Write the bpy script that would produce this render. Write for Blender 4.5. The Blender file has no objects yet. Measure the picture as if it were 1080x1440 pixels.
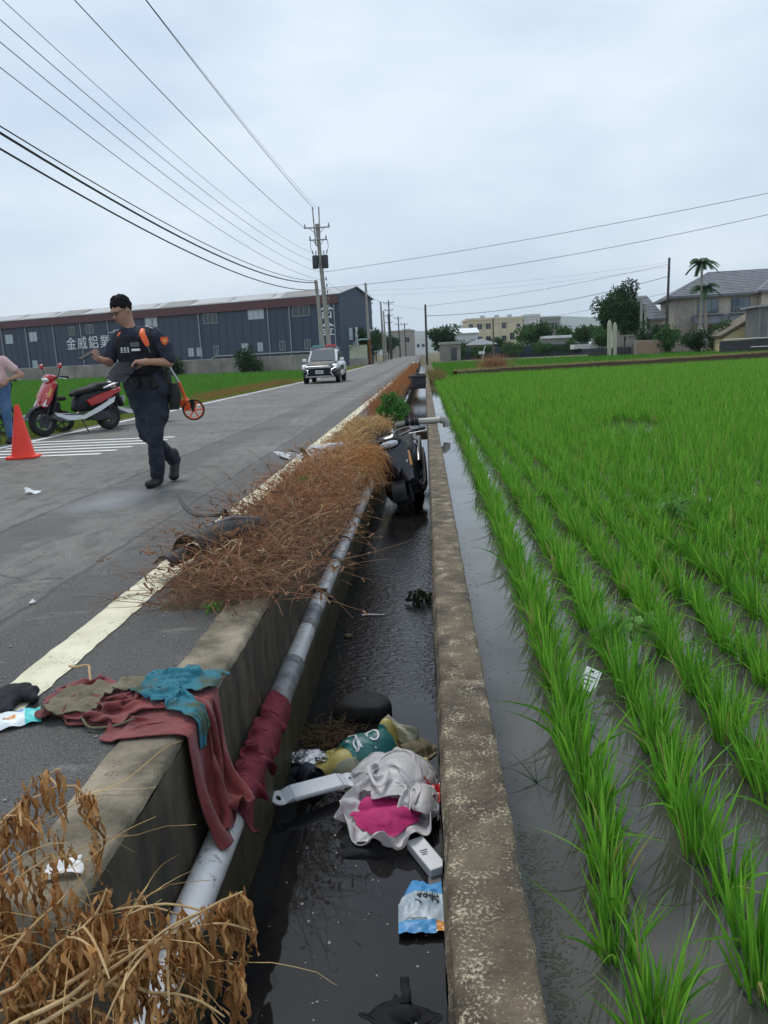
import bpy, math, random
import numpy as np
from mathutils import Vector, Matrix, Euler

random.seed(7)
RNG = np.random.default_rng(11)
R = math.radians
SC = bpy.context.scene
COL = SC.collection

# ------------------------------------------------------------------ camera
cam_data = bpy.data.cameras.new('camera')
cam_data.sensor_fit = 'HORIZONTAL'
cam_data.sensor_width = 36.0
cam_data.lens = 36.03
cam_data.clip_start = 0.05
cam_data.clip_end = 9000
cam = bpy.data.objects.new('camera', cam_data)
COL.objects.link(cam)
rot = Matrix(((0.99769478, 0.03296523, 0.05931633),
              (0.05160093, 0.1991615, -0.97860719),
              (-0.04407354, 0.97941206, 0.19700135)))
cam.matrix_world = Matrix.Translation((0, 0, 1.12)) @ rot.to_4x4()
SC.camera = cam

# ------------------------------------------------------------------ overcast sky
SUN_EL, SUN_AZ = R(58), R(-28)          # azimuth measured from +Y towards +X
world = bpy.data.worlds.new('World')
SC.world = world
world.use_nodes = True
wn, wl = world.node_tree.nodes, world.node_tree.links
wn.clear()
w_out = wn.new('ShaderNodeOutputWorld')
w_bg = wn.new('ShaderNodeBackground'); w_bg.inputs['Strength'].default_value = 0.10
w_sky = wn.new('ShaderNodeTexSky'); w_sky.sky_type = 'NISHITA'; w_sky.sun_disc = False
w_sky.sun_elevation = SUN_EL; w_sky.sun_rotation = SUN_AZ; w_sky.dust_density = 3.0
w_tc = wn.new('ShaderNodeTexCoord')
w_map = wn.new('ShaderNodeMapping'); w_map.inputs['Scale'].default_value = (1.0, 1.0, 2.6)
w_noise = wn.new('ShaderNodeTexNoise')
w_noise.inputs['Scale'].default_value = 2.3; w_noise.inputs['Detail'].default_value = 5
w_noise.inputs['Roughness'].default_value = 0.5
w_ramp = wn.new('ShaderNodeValToRGB')
w_ramp.color_ramp.elements[0].position = 0.36; w_ramp.color_ramp.elements[0].color = (5.3, 6.6, 8.3, 1)
w_ramp.color_ramp.elements[1].position = 0.64; w_ramp.color_ramp.elements[1].color = (7.9, 8.9, 9.9, 1)
w_mix = wn.new('ShaderNodeMix'); w_mix.data_type = 'RGBA'; w_mix.inputs[0].default_value = 0.9
wl.new(w_tc.outputs['Generated'], w_map.inputs['Vector'])
wl.new(w_map.outputs['Vector'], w_noise.inputs['Vector'])
wl.new(w_noise.outputs['Fac'], w_ramp.inputs['Fac'])
wl.new(w_sky.outputs['Color'], w_mix.inputs[6])
wl.new(w_ramp.outputs['Color'], w_mix.inputs[7])
wl.new(w_mix.outputs[2], w_bg.inputs['Color'])
wl.new(w_bg.outputs['Background'], w_out.inputs['Surface'])

sun_d = bpy.data.lights.new('sun', 'SUN')
sun_d.energy = 1.5; sun_d.angle = R(20); sun_d.color = (1.0, 0.95, 0.87)
sun = bpy.data.objects.new('sun', sun_d); COL.objects.link(sun)
sdir = Vector((math.sin(SUN_AZ) * math.cos(SUN_EL), math.cos(SUN_AZ) * math.cos(SUN_EL), math.sin(SUN_EL)))
sun.rotation_euler = (-sdir).to_track_quat('-Z', 'Y').to_euler()
sun.location = (0, 0, 60)

SC.view_settings.view_transform = 'Standard'
SC.view_settings.look = 'None'
SC.view_settings.gamma = 1
SC.view_settings.use_curve_mapping = False
SC.view_settings.exposure = 0.12
SC.render.engine = 'CYCLES'
SC.cycles.max_bounces = 8
SC.cycles.volume_bounces = 1
SC.cycles.use_denoising = True
SC.cycles.caustics_reflective = False
SC.cycles.caustics_refractive = False

# ------------------------------------------------------------------ helpers: materials
MATS = {}
def M(name, c1, c2=None, rough=0.7, metal=0.0, scale=6.0, detail=4.0, lo=0.35, hi=0.65, spec=0.5,
      bump=0.0, bscale=40.0, bdist=0.01, speck=None, speck_scale=60.0, speck_lo=0.62, trans=0.0, coat=0.0,
      attr=None, alpha=1.0, stretch=None, sheen=0.0, emit=None, transmission=0.0, ior=1.45):
    m = bpy.data.materials.new(name)
    m.use_nodes = True
    nt = m.node_tree; N, L = nt.nodes, nt.links
    b = N['Principled BSDF']
    b.inputs['Roughness'].default_value = rough
    b.inputs['Metallic'].default_value = metal
    b.inputs['Specular IOR Level'].default_value = spec
    b.inputs['IOR'].default_value = ior
    b.inputs['Coat Weight'].default_value = coat
    b.inputs['Coat Roughness'].default_value = 0.05
    b.inputs['Alpha'].default_value = alpha
    b.inputs['Sheen Weight'].default_value = sheen
    b.inputs['Transmission Weight'].default_value = transmission
    tc = N.new('ShaderNodeTexCoord')
    vec = tc.outputs['Object']
    if stretch:
        mp = N.new('ShaderNodeMapping'); mp.inputs['Scale'].default_value = stretch
        L.new(vec, mp.inputs['Vector']); vec = mp.outputs['Vector']
    col = None
    if c2 is not None:
        n = N.new('ShaderNodeTexNoise'); n.inputs['Scale'].default_value = scale; n.inputs['Detail'].default_value = detail
        n.inputs['Roughness'].default_value = 0.62
        L.new(vec, n.inputs['Vector'])
        r = N.new('ShaderNodeValToRGB')
        r.color_ramp.elements[0].position = lo; r.color_ramp.elements[0].color = (*c1, 1)
        r.color_ramp.elements[1].position = hi; r.color_ramp.elements[1].color = (*c2, 1)
        L.new(n.outputs['Fac'], r.inputs['Fac'])
        col = r.outputs['Color']
    if speck is not None:
        n2 = N.new('ShaderNodeTexNoise'); n2.inputs['Scale'].default_value = speck_scale; n2.inputs['Detail'].default_value = 5; n2.inputs['Roughness'].default_value = .7
        L.new(vec, n2.inputs['Vector'])
        r2 = N.new('ShaderNodeMapRange'); r2.inputs['From Min'].default_value = speck_lo; r2.inputs['From Max'].default_value = speck_lo + 0.13
        n3 = N.new('ShaderNodeTexNoise'); n3.inputs['Scale'].default_value = speck_scale*.09; n3.inputs['Detail'].default_value = 4
        L.new(vec, n3.inputs['Vector'])
        ad = N.new('ShaderNodeMath'); ad.operation = 'MULTIPLY_ADD'; ad.inputs[1].default_value = .55; L.new(n3.outputs['Fac'], ad.inputs[0])
        sb = N.new('ShaderNodeMath'); sb.operation = 'SUBTRACT'; sb.inputs[1].default_value = .275
        L.new(n2.outputs['Fac'], sb.inputs[0]); L.new(sb.outputs[0], ad.inputs[2])
        L.new(ad.outputs[0], r2.inputs['Value'])
        mx = N.new('ShaderNodeMix'); mx.data_type = 'RGBA'
        L.new(r2.outputs['Result'], mx.inputs[0])
        if col is not None: L.new(col, mx.inputs[6])
        else: mx.inputs[6].default_value = (*c1, 1)
        mx.inputs[7].default_value = (*speck, 1)
        col = mx.outputs[2]
    if attr:
        a = N.new('ShaderNodeAttribute'); a.attribute_name = attr
        mx = N.new('ShaderNodeMix'); mx.data_type = 'RGBA'; mx.blend_type = 'MULTIPLY'; mx.inputs[0].default_value = 1
        if col is not None: L.new(col, mx.inputs[6])
        else: mx.inputs[6].default_value = (*c1, 1)
        L.new(a.outputs['Color'], mx.inputs[7]); col = mx.outputs[2]
    if col is not None: L.new(col, b.inputs['Base Color'])
    else: b.inputs['Base Color'].default_value = (*c1, 1)
    if emit:
        b.inputs['Emission Color'].default_value = (*emit[0], 1); b.inputs['Emission Strength'].default_value = emit[1]
    if bump:
        nb = N.new('ShaderNodeTexNoise'); nb.inputs['Scale'].default_value = bscale; nb.inputs['Detail'].default_value = 5
        L.new(vec, nb.inputs['Vector'])
        bp = N.new('ShaderNodeBump'); bp.inputs['Strength'].default_value = bump; bp.inputs['Distance'].default_value = bdist
        L.new(nb.outputs['Fac'], bp.inputs['Height']); L.new(bp.outputs['Normal'], b.inputs['Normal'])
    if trans:
        out = N['Material Output']
        t = N.new('ShaderNodeBsdfTranslucent'); ms = N.new('ShaderNodeMixShader'); ms.inputs[0].default_value = trans
        if col is not None: L.new(col, t.inputs['Color'])
        else: t.inputs['Color'].default_value = (*c1, 1)
        L.new(b.outputs['BSDF'], ms.inputs[1]); L.new(t.outputs['BSDF'], ms.inputs[2]); L.new(ms.outputs['Shader'], out.inputs['Surface'])
    MATS[name] = m
    return m

# ------------------------------------------------------------------ helpers: mesh building
class MB:
    """collects geometry, then becomes one mesh object"""
    def __init__(s): s.v = []; s.f = []; s.c = []
    def add(s, verts, faces, col=None):
        o = len(s.v); s.v += [tuple(map(float, p)) for p in verts]
        s.f += [tuple(i + o for i in f) for f in faces]
        if col is not None: s.c += [col] * len(faces)
        return s
    def box(s, x0, x1, y0, y1, z0, z1, bev=0.0, m=None):
        if bev <= 0:
            vs = [(x0,y0,z0),(x1,y0,z0),(x1,y1,z0),(x0,y1,z0),(x0,y0,z1),(x1,y0,z1),(x1,y1,z1),(x0,y1,z1)]
            fs = [(0,3,2,1),(4,5,6,7),(0,1,5,4),(1,2,6,5),(2,3,7,6),(3,0,4,7)]
        else:
            b = min(bev, (x1-x0)*.49, (y1-y0)*.49, (z1-z0)*.49)
            vs = []
            for z, ins in ((z0,b),(z0+b,0),(z1-b,0),(z1,b)):
                e = ins
                for (x,y) in ((x0+b+e*.0,y0+e),(x1-b,y0+e),(x1-e,y0+b),(x1-e,y1-b),(x1-b,y1-e),(x0+b,y1-e),(x0+e,y1-b),(x0+e,y0+b)):
                    vs.append((x,y,z))
            fs = [tuple(range(7,-1,-1)), tuple(range(24,32))]
            for k in range(3):
                for i in range(8):
                    j = (i+1) % 8
                    fs.append((k*8+i, k*8+j, k*8+8+j, k*8+8+i))
        if m is not None: vs = [m @ Vector(p) for p in vs]
        return s.add(vs, fs)
    def tube(s, pts, rad, n=8, cap=True, squash=1.0):
        pts = [Vector(p) for p in pts]; k = len(pts)
        rads = [rad]*k if not hasattr(rad, '__len__') else list(rad)
        rings = []; up = None
        for i in range(k):
            t = (pts[min(i+1,k-1)] - pts[max(i-1,0)])
            if t.length < 1e-9: t = Vector((0,0,1))
            t.normalize()
            if up is None:
                a = Vector((0,0,1)) if abs(t.z) < .9 else Vector((1,0,0))
                up = (a - t*a.dot(t)).normalized()
            else:
                up = (up - t*up.dot(t))
                up = up.normalized() if up.length > 1e-6 else t.orthogonal().normalized()
            sd = t.cross(up)
            rings.append([pts[i] + (up*math.cos(2*math.pi*j/n)*squash + sd*math.sin(2*math.pi*j/n))*rads[i] for j in range(n)])
        vs = [p for r in rings for p in r]; fs = []
        for i in range(k-1):
            for j in range(n):
                q = (j+1) % n
                fs.append((i*n+j, i*n+q, (i+1)*n+q, (i+1)*n+j))
        if cap:
            fs.append(tuple(range(n-1,-1,-1))); fs.append(tuple((k-1)*n+j for j in range(n)))
        return s.add(vs, fs)
    def lathe(s, prof, n=24, m=None, axis='z', close=False):
        vs = []; k = len(prof)
        for (r, h) in prof:
            for j in range(n):
                a = 2*math.pi*j/n
                if axis == 'z': p = (r*math.cos(a), r*math.sin(a), h)
                elif axis == 'y': p = (r*math.cos(a), h, r*math.sin(a))
                else: p = (h, r*math.cos(a), r*math.sin(a))
                vs.append(m @ Vector(p) if m is not None else p)
        fs = []
        rng = range(k if close else k-1)
        for i in rng:
            for j in range(n):
                q = (j+1) % n; i2 = (i+1) % k
                fs.append((i*n+j, i*n+q, i2*n+q, i2*n+j))
        return s.add(vs, fs)
    def prism(s, poly, d0, d1, plane='xz', m=None, bev=0.0):
        """extrude polygon (list of 2d) between d0 and d1 along the remaining axis"""
        def P(a, b, d):
            p = (a, d, b) if plane == 'xz' else ((a, b, d) if plane == 'xy' else (d, a, b))
            return m @ Vector(p) if m is not None else p
        n = len(poly); 
        if bev > 0:
            cx = sum(p[0] for p in poly)/n; cy = sum(p[1] for p in poly)/n
            def ins(p):
                dx, dy = p[0]-cx, p[1]-cy; l = math.hypot(dx, dy) or 1; q = max(0, 1-bev/l)
                return (cx+dx*q, cy+dy*q)
            sg = 1 if d1 > d0 else -1
            rings = [([ins(p) for p in poly], d0), (poly, d0+sg*bev), (poly, d1-sg*bev), ([ins(p) for p in poly], d1)]
        else: rings = [(poly, d0), (poly, d1)]
        vs = [P(a, b, d) for pl, d in rings for a, b in pl]; fs = []
        for k in range(len(rings)-1):
            for i in range(n):
                j = (i+1) % n
                fs.append((k*n+i, k*n+j, (k+1)*n+j, (k+1)*n+i))
        fs.append(tuple(range(n-1,-1,-1))); fs.append(tuple((len(rings)-1)*n+i for i in range(n)))
        return s.add(vs, fs)
    def loft(s, secs, n=18, e=2.4, cap=True):
        """secs: (centre, u vec, v vec) superellipse rings, u and v are half extents"""
        vs = []
        for c, u, v in secs:
            c, u, v = Vector(c), Vector(u), Vector(v)
            for j in range(n):
                a = 2*math.pi*j/n; ca, sa = math.cos(a), math.sin(a)
                vs.append(c + u*math.copysign(abs(ca)**(2/e), ca) + v*math.copysign(abs(sa)**(2/e), sa))
        fs = []
        for i in range(len(secs)-1):
            for j in range(n):
                q = (j+1) % n
                fs.append((i*n+j, i*n+q, (i+1)*n+q, (i+1)*n+j))
        if cap:
            fs.append(tuple(range(n-1,-1,-1))); fs.append(tuple((len(secs)-1)*n+j for j in range(n)))
        return s.add(vs, fs)
    def ell(s, c, r, n=14, m=None):
        k = max(6, n//2); prof = [(math.sin(math.pi*i/k), -math.cos(math.pi*i/k)) for i in range(k+1)]
        c = Vector(c); vs = []
        for (q, h) in prof:
            for j in range(n):
                a = 2*math.pi*j/n
                p = Vector((q*math.cos(a)*r[0], q*math.sin(a)*r[1], h*r[2]))
                if m is not None: p = m @ p
                vs.append(c + p)
        fs = []
        for i in range(k):
            for j in range(n):
                q = (j+1) % n
                fs.append((i*n+j, i*n+q, (i+1)*n+q, (i+1)*n+j))
        return s.add(vs, fs)
    def sheet(s, fn, nu, nv, thick=0.0):
        vs = [fn(i/nu, j/nv) for i in range(nu+1) for j in range(nv+1)]
        fs = [(i*(nv+1)+j, (i+1)*(nv+1)+j, (i+1)*(nv+1)+j+1, i*(nv+1)+j+1) for i in range(nu) for j in range(nv)]
        return s.add(vs, fs)
    def xf(s, m):
        s.v = [tuple(m @ Vector(p)) for p in s.v]; return s
    def build(s, name, mat, parent=None, smooth=True, angle=40, loc=None, rot=None):
        me = bpy.data.meshes.new(name)
        me.from_pydata(s.v, [], s.f)
        return finish(me, name, mat, parent, smooth, angle, loc, rot)

def finish(me, name, mat, parent=None, smooth=True, angle=40, loc=None, rot=None):
    me.validate(clean_customdata=False)
    if isinstance(mat, str): mat = MATS[mat]
    if mat is not None: me.materials.append(mat)
    if smooth:
        me.polygons.foreach_set('use_smooth', np.ones(len(me.polygons), dtype=bool))
        if angle < 180:
            try: me.set_sharp_from_angle(angle=R(angle))
            except Exception: pass
    me.update()
    o = bpy.data.objects.new(name, me); COL.objects.link(o)
    if parent is not None: o.parent = parent
    if loc is not None: o.location = loc
    if rot is not None: o.rotation_euler = rot
    return o

def np_mesh(name, V, Fq, mat, parent=None, colors=None, smooth=False, tri=False):
    """big mesh from numpy arrays; Fq (n,3) or (n,4); colors per vertex (n,3)"""
    me = bpy.data.meshes.new(name)
    V = np.asarray(V, dtype=np.float32); Fq = np.asarray(Fq, dtype=np.int32)
    k = Fq.shape[1]
    me.vertices.add(len(V)); me.vertices.foreach_set('co', V.ravel())
    me.loops.add(Fq.size); me.loops.foreach_set('vertex_index', Fq.ravel())
    me.polygons.add(len(Fq)); me.polygons.foreach_set('loop_start', np.arange(0, Fq.size, k, dtype=np.int32))
    me.update(calc_edges=True)
    if colors is not None:
        a = me.color_attributes.new('tint', 'FLOAT_COLOR', 'POINT')
        c = np.ones((len(V), 4), dtype=np.float32); c[:, :3] = colors
        a.data.foreach_set('color', c.ravel())
    if isinstance(mat, str): mat = MATS[mat]
    if mat is not None: me.materials.append(mat)
    if smooth: me.polygons.foreach_set('use_smooth', np.ones(len(Fq), dtype=bool))
    o = bpy.data.objects.new(name, me); COL.objects.link(o)
    if parent is not None: o.parent = parent
    return o

def tag(o, label, cat, group=None):
    o['label'] = label; o['category'] = cat
    if group: o['group'] = group
    return o
def thing(name, label, cat, loc=(0,0,0), rz=0.0, group=None, rot=None):
    o = bpy.data.objects.new(name, None); COL.objects.link(o)
    o.empty_display_size = 0.1
    o.location = loc; o.rotation_euler = rot if rot is not None else (0, 0, rz)
    return tag(o, label, cat, group)
def structure(o, label=None):
    o['kind'] = 'structure'
    if label: o['label'] = label
    return o
def stuff(o, label, cat=None):
    o['kind'] = 'stuff'; o['label'] = label
    if cat: o['category'] = cat
    return o
def copy_tree(o, parent=None):
    c = o.copy(); COL.objects.link(c); c.parent = parent
    for ch in list(o.children): copy_tree(ch, c)
    return c

# ------------------------------------------------------------------ helpers: implicit surfaces
def vnoise(P, seed=0):
    """smooth value noise on (n,3) points, range -1..1"""
    P = np.asarray(P, dtype=np.float64) + seed * 17.31
    i = np.floor(P).astype(np.int64); f = P - i; f = f*f*(3-2*f)
    def h(a, b, c):
        n = (a*73856093) ^ (b*19349663) ^ (c*83492791)
        n = (n ^ (n >> 13)) * 1274126177
        return ((n ^ (n >> 16)) & 0xffff) / 32767.5 - 1
    x, y, z = i[..., 0], i[..., 1], i[..., 2]; u, v, w = f[..., 0], f[..., 1], f[..., 2]
    r = 0
    for dx in (0, 1):
        for dy in (0, 1):
            for dz in (0, 1):
                r = r + h(x+dx, y+dy, z+dz) * (u if dx else 1-u) * (v if dy else 1-v) * (w if dz else 1-w)
    return r
def fbm(P, seed=0, oct=3):
    r = 0; a = 1; t = 0
    P = np.asarray(P, dtype=np.float64)
    for k in range(oct): r = r + a*vnoise(P*2**k, seed+k); t += a; a *= .5
    return r/t
def cone_d(P, a, b, ra, rb, sx=None):
    a = np.array(a, float); b = np.array(b, float); ab = b-a
    t = np.clip(((P-a)@ab)/max(ab@ab, 1e-9), 0, 1)
    d = P-(a+t[:, None]*ab)
    if sx is not None: d = d*np.array(sx)
    return np.linalg.norm(d, axis=1)-(ra+(rb-ra)*t)
def ell_d(P, c, r, m=None):
    d = P-np.array(c, float)
    if m is not None: d = d@np.array(m)
    q = d/np.array(r, float); k = np.linalg.norm(q, axis=1)
    return (k-1)*min(r)*(.5+.5*np.clip(k, 0, 1.5)/1.5)
def smin(a, b, k):
    h = np.clip(.5+.5*(b-a)/k, 0, 1)
    return b*(1-h)+a*h-k*h*(1-h)
def smax(a, b, k): return -smin(-a, -b, k)
def surface(fn, lo, hi, h):
    """surface nets of the zero level of fn over a box"""
    lo = np.array(lo, float); hi = np.array(hi, float)
    n = np.maximum(4, np.ceil((hi-lo)/h).astype(int)+1)
    ax = [lo[i]+np.arange(n[i])*h for i in range(3)]
    G = np.stack(np.meshgrid(*ax, indexing='ij'), -1).reshape(-1, 3)
    D = fn(G).reshape(n)
    D[0] = np.maximum(D[0], 1e-3); D[-1] = np.maximum(D[-1], 1e-3); D[:, 0] = np.maximum(D[:, 0], 1e-3); D[:, -1] = np.maximum(D[:, -1], 1e-3)
    D[:, :, 0] = np.maximum(D[:, :, 0], 1e-3); D[:, :, -1] = np.maximum(D[:, :, -1], 1e-3)
    c = tuple(n-1); acc = np.zeros(c+(3,)); cnt = np.zeros(c)
    offs = [(x, y, z) for x in (0, 1) for y in (0, 1) for z in (0, 1)]
    def V(o): return D[o[0]:o[0]+c[0], o[1]:o[1]+c[1], o[2]:o[2]+c[2]]
    for o in offs:
        for axi in range(3):
            if o[axi]: continue
            p = list(o); p[axi] = 1
            a, b = V(o), V(p); cr = (a < 0) != (b < 0)
            t = np.where(cr, a/np.where(cr, a-b, 1), 0)
            for q in range(3): acc[..., q] += np.where(cr, o[q]+(t if q == axi else 0), 0)
            cnt += cr
    act = cnt > 0; idx = -np.ones(c, dtype=np.int64); idx[act] = np.arange(act.sum())
    I = np.argwhere(act); verts = lo+(I+acc[act]/cnt[act][:, None])*h
    F = []
    S = D < 0
    for axi in range(3):
        sl0 = [slice(1, -1)]*3; sl0[axi] = slice(0, -1); sl1 = list(sl0); sl1[axi] = slice(1, None)
        a, b = S[tuple(sl0)], S[tuple(sl1)]
        for flip in (False, True):
            E = np.argwhere(((~a) & b) if flip else (a & (~b)))
            if not len(E): continue
            base = E+1; base[:, axi] -= 1
            u, w = (axi+1) % 3, (axi+2) % 3
            def at(du, dw):
                q = base.copy(); q[:, u] -= du; q[:, w] -= dw
                return idx[q[:, 0], q[:, 1], q[:, 2]]
            quad = np.stack([at(1, 1), at(0, 1), at(0, 0), at(1, 0)], 1)
            F.append(quad[:, ::-1] if flip else quad)
    F = np.concatenate(F); F = F[(F >= 0).all(1)]
    return verts, F
def sdf_obj(name, fn, lo, hi, h, mat, parent=None, relax=2):
    V, F = surface(fn, lo, hi, h)
    for _ in range(relax):      # laplacian relax
        s = np.zeros_like(V); n = np.zeros(len(V))
        for k in range(4):
            np.add.at(s, F[:, k], V[F[:, (k+1) % 4]]); np.add.at(n, F[:, k], 1)
            np.add.at(s, F[:, (k+1) % 4], V[F[:, k]]); np.add.at(n, F[:, (k+1) % 4], 1)
        V = V*.4+.6*s/np.maximum(n, 1)[:, None]
    return np_mesh(name, V, F, mat, parent, smooth=True)

def cloth(nu, nv, Lu, Lv, init, collide, steps=70, iters=12, grav=.0011, bend=.10, seed=1, noise=.004, damp=.90, rest=None):
    """a small position-based cloth: grid (nu+1)x(nv+1), rest size Lu x Lv, init(u,v)->start, collide(P)->(P, contact)"""
    g_ = np.random.default_rng(seed)
    u, v = np.meshgrid(np.linspace(0, 1, nu+1), np.linspace(0, 1, nv+1), indexing='ij')
    P = init(u, v).astype(float)+g_.normal(0, noise, (nu+1, nv+1, 3)); Q = P.copy(); P0 = P.copy()
    hu = Lu/nu; lv = Lv if callable(Lv) else (lambda t: Lv+0*t)
    hvv = (lv(np.linspace(0, 1, nu+1))/nv)[:, None, None]; hv = hvv; hd = np.sqrt(hu*hu+hvv[:-1]**2)
    cons = []
    for (di, dj, L0, k) in ((1, 0, hu, 1.), (0, 1, hv, 1.), (1, 1, hd, .5), (1, -1, hd, .5), (2, 0, 2*hu, bend), (0, 2, 2*hv, bend), (4, 0, 4*hu, bend*.4), (0, 4, 4*hv, bend*.4)):
        a = (slice(0, nu+1-di), slice(0, nv+1-dj) if dj >= 0 else slice(-dj, nv+1)); b = (slice(di, nu+1), slice(dj, nv+1) if dj >= 0 else slice(0, nv+1+dj))
        if rest is not None: rp = rest(u, v); L0 = np.linalg.norm(rp[b]-rp[a], axis=2, keepdims=True)
        cons.append((a, b, L0, k))
    for s in range(steps):
        vel = (P-Q)*damp; sp = np.linalg.norm(vel, axis=2, keepdims=True); vel *= np.minimum(1, .02/np.maximum(sp, 1e-9))
        Q = P.copy(); P = P+vel; P[..., 2] -= grav
        for it in range(iters):
            D = np.zeros_like(P); C = np.zeros(P.shape[:2]+(1,))
            for a, b, L0, k in cons:
                d = P[b]-P[a]; l = np.linalg.norm(d, axis=2, keepdims=True)+1e-9
                if k < .3: c = d*(np.minimum(0, l-L0)/l)*.5*k*4     # bending only resists folding
                else: c = d*((l-L0)/l)*.5*k
                D[a] += c; D[b] -= c; C[a] += k if k >= .3 else k*2; C[b] += k if k >= .3 else k*2
            P = P+1.3*D/np.maximum(C, .5)
            if it % 3 == 2 or it == iters-1:
                P, hit = collide(P)
        Q = np.where(hit[..., None], Q*.04+P*.96, Q)
    return P
def disc(u, v):
    """square grid to round disc of radius one"""
    a, b = 2*u-1, 2*v-1
    return a*np.sqrt(1-b*b/2), b*np.sqrt(1-a*a/2)
def cloth_obj(name, P, mat, parent=None, thick=.003):
    nu, nv = P.shape[0]-1, P.shape[1]-1
    i, j = np.meshgrid(np.arange(nu), np.arange(nv), indexing='ij'); a = (i*(nv+1)+j).ravel()
    F = np.stack([a, a+nv+1, a+nv+2, a+1], 1)
    o = np_mesh(name, P.reshape(-1, 3), F, mat, parent, smooth=True)
    sd = o.modifiers.new('subdivision', 'SUBSURF'); sd.levels = 1; sd.render_levels = 1
    sm = o.modifiers.new('thickness', 'SOLIDIFY'); sm.thickness = thick; sm.offset = 0
    return o
def zr(y):
    """the land rises very gently beyond forty metres"""
    s = np.maximum(0, np.asarray(y, float)-40)
    return 0.006*s*s/(s+15)
# ------------------------------------------------------------------ materials
M('ground', (.10,.10,.05), (.16,.13,.07), .95, scale=.6, bump=.4, bscale=9, bdist=.05)
M('mud', (.035,.03,.022), (.06,.05,.035), .6, scale=3)
M('concrete_wall', (.046,.036,.025), (.155,.12,.078), .92, scale=5, detail=8, lo=.36, hi=.66, bump=.9, bscale=55, bdist=.012,
  speck=(.46,.39,.27), speck_scale=125, speck_lo=.545)
M('concrete_kerb', (.10,.085,.06), (.33,.28,.20), .92, scale=4.5, detail=8, lo=.38, hi=.68, bump=.8, bscale=45, bdist=.01,
  speck=(.075,.065,.048), speck_scale=130, speck_lo=.58)
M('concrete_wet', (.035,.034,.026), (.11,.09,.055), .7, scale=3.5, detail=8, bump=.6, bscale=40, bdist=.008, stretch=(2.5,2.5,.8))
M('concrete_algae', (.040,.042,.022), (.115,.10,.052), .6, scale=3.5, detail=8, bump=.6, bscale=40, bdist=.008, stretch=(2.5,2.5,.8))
M('concrete_pale', (.27,.27,.25), (.40,.39,.36), .9, scale=1.2, detail=6, bump=.2, bscale=12)
M('line_paint', (.60,.56,.40), (.74,.70,.52), .75, scale=6, speck=(.22,.205,.17), speck_scale=70, speck_lo=.585, bump=.3, bscale=70, bdist=.004)
M('line_white', (.66,.66,.64), (.80,.80,.78), .75, scale=5, speck=(.28,.28,.27), speck_scale=22, speck_lo=.62)
M('pole_concrete', (.27,.25,.22), (.38,.36,.32), .9, scale=2)
M('pole_dark', (.05,.05,.05), (.09,.085,.08), .9, scale=3)
M('metal_grey', (.22,.23,.24), (.32,.33,.34), .5, metal=.6, scale=8)
M('metal_dark', (.035,.038,.042), (.07,.07,.075), .5, metal=.4, scale=8)
M('wire', (.02,.02,.024), rough=.6)
M('rubber', (.012,.012,.013), (.022,.022,.022), .75, scale=20)
M('black_plastic', (.010,.011,.013), (.022,.024,.028), .5, scale=9, spec=.3)
M('black_gloss', (.010,.011,.014), rough=.18, coat=.6)
M('grey_plastic', (.09,.095,.10), (.14,.145,.15), .45, scale=9)
M('alu', (.45,.46,.48), rough=.32, metal=.9)
M('chrome', (.7,.7,.72), rough=.12, metal=1)
M('white_plastic', (.74,.75,.78), (.82,.83,.85), .35, scale=4)
M('white_paint', (.72,.73,.74), (.80,.80,.80), .3, scale=3, coat=.4)
M('car_glass', (.06,.075,.085), rough=.06, spec=.8, coat=.5)
M('red_paint', (.42,.012,.015), (.50,.02,.02), .25, scale=3, coat=.7)
M('orange_plastic', (.78,.10,.02), (.85,.14,.03), .45, scale=5)
M('cone_red', (.80,.035,.02), (.88,.055,.025), .5, scale=5)
M('amber', (.75,.32,.08), rough=.25, coat=.5)
M('lens', (.75,.78,.80), rough=.08, spec=.8, coat=.6)
M('red_lens', (.55,.03,.03), rough=.2, coat=.5)
M('green_lens', (.10,.28,.25), rough=.2, coat=.5)
M('skin', (.40,.22,.15), (.46,.26,.18), .55, scale=20)
M('hair', (.010,.009,.009), (.020,.017,.016), .85, scale=60, spec=.15)
M('uniform', (.013,.017,.030), (.030,.036,.055), .85, scale=14, bump=.5, bscale=9, bdist=.03)
M('trousers', (.013,.016,.028), (.028,.033,.050), .85, scale=10, bump=.5, bscale=8, bdist=.03)
M('boot', (.008,.008,.009), (.018,.018,.018), .6, scale=14)
M('pink_cloth', (.62,.42,.40), (.70,.50,.47), .9, scale=8, bump=.5, bscale=8, bdist=.03)
M('jeans', (.055,.12,.24), (.10,.18,.31), .9, scale=10, bump=.4, bscale=9, bdist=.03)
M('red_cloth', (.125,.017,.018), (.215,.04,.038), .9, scale=9, sheen=.2, bump=.6, bscale=22, bdist=.012)
M('maroon_cloth', (.12,.012,.025), (.19,.025,.04), .9, scale=9, bump=.6, bscale=24, bdist=.012)
M('teal_cloth', (.055,.085,.055), (.022,.15,.20), .85, scale=9, lo=.42, hi=.54, bump=.6, bscale=24, bdist=.012)
M('khaki_cloth', (.11,.10,.06), (.20,.17,.11), .9, scale=12, bump=.6, bscale=24, bdist=.012)
M('black_cloth', (.008,.009,.013), (.016,.017,.022), .9, scale=12, bump=.6, bscale=24, bdist=.01)
M('magenta_cloth', (.46,.02,.14), (.60,.035,.20), .75, scale=8, bump=.5, bscale=18, bdist=.02)
M('bag_white', (.78,.77,.78), (.88,.87,.88), .35, scale=5, trans=.35, bump=.5, bscale=16, bdist=.02)
M('bag_yellow', (.60,.47,.10), (.68,.58,.22), .4, scale=6, trans=.15, bump=.5, bscale=18, bdist=.015)
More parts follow.
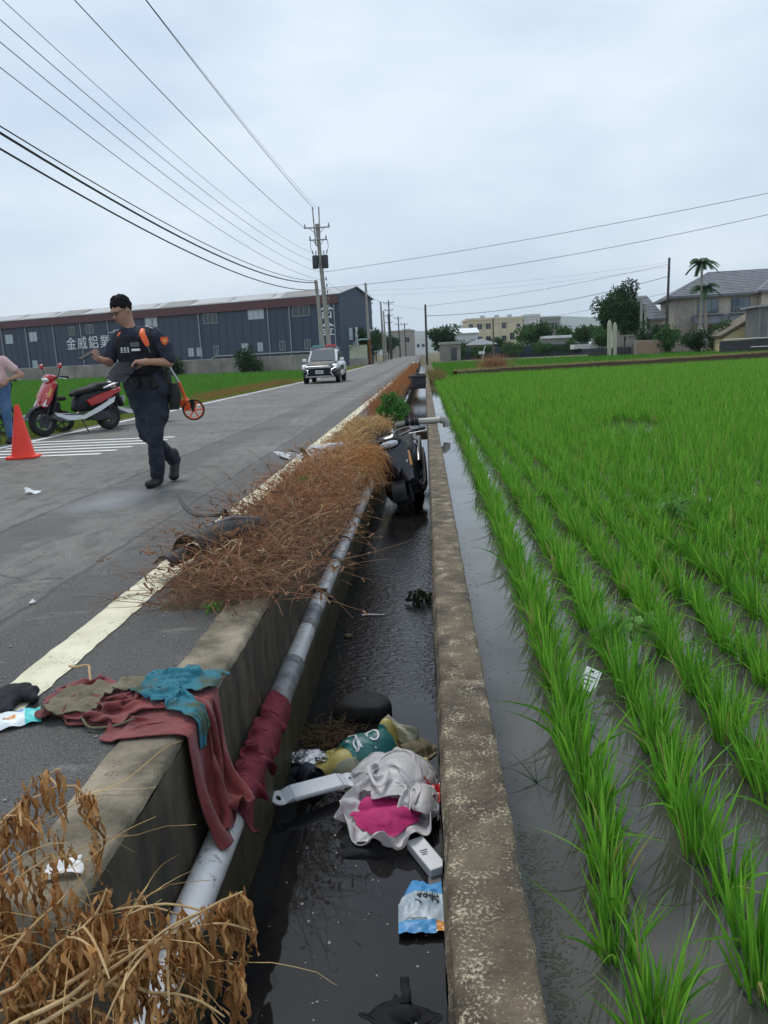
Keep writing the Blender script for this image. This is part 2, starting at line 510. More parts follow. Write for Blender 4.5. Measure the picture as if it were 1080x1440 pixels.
M('bag_green', (.02,.13,.13), (.035,.18,.17), .4, scale=6, bump=.4, bscale=18, bdist=.015)
M('bag_dirty', (.26,.27,.20), (.38,.36,.26), .5, scale=8, bump=.5, bscale=18, bdist=.015)
M('mud_cloth', (.13,.11,.06), (.24,.20,.13), .9, scale=9, bump=.7, bscale=18, bdist=.02)
M('foil', (.5,.5,.52), (.75,.75,.77), .25, metal=.8, scale=20, bump=.8, bscale=30, bdist=.02)
M('packet_blue', (.07,.30,.66), (.10,.38,.74), .4, scale=6, bump=.4, bscale=30, bdist=.01)
M('packet_pale', (.36,.46,.55), (.52,.60,.67), .35, scale=14, bump=.5, bscale=34, bdist=.01)
M('packet_teal', (.05,.52,.52), (.10,.62,.60), .4, scale=6, bump=.4, bscale=30, bdist=.01)
M('packet_white', (.66,.74,.76), (.78,.82,.83), .4, scale=9, bump=.4, bscale=30, bdist=.01)
M('paper', (.76,.77,.78), (.84,.84,.84), .8, scale=10)
M('ink', (.02,.025,.03), rough=.6)
M('pvc', (.58,.575,.57), (.76,.755,.75), .35, scale=5, detail=6, speck=(.20,.175,.14), speck_scale=26, speck_lo=.585, bump=.2, bscale=30, bdist=.004)
M('pvc_wrap', (.12,.12,.125), (.34,.34,.35), .45, scale=9, detail=6, bump=.5, bscale=30, bdist=.01)
M('pvc_plain', (.44,.43,.38), (.54,.52,.46), .5, scale=6)
M('weed_dry', (1,1,1), rough=.9, attr='tint', trans=.15, spec=.2)
M('rice', (1,1,1), rough=.55, attr='tint', trans=.38, spec=.3)
M('leaf', (1,1,1), rough=.6, attr='tint', trans=.3, spec=.3)
M('soil', (.06,.042,.025), (.12,.08,.045), .95, scale=12, bump=.8, bscale=30, bdist=.03)
M('stem_tan', (.42,.27,.12), (.55,.38,.19), .8, scale=14)
M('bark', (.11,.09,.07), (.2,.17,.13), .95, scale=8, bump=.6, bscale=20, bdist=.03)
M('palm_trunk', (.28,.26,.22), (.38,.35,.30), .9, scale=6)
M('navy_panel', (.042,.060,.092), (.052,.072,.106), .55, scale=.15)
M('navy_gable', (.044,.062,.098), (.052,.072,.112), .55, scale=.15)
M('roof_grey', (.30,.32,.33), (.38,.39,.40), .5, scale=.3)
M('fascia', (.115,.05,.055), rough=.6)
M('trim_pale', (.34,.37,.38), rough=.6)
M('window_dark', (.03,.04,.05), rough=.1, spec=.7)
M('window_pale', (.42,.48,.50), rough=.2, spec=.6)
M('window_blue', (.10,.17,.22), rough=.08, spec=.8)
M('letter_white', (.80,.81,.82), rough=.6)
M('fence_concrete', (.20,.19,.17), (.34,.32,.28), .95, scale=.5, detail=6)
M('cream_wall', (.62,.55,.38), (.70,.62,.45), .9, scale=.5)
M('white_wall', (.62,.63,.62), (.72,.72,.70), .9, scale=.4)
M('grey_wall', (.24,.24,.23), (.32,.32,.31), .9, scale=.4)
M('villa_wall', (.50,.46,.39), (.58,.53,.45), .9, scale=.6)
M('villa_stone', (.30,.275,.24), (.42,.38,.33), .9, scale=2.5)
M('villa_roof', (.15,.155,.175), (.20,.21,.23), .75, scale=1.2)
M('yellow_wall', (.62,.52,.28), (.70,.60,.36), .9, scale=.5)
M('corrugated', (.14,.145,.14), (.20,.20,.19), .6, scale=.8)
M('brick', (.30,.21,.15), (.42,.30,.22), .95, scale=3)
M('mortar', (.36,.33,.29), rough=.95)
M('pillar_pale', (.40,.42,.30), (.5,.5,.38), .9, scale=1)
M('tarp_teal', (.02,.10,.11), (.03,.13,.14), .6, scale=2)
M('hill', (.030,.065,.055), (.042,.08,.068), .95, scale=.004)
M('stripe_orange', (.62,.23,.03), rough=.7)
M('stripe_black', (.02,.02,.02), rough=.7)

def road_material():
    m = bpy.data.materials.new('asphalt'); m.use_nodes = True
    N, L = m.node_tree.nodes, m.node_tree.links; b = N['Principled BSDF']
    tc = N.new('ShaderNodeTexCoord'); sep = N.new('ShaderNodeSeparateXYZ'); L.new(tc.outputs['Object'], sep.inputs[0])
    def noise(sc, det=4, stretch=None, rough=.6):
        n = N.new('ShaderNodeTexNoise'); n.inputs['Scale'].default_value = sc; n.inputs['Detail'].default_value = det; n.inputs['Roughness'].default_value = rough
        if stretch:
            mp = N.new('ShaderNodeMapping'); mp.inputs['Scale'].default_value = stretch; L.new(tc.outputs['Object'], mp.inputs[0]); L.new(mp.outputs[0], n.inputs['Vector'])
        else: L.new(tc.outputs['Object'], n.inputs['Vector'])
        return n.outputs['Fac']
    def math_(op, a, b_=None, c=None, clamp=False):
        q = N.new('ShaderNodeMath'); q.operation = op; q.use_clamp = clamp
        for i, x in enumerate((a, b_, c)):
            if x is None: continue
            if isinstance(x, (int, float)): q.inputs[i].default_value = x
            else: L.new(x, q.inputs[i])
        return q.outputs[0]
    def mixc(f, a, c):
        q = N.new('ShaderNodeMix'); q.data_type = 'RGBA'
        L.new(f, q.inputs[0])
        for i, x in ((6, a), (7, c)):
            if isinstance(x, tuple): q.inputs[i].default_value = (*x, 1)
            else: L.new(x, q.inputs[i])
        return q.outputs[2]
    def rng(v, a, c, lo=0., hi=1.):
        q = N.new('ShaderNodeMapRange'); L.new(v, q.inputs[0])
        q.inputs[1].default_value = a; q.inputs[2].default_value = c; q.inputs[3].default_value = lo; q.inputs[4].default_value = hi
        return q.outputs[0]
    big = noise(.55, 5); mid = noise(5, 6, (1.6, .6, 1)); fine = noise(150, 3); warp = noise(2.2, 6)
    wx = math_('ADD', sep.outputs['X'], math_('MULTIPLY', math_('SUBTRACT', warp, .5), .22))
    col = mixc(rng(big, .35, .65), (.118,.112,.101), (.172,.163,.145))
    col = mixc(rng(mid, .46, .64, 0, .9), col, (.070,.067,.061))
    # newer, darker lane near the ditch and the patched trench strip
    col = mixc(rng(wx, -2.02, -1.9, 0, .8), col, (.056,.055,.053))
    strip = math_('MULTIPLY', rng(wx, -3.15, -3.09), rng(wx, -2.72, -2.55, 1, 0))
    col = mixc(math_('MULTIPLY', strip, .72), col, (.055,.055,.058))
    for cx, w, s in ((-3.12, .030, 1.), (-1.98, .030, .9), (-5.0, .02, .6)):
        d = math_('ABSOLUTE', math_('SUBTRACT', math_('ADD', sep.outputs['X'], math_('MULTIPLY', math_('SUBTRACT', noise(1.6, 7), .5), .16)), cx))
        col = mixc(rng(d, w*.3, w, s, 0), col, (.035,.035,.036))
    # worn pale scuffs, streaked across the lane
    sc_ = noise(1.9, 7, (.9, 2.6, 1), .7)
    col = mixc(rng(sc_, .57, .68, 0, .6), col, (.25,.235,.205))
    # dusty pale patch in front of the walking person
    dv = N.new('ShaderNodeVectorMath'); dv.operation = 'DISTANCE'
    mp = N.new('ShaderNodeMapping'); mp.inputs['Scale'].default_value = (1, .62, 0); L.new(tc.outputs['Object'], mp.inputs[0]); L.new(mp.outputs[0], dv.inputs[0])
    dv.inputs[1].default_value = (-2.78, 6.45*.62, 0)
    col = mixc(math_('MULTIPLY', rng(math_('ADD', dv.outputs['Value'], math_('MULTIPLY', math_('SUBTRACT', warp, .5), .5)), .08, .42, .85, 0), 1.), col, (.27,.28,.295))
    col = mixc(rng(fine, .54, .66, 0, .6), col, (.30,.29,.265))
    col = mixc(rng(noise(80, 3), .54, .64, 0, .8), col, (.030,.030,.031))
    # fine crack network, only in places
    wv = N.new('ShaderNodeVectorMath'); wv.operation = 'MULTIPLY_ADD'; wn_ = N.new('ShaderNodeTexNoise'); wn_.inputs['Scale'].default_value = 3; wn_.inputs['Detail'].default_value = 6
    L.new(tc.outputs['Object'], wn_.inputs['Vector']); L.new(wn_.outputs['Color'], wv.inputs[0]); wv.inputs[1].default_value = (.5, .5, 0); L.new(tc.outputs['Object'], wv.inputs[2])
    vo = N.new('ShaderNodeTexVoronoi'); vo.feature = 'DISTANCE_TO_EDGE'; vo.inputs['Scale'].default_value = .9; L.new(wv.outputs[0], vo.inputs['Vector'])
    ck = math_('MULTIPLY', rng(vo.outputs['Distance'], .004, .014, 1, 0), rng(noise(.8, 3), .50, .60))
    col = mixc(math_('MULTIPLY', ck, .8), col, (.028,.028,.028))
    L.new(col, b.inputs['Base Color'])
    L.new(rng(big, .3, .7, .8, .62), b.inputs['Roughness'])
    bp = N.new('ShaderNodeBump'); bp.inputs['Strength'].default_value = .9; bp.inputs['Distance'].default_value = .008
    L.new(fine, bp.inputs['Height']); L.new(bp.outputs['Normal'], b.inputs['Normal'])
    MATS['asphalt'] = m
road_material()

def water_material(name, c1, c2, layers, rough=.03, scale=1.5):
    """layers: (noise scale, stretch, strength, y0, y1) ripples; y0..y1 range in which they show"""
    m = bpy.data.materials.new(name); m.use_nodes = True
    N, L = m.node_tree.nodes, m.node_tree.links; b = N['Principled BSDF']
    b.inputs['Roughness'].default_value = rough; b.inputs['IOR'].default_value = 1.42; b.inputs['Specular IOR Level'].default_value = .5
    tc = N.new('ShaderNodeTexCoord'); sep = N.new('ShaderNodeSeparateXYZ'); L.new(tc.outputs['Object'], sep.inputs[0])
    n = N.new('ShaderNodeTexNoise'); n.inputs['Scale'].default_value = scale; n.inputs['Detail'].default_value = 6; L.new(tc.outputs['Object'], n.inputs['Vector'])
    r = N.new('ShaderNodeValToRGB'); r.color_ramp.elements[0].position = .38; r.color_ramp.elements[1].position = .64
    r.color_ramp.elements[0].color = (*c1, 1); r.color_ramp.elements[1].color = (*c2, 1)
    L.new(n.outputs['Fac'], r.inputs[0]); L.new(r.outputs[0], b.inputs['Base Color'])
    prev = None
    for sc, st, strg, y0, y1 in layers:
        mp = N.new('ShaderNodeMapping'); mp.inputs['Scale'].default_value = st; L.new(tc.outputs['Object'], mp.inputs[0])
        nn = N.new('ShaderNodeTexNoise'); nn.inputs['Scale'].default_value = sc; nn.inputs['Detail'].default_value = 3; nn.inputs['Distortion'].default_value = .6
        L.new(mp.outputs[0], nn.inputs['Vector'])
        bp = N.new('ShaderNodeBump'); bp.inputs['Distance'].default_value = .02
        if y0 is None: bp.inputs['Strength'].default_value = strg
        else:
            q = N.new('ShaderNodeMapRange'); q.interpolation_type = 'SMOOTHSTEP'; L.new(sep.outputs['Y'], q.inputs[0])
            q.inputs[1].default_value = y0; q.inputs[2].default_value = y0+.5; q.inputs[3].default_value = 0; q.inputs[4].default_value = strg
            q2 = N.new('ShaderNodeMapRange'); q2.interpolation_type = 'SMOOTHSTEP'; L.new(sep.outputs['Y'], q2.inputs[0])
            q2.inputs[1].default_value = y1-1.5; q2.inputs[2].default_value = y1; q2.inputs[3].default_value = 1; q2.inputs[4].default_value = .12
            mm = N.new('ShaderNodeMath'); mm.operation = 'MULTIPLY'; L.new(q.outputs[0], mm.inputs[0]); L.new(q2.outputs[0], mm.inputs[1]); L.new(mm.outputs[0], bp.inputs['Strength'])
        L.new(nn.outputs['Fac'], bp.inputs['Height'])
        if prev is not None: L.new(prev, bp.inputs['Normal'])
        prev = bp.outputs['Normal']
    if prev is not None: L.new(prev, b.inputs['Normal'])
    MATS[name] = m
water_material('ditch_water', (.010,.010,.011), (.020,.019,.018), [(22, (1, 1.5, 1), .38, 3.75, 9.0), (7, (1, 1, 1), .03, None, None)])
water_material('paddy_water', (.045,.042,.033), (.088,.085,.075), [(5, (1, 1, 1), .012, None, None)], scale=2.2)

# ------------------------------------------------------------------ the setting
def strip_mesh(name, xs, ys, zf, mat):
    X, Y = np.meshgrid(xs, ys, indexing='ij')
    V = np.stack([X, Y, zf(X, Y)], -1).reshape(-1, 3)
    nu, nv = len(xs), len(ys)
    i, j = np.meshgrid(np.arange(nu-1), np.arange(nv-1), indexing='ij')
    a = (i*nv+j).ravel()
    F = np.stack([a, a+nv, a+nv+1, a+1], 1)
    return np_mesh(name, V, F, mat, smooth=True)

YS = np.concatenate([np.arange(-6, 40, 2.), np.arange(40, 200, 8.), np.arange(200, 1000, 80.), [1500, 3000, 6000]])
XS = np.array([-4000, -800, -200, -60, -20, -9, -8.2, -7.3, -6.95, -3, -1.0, -.95, -.90, .08, .12, .16, .6, 4, 12, 40, 120, 400, 1000, 4000.])
def ground_z(X, Y):
    z = zr(np.minimum(Y, 700))
    d = np.where(X < -7.2, -.22, np.where(X < -6.9, -.06, np.where(X < -.93, -.06, np.where(X < .1, -1.3, -.34))))
    near = Y < 135
    d = np.where((X > -.93) & (X < .1) & ~near, -.3, d)
    return z+d
structure(strip_mesh('ground', XS, YS, ground_z, 'ground'))

ROAD_Y = np.concatenate([np.arange(-5, 40, 1.), np.arange(40, 330, 6.)])
def bend(Y):  # the road drifts a little to the left far away
    return -0.00004*np.maximum(0, np.asarray(Y, float)-70)**2
structure(strip_mesh('road', np.array([-6.95, -6.9, -5, -3, -1.2, -.972]), ROAD_Y,
                     lambda X, Y: zr(Y)+np.where(X < -6.93, -.08, 0), 'asphalt'))
rng = np.random.default_rng(3)
def ragged_line(name, x0, x1, ys, z, mat, jag=.006):
    X0 = x0+rng.uniform(-jag, jag, len(ys)); X1 = x1+rng.uniform(-jag, jag, len(ys))
    V = []; 
    for k, y in enumerate(ys): V += [(X0[k], y, float(zr(y))+z), (X1[k], y, float(zr(y))+z)]
    F = [(2*k, 2*k+1, 2*k+3, 2*k+2) for k in range(len(ys)-1)]
    return structure(np_mesh(name, V, F, mat))
ragged_line('edge_line', -1.565, -1.395, np.concatenate([np.arange(-4, 12, .06), np.arange(12, 110, 1.)]), .004, 'line_paint')
ragged_line('edge_line', -6.68, -6.55, np.concatenate([np.arange(-4, 24, .2), np.arange(24, 110, 1.)]), .004, 'line_white')
for k, (yy, xr) in enumerate(((12.3, -4.02), (11.86, -4.05), (11.42, -4.20), (11.0, -4.28), (10.6, -4.30), (10.22, -4.42))):
    xs = np.arange(-6.5+.03*k, xr, .1); mb = MB()
    for a in range(len(xs)-1):
        mb.add([(xs[a], yy-.075, .005), (xs[a+1], yy-.075, .005), (xs[a+1], yy+.075, .005), (xs[a], yy+.075, .005)], [(0,1,2,3)])
    structure(mb.build('hatch_line', 'line_white', smooth=False))

# concrete ditch walls -------------------------------------------------
def rough_wall(name, prof, ys, mat, amp=.004, seed=1, freq=14):
    """extrude an open (x,z) profile along y with small relief"""
    P = np.array(prof, float); ys = np.asarray(ys, float)
    X = np.repeat(P[:, :1], len(ys), 1); Z = np.repeat(P[:, 1:], len(ys), 1)+zr(ys)[None, :]
    Y = np.repeat(ys[None, :], len(P), 0)
    V = np.stack([X, Y, Z], -1).reshape(-1, 3)
    q = fbm(V*freq, seed, 3); q2 = fbm(V*freq*.25, seed+5, 2)
    V[:, 0] += amp*vnoise(V*freq, seed+9)+amp*q2; V[:, 2] += amp*q
    n = len(ys); i, j = np.meshgrid(np.arange(len(P)-1), np.arange(n-1), indexing='ij'); a = (i*n+j).ravel()
    return V, np.stack([a, a+1, a+n+1, a+n], 1)
def dense(prof, step=.012):
    out = []
    for a, b in zip(prof[:-1], prof[1:]):
        k = max(1, int(math.hypot(b[0]-a[0], b[1]-a[1])/step))
        out += [(a[0]+(b[0]-a[0])*t/k, a[1]+(b[1]-a[1])*t/k) for t in range(k)]
    return out+[prof[-1]]
YN = np.concatenate([np.arange(.3, 4, .018), np.arange(4, 14, .06), np.arange(14, 60, .5), np.arange(60, 130, 4.)])
w = thing('ditch_wall', 'long narrow mottled concrete wall between the ditch and the rice paddy', 'wall')
def joints(V, step, y0=.2, dep=.010, wid=.010):
    q = np.abs((V[:, 1]-y0+step/2) % step-step/2); V[:, 2] -= np.where((q < wid) & (V[:, 1] < 14), dep, 0); return V
V, F = rough_wall('wall', dense([(.004, -.06), (.018, -.004), (.03, 0), (.165, 0), (.175, -.012), (.178, -.1)]), YN, 'concrete_wall', .0035, 2)
np_mesh('coping', joints(V, 1.86, .7), F, 'concrete_wall', w, smooth=True)
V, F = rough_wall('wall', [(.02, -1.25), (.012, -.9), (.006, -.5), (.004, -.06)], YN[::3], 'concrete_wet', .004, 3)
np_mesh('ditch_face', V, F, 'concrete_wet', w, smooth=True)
V, F = rough_wall('wall', [(.178, -.1), (.182, -.2), (.185, -.5)], YN[::3], 'concrete_wall', .004, 4)
np_mesh('paddy_face', V, F, 'concrete_wall', w, smooth=True)

k = thing('kerb_wall', 'weathered concrete kerb wall between the road and the ditch, carrying a white pipe', 'wall')
V, F = rough_wall('kerb', dense([(-.975, -.08), (-.972, .006), (-.965, .012), (-.80, .010), (-.786, .002), (-.780, -.02)]), YN, 'concrete_kerb', .004, 6)
np_mesh('coping', joints(V, 2.9, 1.5), F, 'concrete_kerb', k, smooth=True)
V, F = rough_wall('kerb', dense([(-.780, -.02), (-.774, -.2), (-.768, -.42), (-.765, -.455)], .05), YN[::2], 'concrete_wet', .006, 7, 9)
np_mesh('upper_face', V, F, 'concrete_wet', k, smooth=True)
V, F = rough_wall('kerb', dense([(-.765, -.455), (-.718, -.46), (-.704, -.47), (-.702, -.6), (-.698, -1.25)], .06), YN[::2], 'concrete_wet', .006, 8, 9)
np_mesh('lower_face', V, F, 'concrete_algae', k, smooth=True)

o = strip_mesh('ditch_water', np.array([-.74, .03]), np.concatenate([np.arange(.3, 40, 1.), np.arange(40, 131, 5.)]), lambda X, Y: zr(Y)-.765, 'ditch_water'); structure(o)
# paddy: water sheet bounded by the far bank
PW = MB(); PW.add([(.16, .3, -.2), (40, .3, -.2), (40, 66, -.2), (.16, 47, -.2)], [(0, 1, 2, 3)])
structure(PW.build('paddy_water', 'paddy_water', smooth=False))
# ------------------------------------------------------------------ vegetation generators
def ribbons(base, direc, length, width, bend_dir, bend_amt, seg, col, tipw=.12, rngv=None, wprof=None):
    """flat tapering strips: p(t)=base+direc*L*t+bend_dir*L*amt*t^2"""
    rngv = rngv or RNG
    n = len(base); t = np.linspace(0, 1, seg+1)
    L = length[:, None, None]; T = t[None, :, None]
    P = base[:, None, :]+direc[:, None, :]*L*T+bend_dir[:, None, :]*L*bend_amt[:, None, None]*T*T
    tan = np.gradient(P, axis=1); tan /= np.linalg.norm(tan, axis=2, keepdims=True)+1e-9
    rv = rngv.normal(size=(n, 3)); rv[:, 2] *= .3
    side = np.cross(tan, rv[:, None, :]); side /= np.linalg.norm(side, axis=2, keepdims=True)+1e-9
    w = wprof(t) if wprof else (1-(1-tipw)*t**1.6)
    W = width[:, None, None]*w[None, :, None]*.5
    V = np.stack([P-side*W, P+side*W], 2).reshape(-1, 3)
    k = (seg+1)*2
    a = (np.arange(n)*k)[:, None]+(np.arange(seg)*2)[None, :]
    F = np.stack([a, a+1, a+3, a+2], -1).reshape(-1, 4)
    C = np.repeat(col, k, 0)
    return V, F, C
def merge(parts):
    Vs, Fs, Cs, o = [], [], [], 0
    for V, F, C in parts:
        Vs.append(V); Fs.append(F+o); Cs.append(C); o += len(V)
    return np.concatenate(Vs), np.concatenate(Fs), np.concatenate(Cs)
def tint(n, a, b, g=None, j=.12):
    g = g or RNG
    a, b = np.array(a), np.array(b); t = g.random((n, 1))
    return (a+(b-a)*t)*(1+g.uniform(-j, j, (n, 1)))

RICE_A, RICE_B = (.076, .265, .018), (.245, .53, .058)
def rice_clump(n, hgt, wid, seg, spread, g, k=1, lm=.10, ls=.10):
    """n blades at each of k clump centres (returned around the origin for k=1)"""
    ang = g.uniform(0, 2*math.pi, n); r = spread*.30*np.sqrt(g.random(n))
    base = np.stack([r*np.cos(ang), r*np.sin(ang), np.zeros(n)], 1)
    lean = np.abs(g.normal(lm, ls, n))
    d = np.stack([np.cos(ang)*lean, np.sin(ang)*lean, np.ones(n)], 1); d /= np.linalg.norm(d, axis=1, keepdims=True)
    a2 = ang+g.normal(0, .9, n)
    bd = np.stack([np.cos(a2), np.sin(a2), -.55*np.ones(n)], 1)
    amt = np.abs(g.normal(.10, .10, n)); fold = g.random(n) < .07; amt = np.where(fold, g.uniform(.45, .8, n), amt)
    col = tint(n, RICE_A, RICE_B, g, .2); old = g.random(n) < .035; col[old] = tint(int(old.sum()), (.34, .30, .09), (.45, .38, .16), g)
    return ribbons(base, d, hgt*g.uniform(.5, 1.15, n), wid*g.uniform(.6, 1.2, n), bd, amt, seg,
                   col, .10, g, wprof=lambda t: np.where(t < .5, .75+.5*t, 1.9*(1-t)+.05))
def row_x(i, y): return .555+.265*i-(.18-.012*min(i, 6))*math.exp(-(y-1.2)/1.8)
g = np.random.default_rng(21)
spots = []
for i in range(170):
    y = .75+g.uniform(0, .1)
    x_ = row_x(i, 30)
    while True:
        y += g.normal(.128, .018)
        xx = row_x(i, y)
        if y > 46.5+.36*(xx-.6): break
        if xx > .50*y+1.3+.02*y: continue
        if y > 40 and g.random() < .25: continue
        if y > 9 and y < 26 and vnoise(np.array([[xx*.5, y*.22, 3.]]), 4)[0] < -.62: continue      # thin places
        spots.append((xx+g.normal(0, .018), y, g.uniform(.8, 1.15), g.uniform(0, 6.28)))
spots = np.array(spots); spots = spots[np.argsort(spots[:, 1]+.15*spots[:, 0])]
vis = (spots[:, 0] < .47*spots[:, 1]+.25)
near_idx = np.where(vis)[0][:300]
nm = np.zeros(len(spots), bool); nm[near_idx] = True
protos = []
for k in range(12):
    V, F, C = rice_clump(58, .228, .0088, 5, .13, g, 1, .15, .13)
    protos.append(np_mesh('rice_plant', V, F, 'rice', colors=C, smooth=True))
used = [False]*12
row_word = {0: 'first', 1: 'second', 2: 'third', 3: 'fourth', 4: 'fifth'}
for q in near_idx:
    x, y, s, a = spots[q]
    k = int(g.integers(12))
    if used[k]: o = protos[k].copy(); COL.objects.link(o)
    else: o = protos[k]; used[k] = True
    o.location = (x, y, -.215); o.rotation_euler = (0, 0, a); o.scale = (s, s, s*g.uniform(.9, 1.1))
    ri = int(round((x-row_x(0, y))/.265))
    lab = 'green rice plant in the %s row counted from the concrete wall' % row_word[ri] if ri in row_word else 'green rice plant standing in the paddy beyond the first five rows'
    tag(o, lab, 'rice plant', 'rice plants in rows nearest the camera')
parts = []
rest = spots[~nm]
def scatter_clumps(S, n, h, w, seg, spread):
    N = len(S)*n
    cx = np.repeat(S[:, 0], n); cy = np.repeat(S[:, 1], n); sc = np.repeat(S[:, 2], n)
    V, F, C = rice_clump(N, h, w, seg, spread, g)
    k = (seg+1)*2
    V = V.reshape(N, k, 3)*sc[:, None, None]
    V[:, :, 0] += cx[:, None]; V[:, :, 1] += cy[:, None]; V[:, :, 2] -= .215
    return V.reshape(-1, 3), F, C
m1 = rest[:, 1] < 13; m2 = (rest[:, 1] >= 13) & (rest[:, 1] < 22); m3 = rest[:, 1] >= 22
parts.append(scatter_clumps(rest[m1], 28, .265, .0095, 3, .13))
parts.append(scatter_clumps(rest[m2], 14, .26, .015, 2, .13))
parts.append(scatter_clumps(rest[m3], 7, .26, .028, 1, .13))
V, F, C = merge(parts)
stuff(np_mesh('rice_crop', V, F, 'rice', colors=C, smooth=True), 'dense rows of young green rice covering the flooded paddy', 'rice')

def tufts(name, n, sampler, h, w, seg, a, b, label, lean=.25, mat='rice', cat='grass', seed=5):
    gg = np.random.default_rng(seed)
    B = sampler(n, gg); n = len(B)
    ang = gg.uniform(0, 6.283, n); ln = np.abs(gg.normal(0, lean, n))
    d = np.stack([np.cos(ang)*ln, np.sin(ang)*ln, np.ones(n)], 1); d /= np.linalg.norm(d, axis=1, keepdims=True)
    bd = np.stack([np.cos(ang), np.sin(ang), -.6*np.ones(n)], 1)
    hh = h*gg.uniform(.5, 1.15, n); ww = w*gg.uniform(.7, 1.3, n)
    sc = np.maximum(1, B[:, 1]/30) if h < .6 else np.ones(n)
    V, F, C = ribbons(B, d, hh, ww*sc, bd, np.abs(gg.normal(.1, .12, n)), seg, tint(n, a, b, gg), .1, gg)
    return stuff(np_mesh(name, V, F, mat, colors=C, smooth=True), label, cat)
def rect(x0, x1, y0, y1, dz):
    def f(n, gg):
        x = gg.uniform(x0, x1, n); y = y0+(y1-y0)*gg.random(n)**1.35
        return np.stack([x, y, zr(y)+dz], 1)
    return f
def leftf(n, gg):
    y = 13+(100-13)*gg.random(n)**1.5; x = -8.1-gg.random(n)**1.2*(.62*y+2-8.1+1)
    y_lim = 88.5-.375*(x+13)-1.5
    k = (y < y_lim); x, y = x[k], y[k]
    return np.stack([x, y, zr(y)-.22], 1)
tufts('field_rice', 70000, leftf, .36, .022, 2, (.055, .20, .018), (.12, .31, .035), 'flat green rice field beyond the road, in front of the dark warehouse', .3, seed=8, cat='rice')
def verge(n, gg):
    y = 11+(95-11)*gg.random(n)**1.6; x = -6.95-np.abs(gg.normal(0, .55, n))
    return np.stack([x, y, zr(y)-.14], 1)
tufts('verge_grass', 16000, verge, .26, .014, 2, (.30, .26, .07), (.13, .24, .03), 'yellowing grass verge along the far edge of the road', .5, seed=9)
def verge2(n, gg):
    y = 26+(44-26)*gg.random(n); x = -7.4-np.abs(gg.normal(0, .5, n))
    return np.stack([x, y, zr(y)-.14], 1)
tufts('reddish_grass', 2600, verge2, .42, .014, 2, (.33, .13, .06), (.30, .22, .08), 'reddish dry grass edging the green field beside the patrol car', .4, seed=10)
# bank beyond the paddy and the fields behind it
def bank_pt(s): return np.stack([2+23.5*s+18*np.maximum(0, s-1)*0, 47.3+13*s], -1)
mbk = MB()
NB = 60
for i in range(NB+1):
    s = i/NB*1.8
    p = bank_pt(np.array([s]))[0]; z = float(zr(p[1]))
    nx, ny = -13/26.9, 23.5/26.9
    rr = .05*vnoise(np.array([[s*14, 0, 0.]]), 3)[0]
    mbk.v += [(p[0], p[1], -.25), (p[0]+nx*.06, p[1]+ny*.06, z+.10+rr), (p[0]+nx*.5, p[1]+ny*.5, z+.14+rr), (p[0]+nx*1.1, p[1]+ny*1.1, z-.25)]
    if i: mbk.f += [tuple((i-1)*4+q+a for q, a in ((j, 0), (j+1, 0), (j+1, 4), (j, 4))) for j in range(3)]
structure(mbk.build('paddy_bank', 'soil'))
def bankg(n, gg):
    s = gg.random(n)*1.8; p = bank_pt(s); o = gg.normal(.45, .25, n)
    return np.stack([p[:, 0]-.483*o, p[:, 1]+.874*o, zr(p[:, 1])+.08], 1)
tufts('bank_grass', 5200, bankg, .22, .016, 2, (.42, .33, .14), (.22, .24, .06), 'straw-coloured dry grass along the earth bank behind the paddy', .5, seed=12)
def farf(n, gg):
    y = 49+(95-49)*gg.random(n)**1.2; x = .8+gg.random(n)*(.56*y)
    k = y > 49.5+.555*(x-2); x, y = x[k], y[k]
    return np.stack([x, y, zr(y)-.2], 1)
tufts('far_rice', 42000, farf, .34, .03, 1, (.055, .20, .018), (.12, .31, .035), 'flat green rice fields behind the earth bank', .3, seed=13, cat='rice')

# ------------------------------------------------------------------ dried weeds on the kerb
def curvy(n, base, d0, length, width, droop, wob, col, seg, gg, smooth_end=.5):
    """stems as random-walk ribbons"""
    P = np.zeros((n, seg+1, 3)); P[:, 0] = base; d = d0/np.linalg.norm(d0, axis=1, keepdims=True)
    st = (length/seg)[:, None]
    for k in range(seg):
        P[:, k+1] = P[:, k]+d*st
        d = d+gg.normal(0, wob, (n, 3)); d[:, 2] -= droop*(k+1)/seg
        d /= np.linalg.norm(d, axis=1, keepdims=True)
    tan = np.gradient(P, axis=1); rv = gg.normal(size=(n, 1, 3))
    side = np.cross(tan, rv); side /= np.linalg.norm(side, axis=2, keepdims=True)+1e-9
    w = np.linspace(1, smooth_end, seg+1)[None, :, None]*width[:, None, None]*.5
    V = np.stack([P-side*w, P+side*w], 2).reshape(-1, 3); kk = (seg+1)*2
    a = (np.arange(n)*kk)[:, None]+(np.arange(seg)*2)[None, :]
    F = np.stack([a, a+1, a+3, a+2], -1).reshape(-1, 4)
    return (V, F, np.repeat(col, kk, 0)), P
gg = np.random.default_rng(31)
def mound_h(x, y):
    """height of the weed heap over the kerb"""
    ramp = np.clip((y-3.05)/.9, 0, 1)*np.clip((12.9-y)/.8, 0, 1)
    cx = -.98+.08*np.clip((y-4)/3, 0, 1); wd = .42-.08*np.clip((y-4.5)/3, 0, 1)
    u = (x-cx)/wd
    return ramp*np.clip(1-u*u, 0, 1)**.7*(.155+.085*vnoise(np.stack([x*2.2, y*1.6, 0*x], -1), 8))
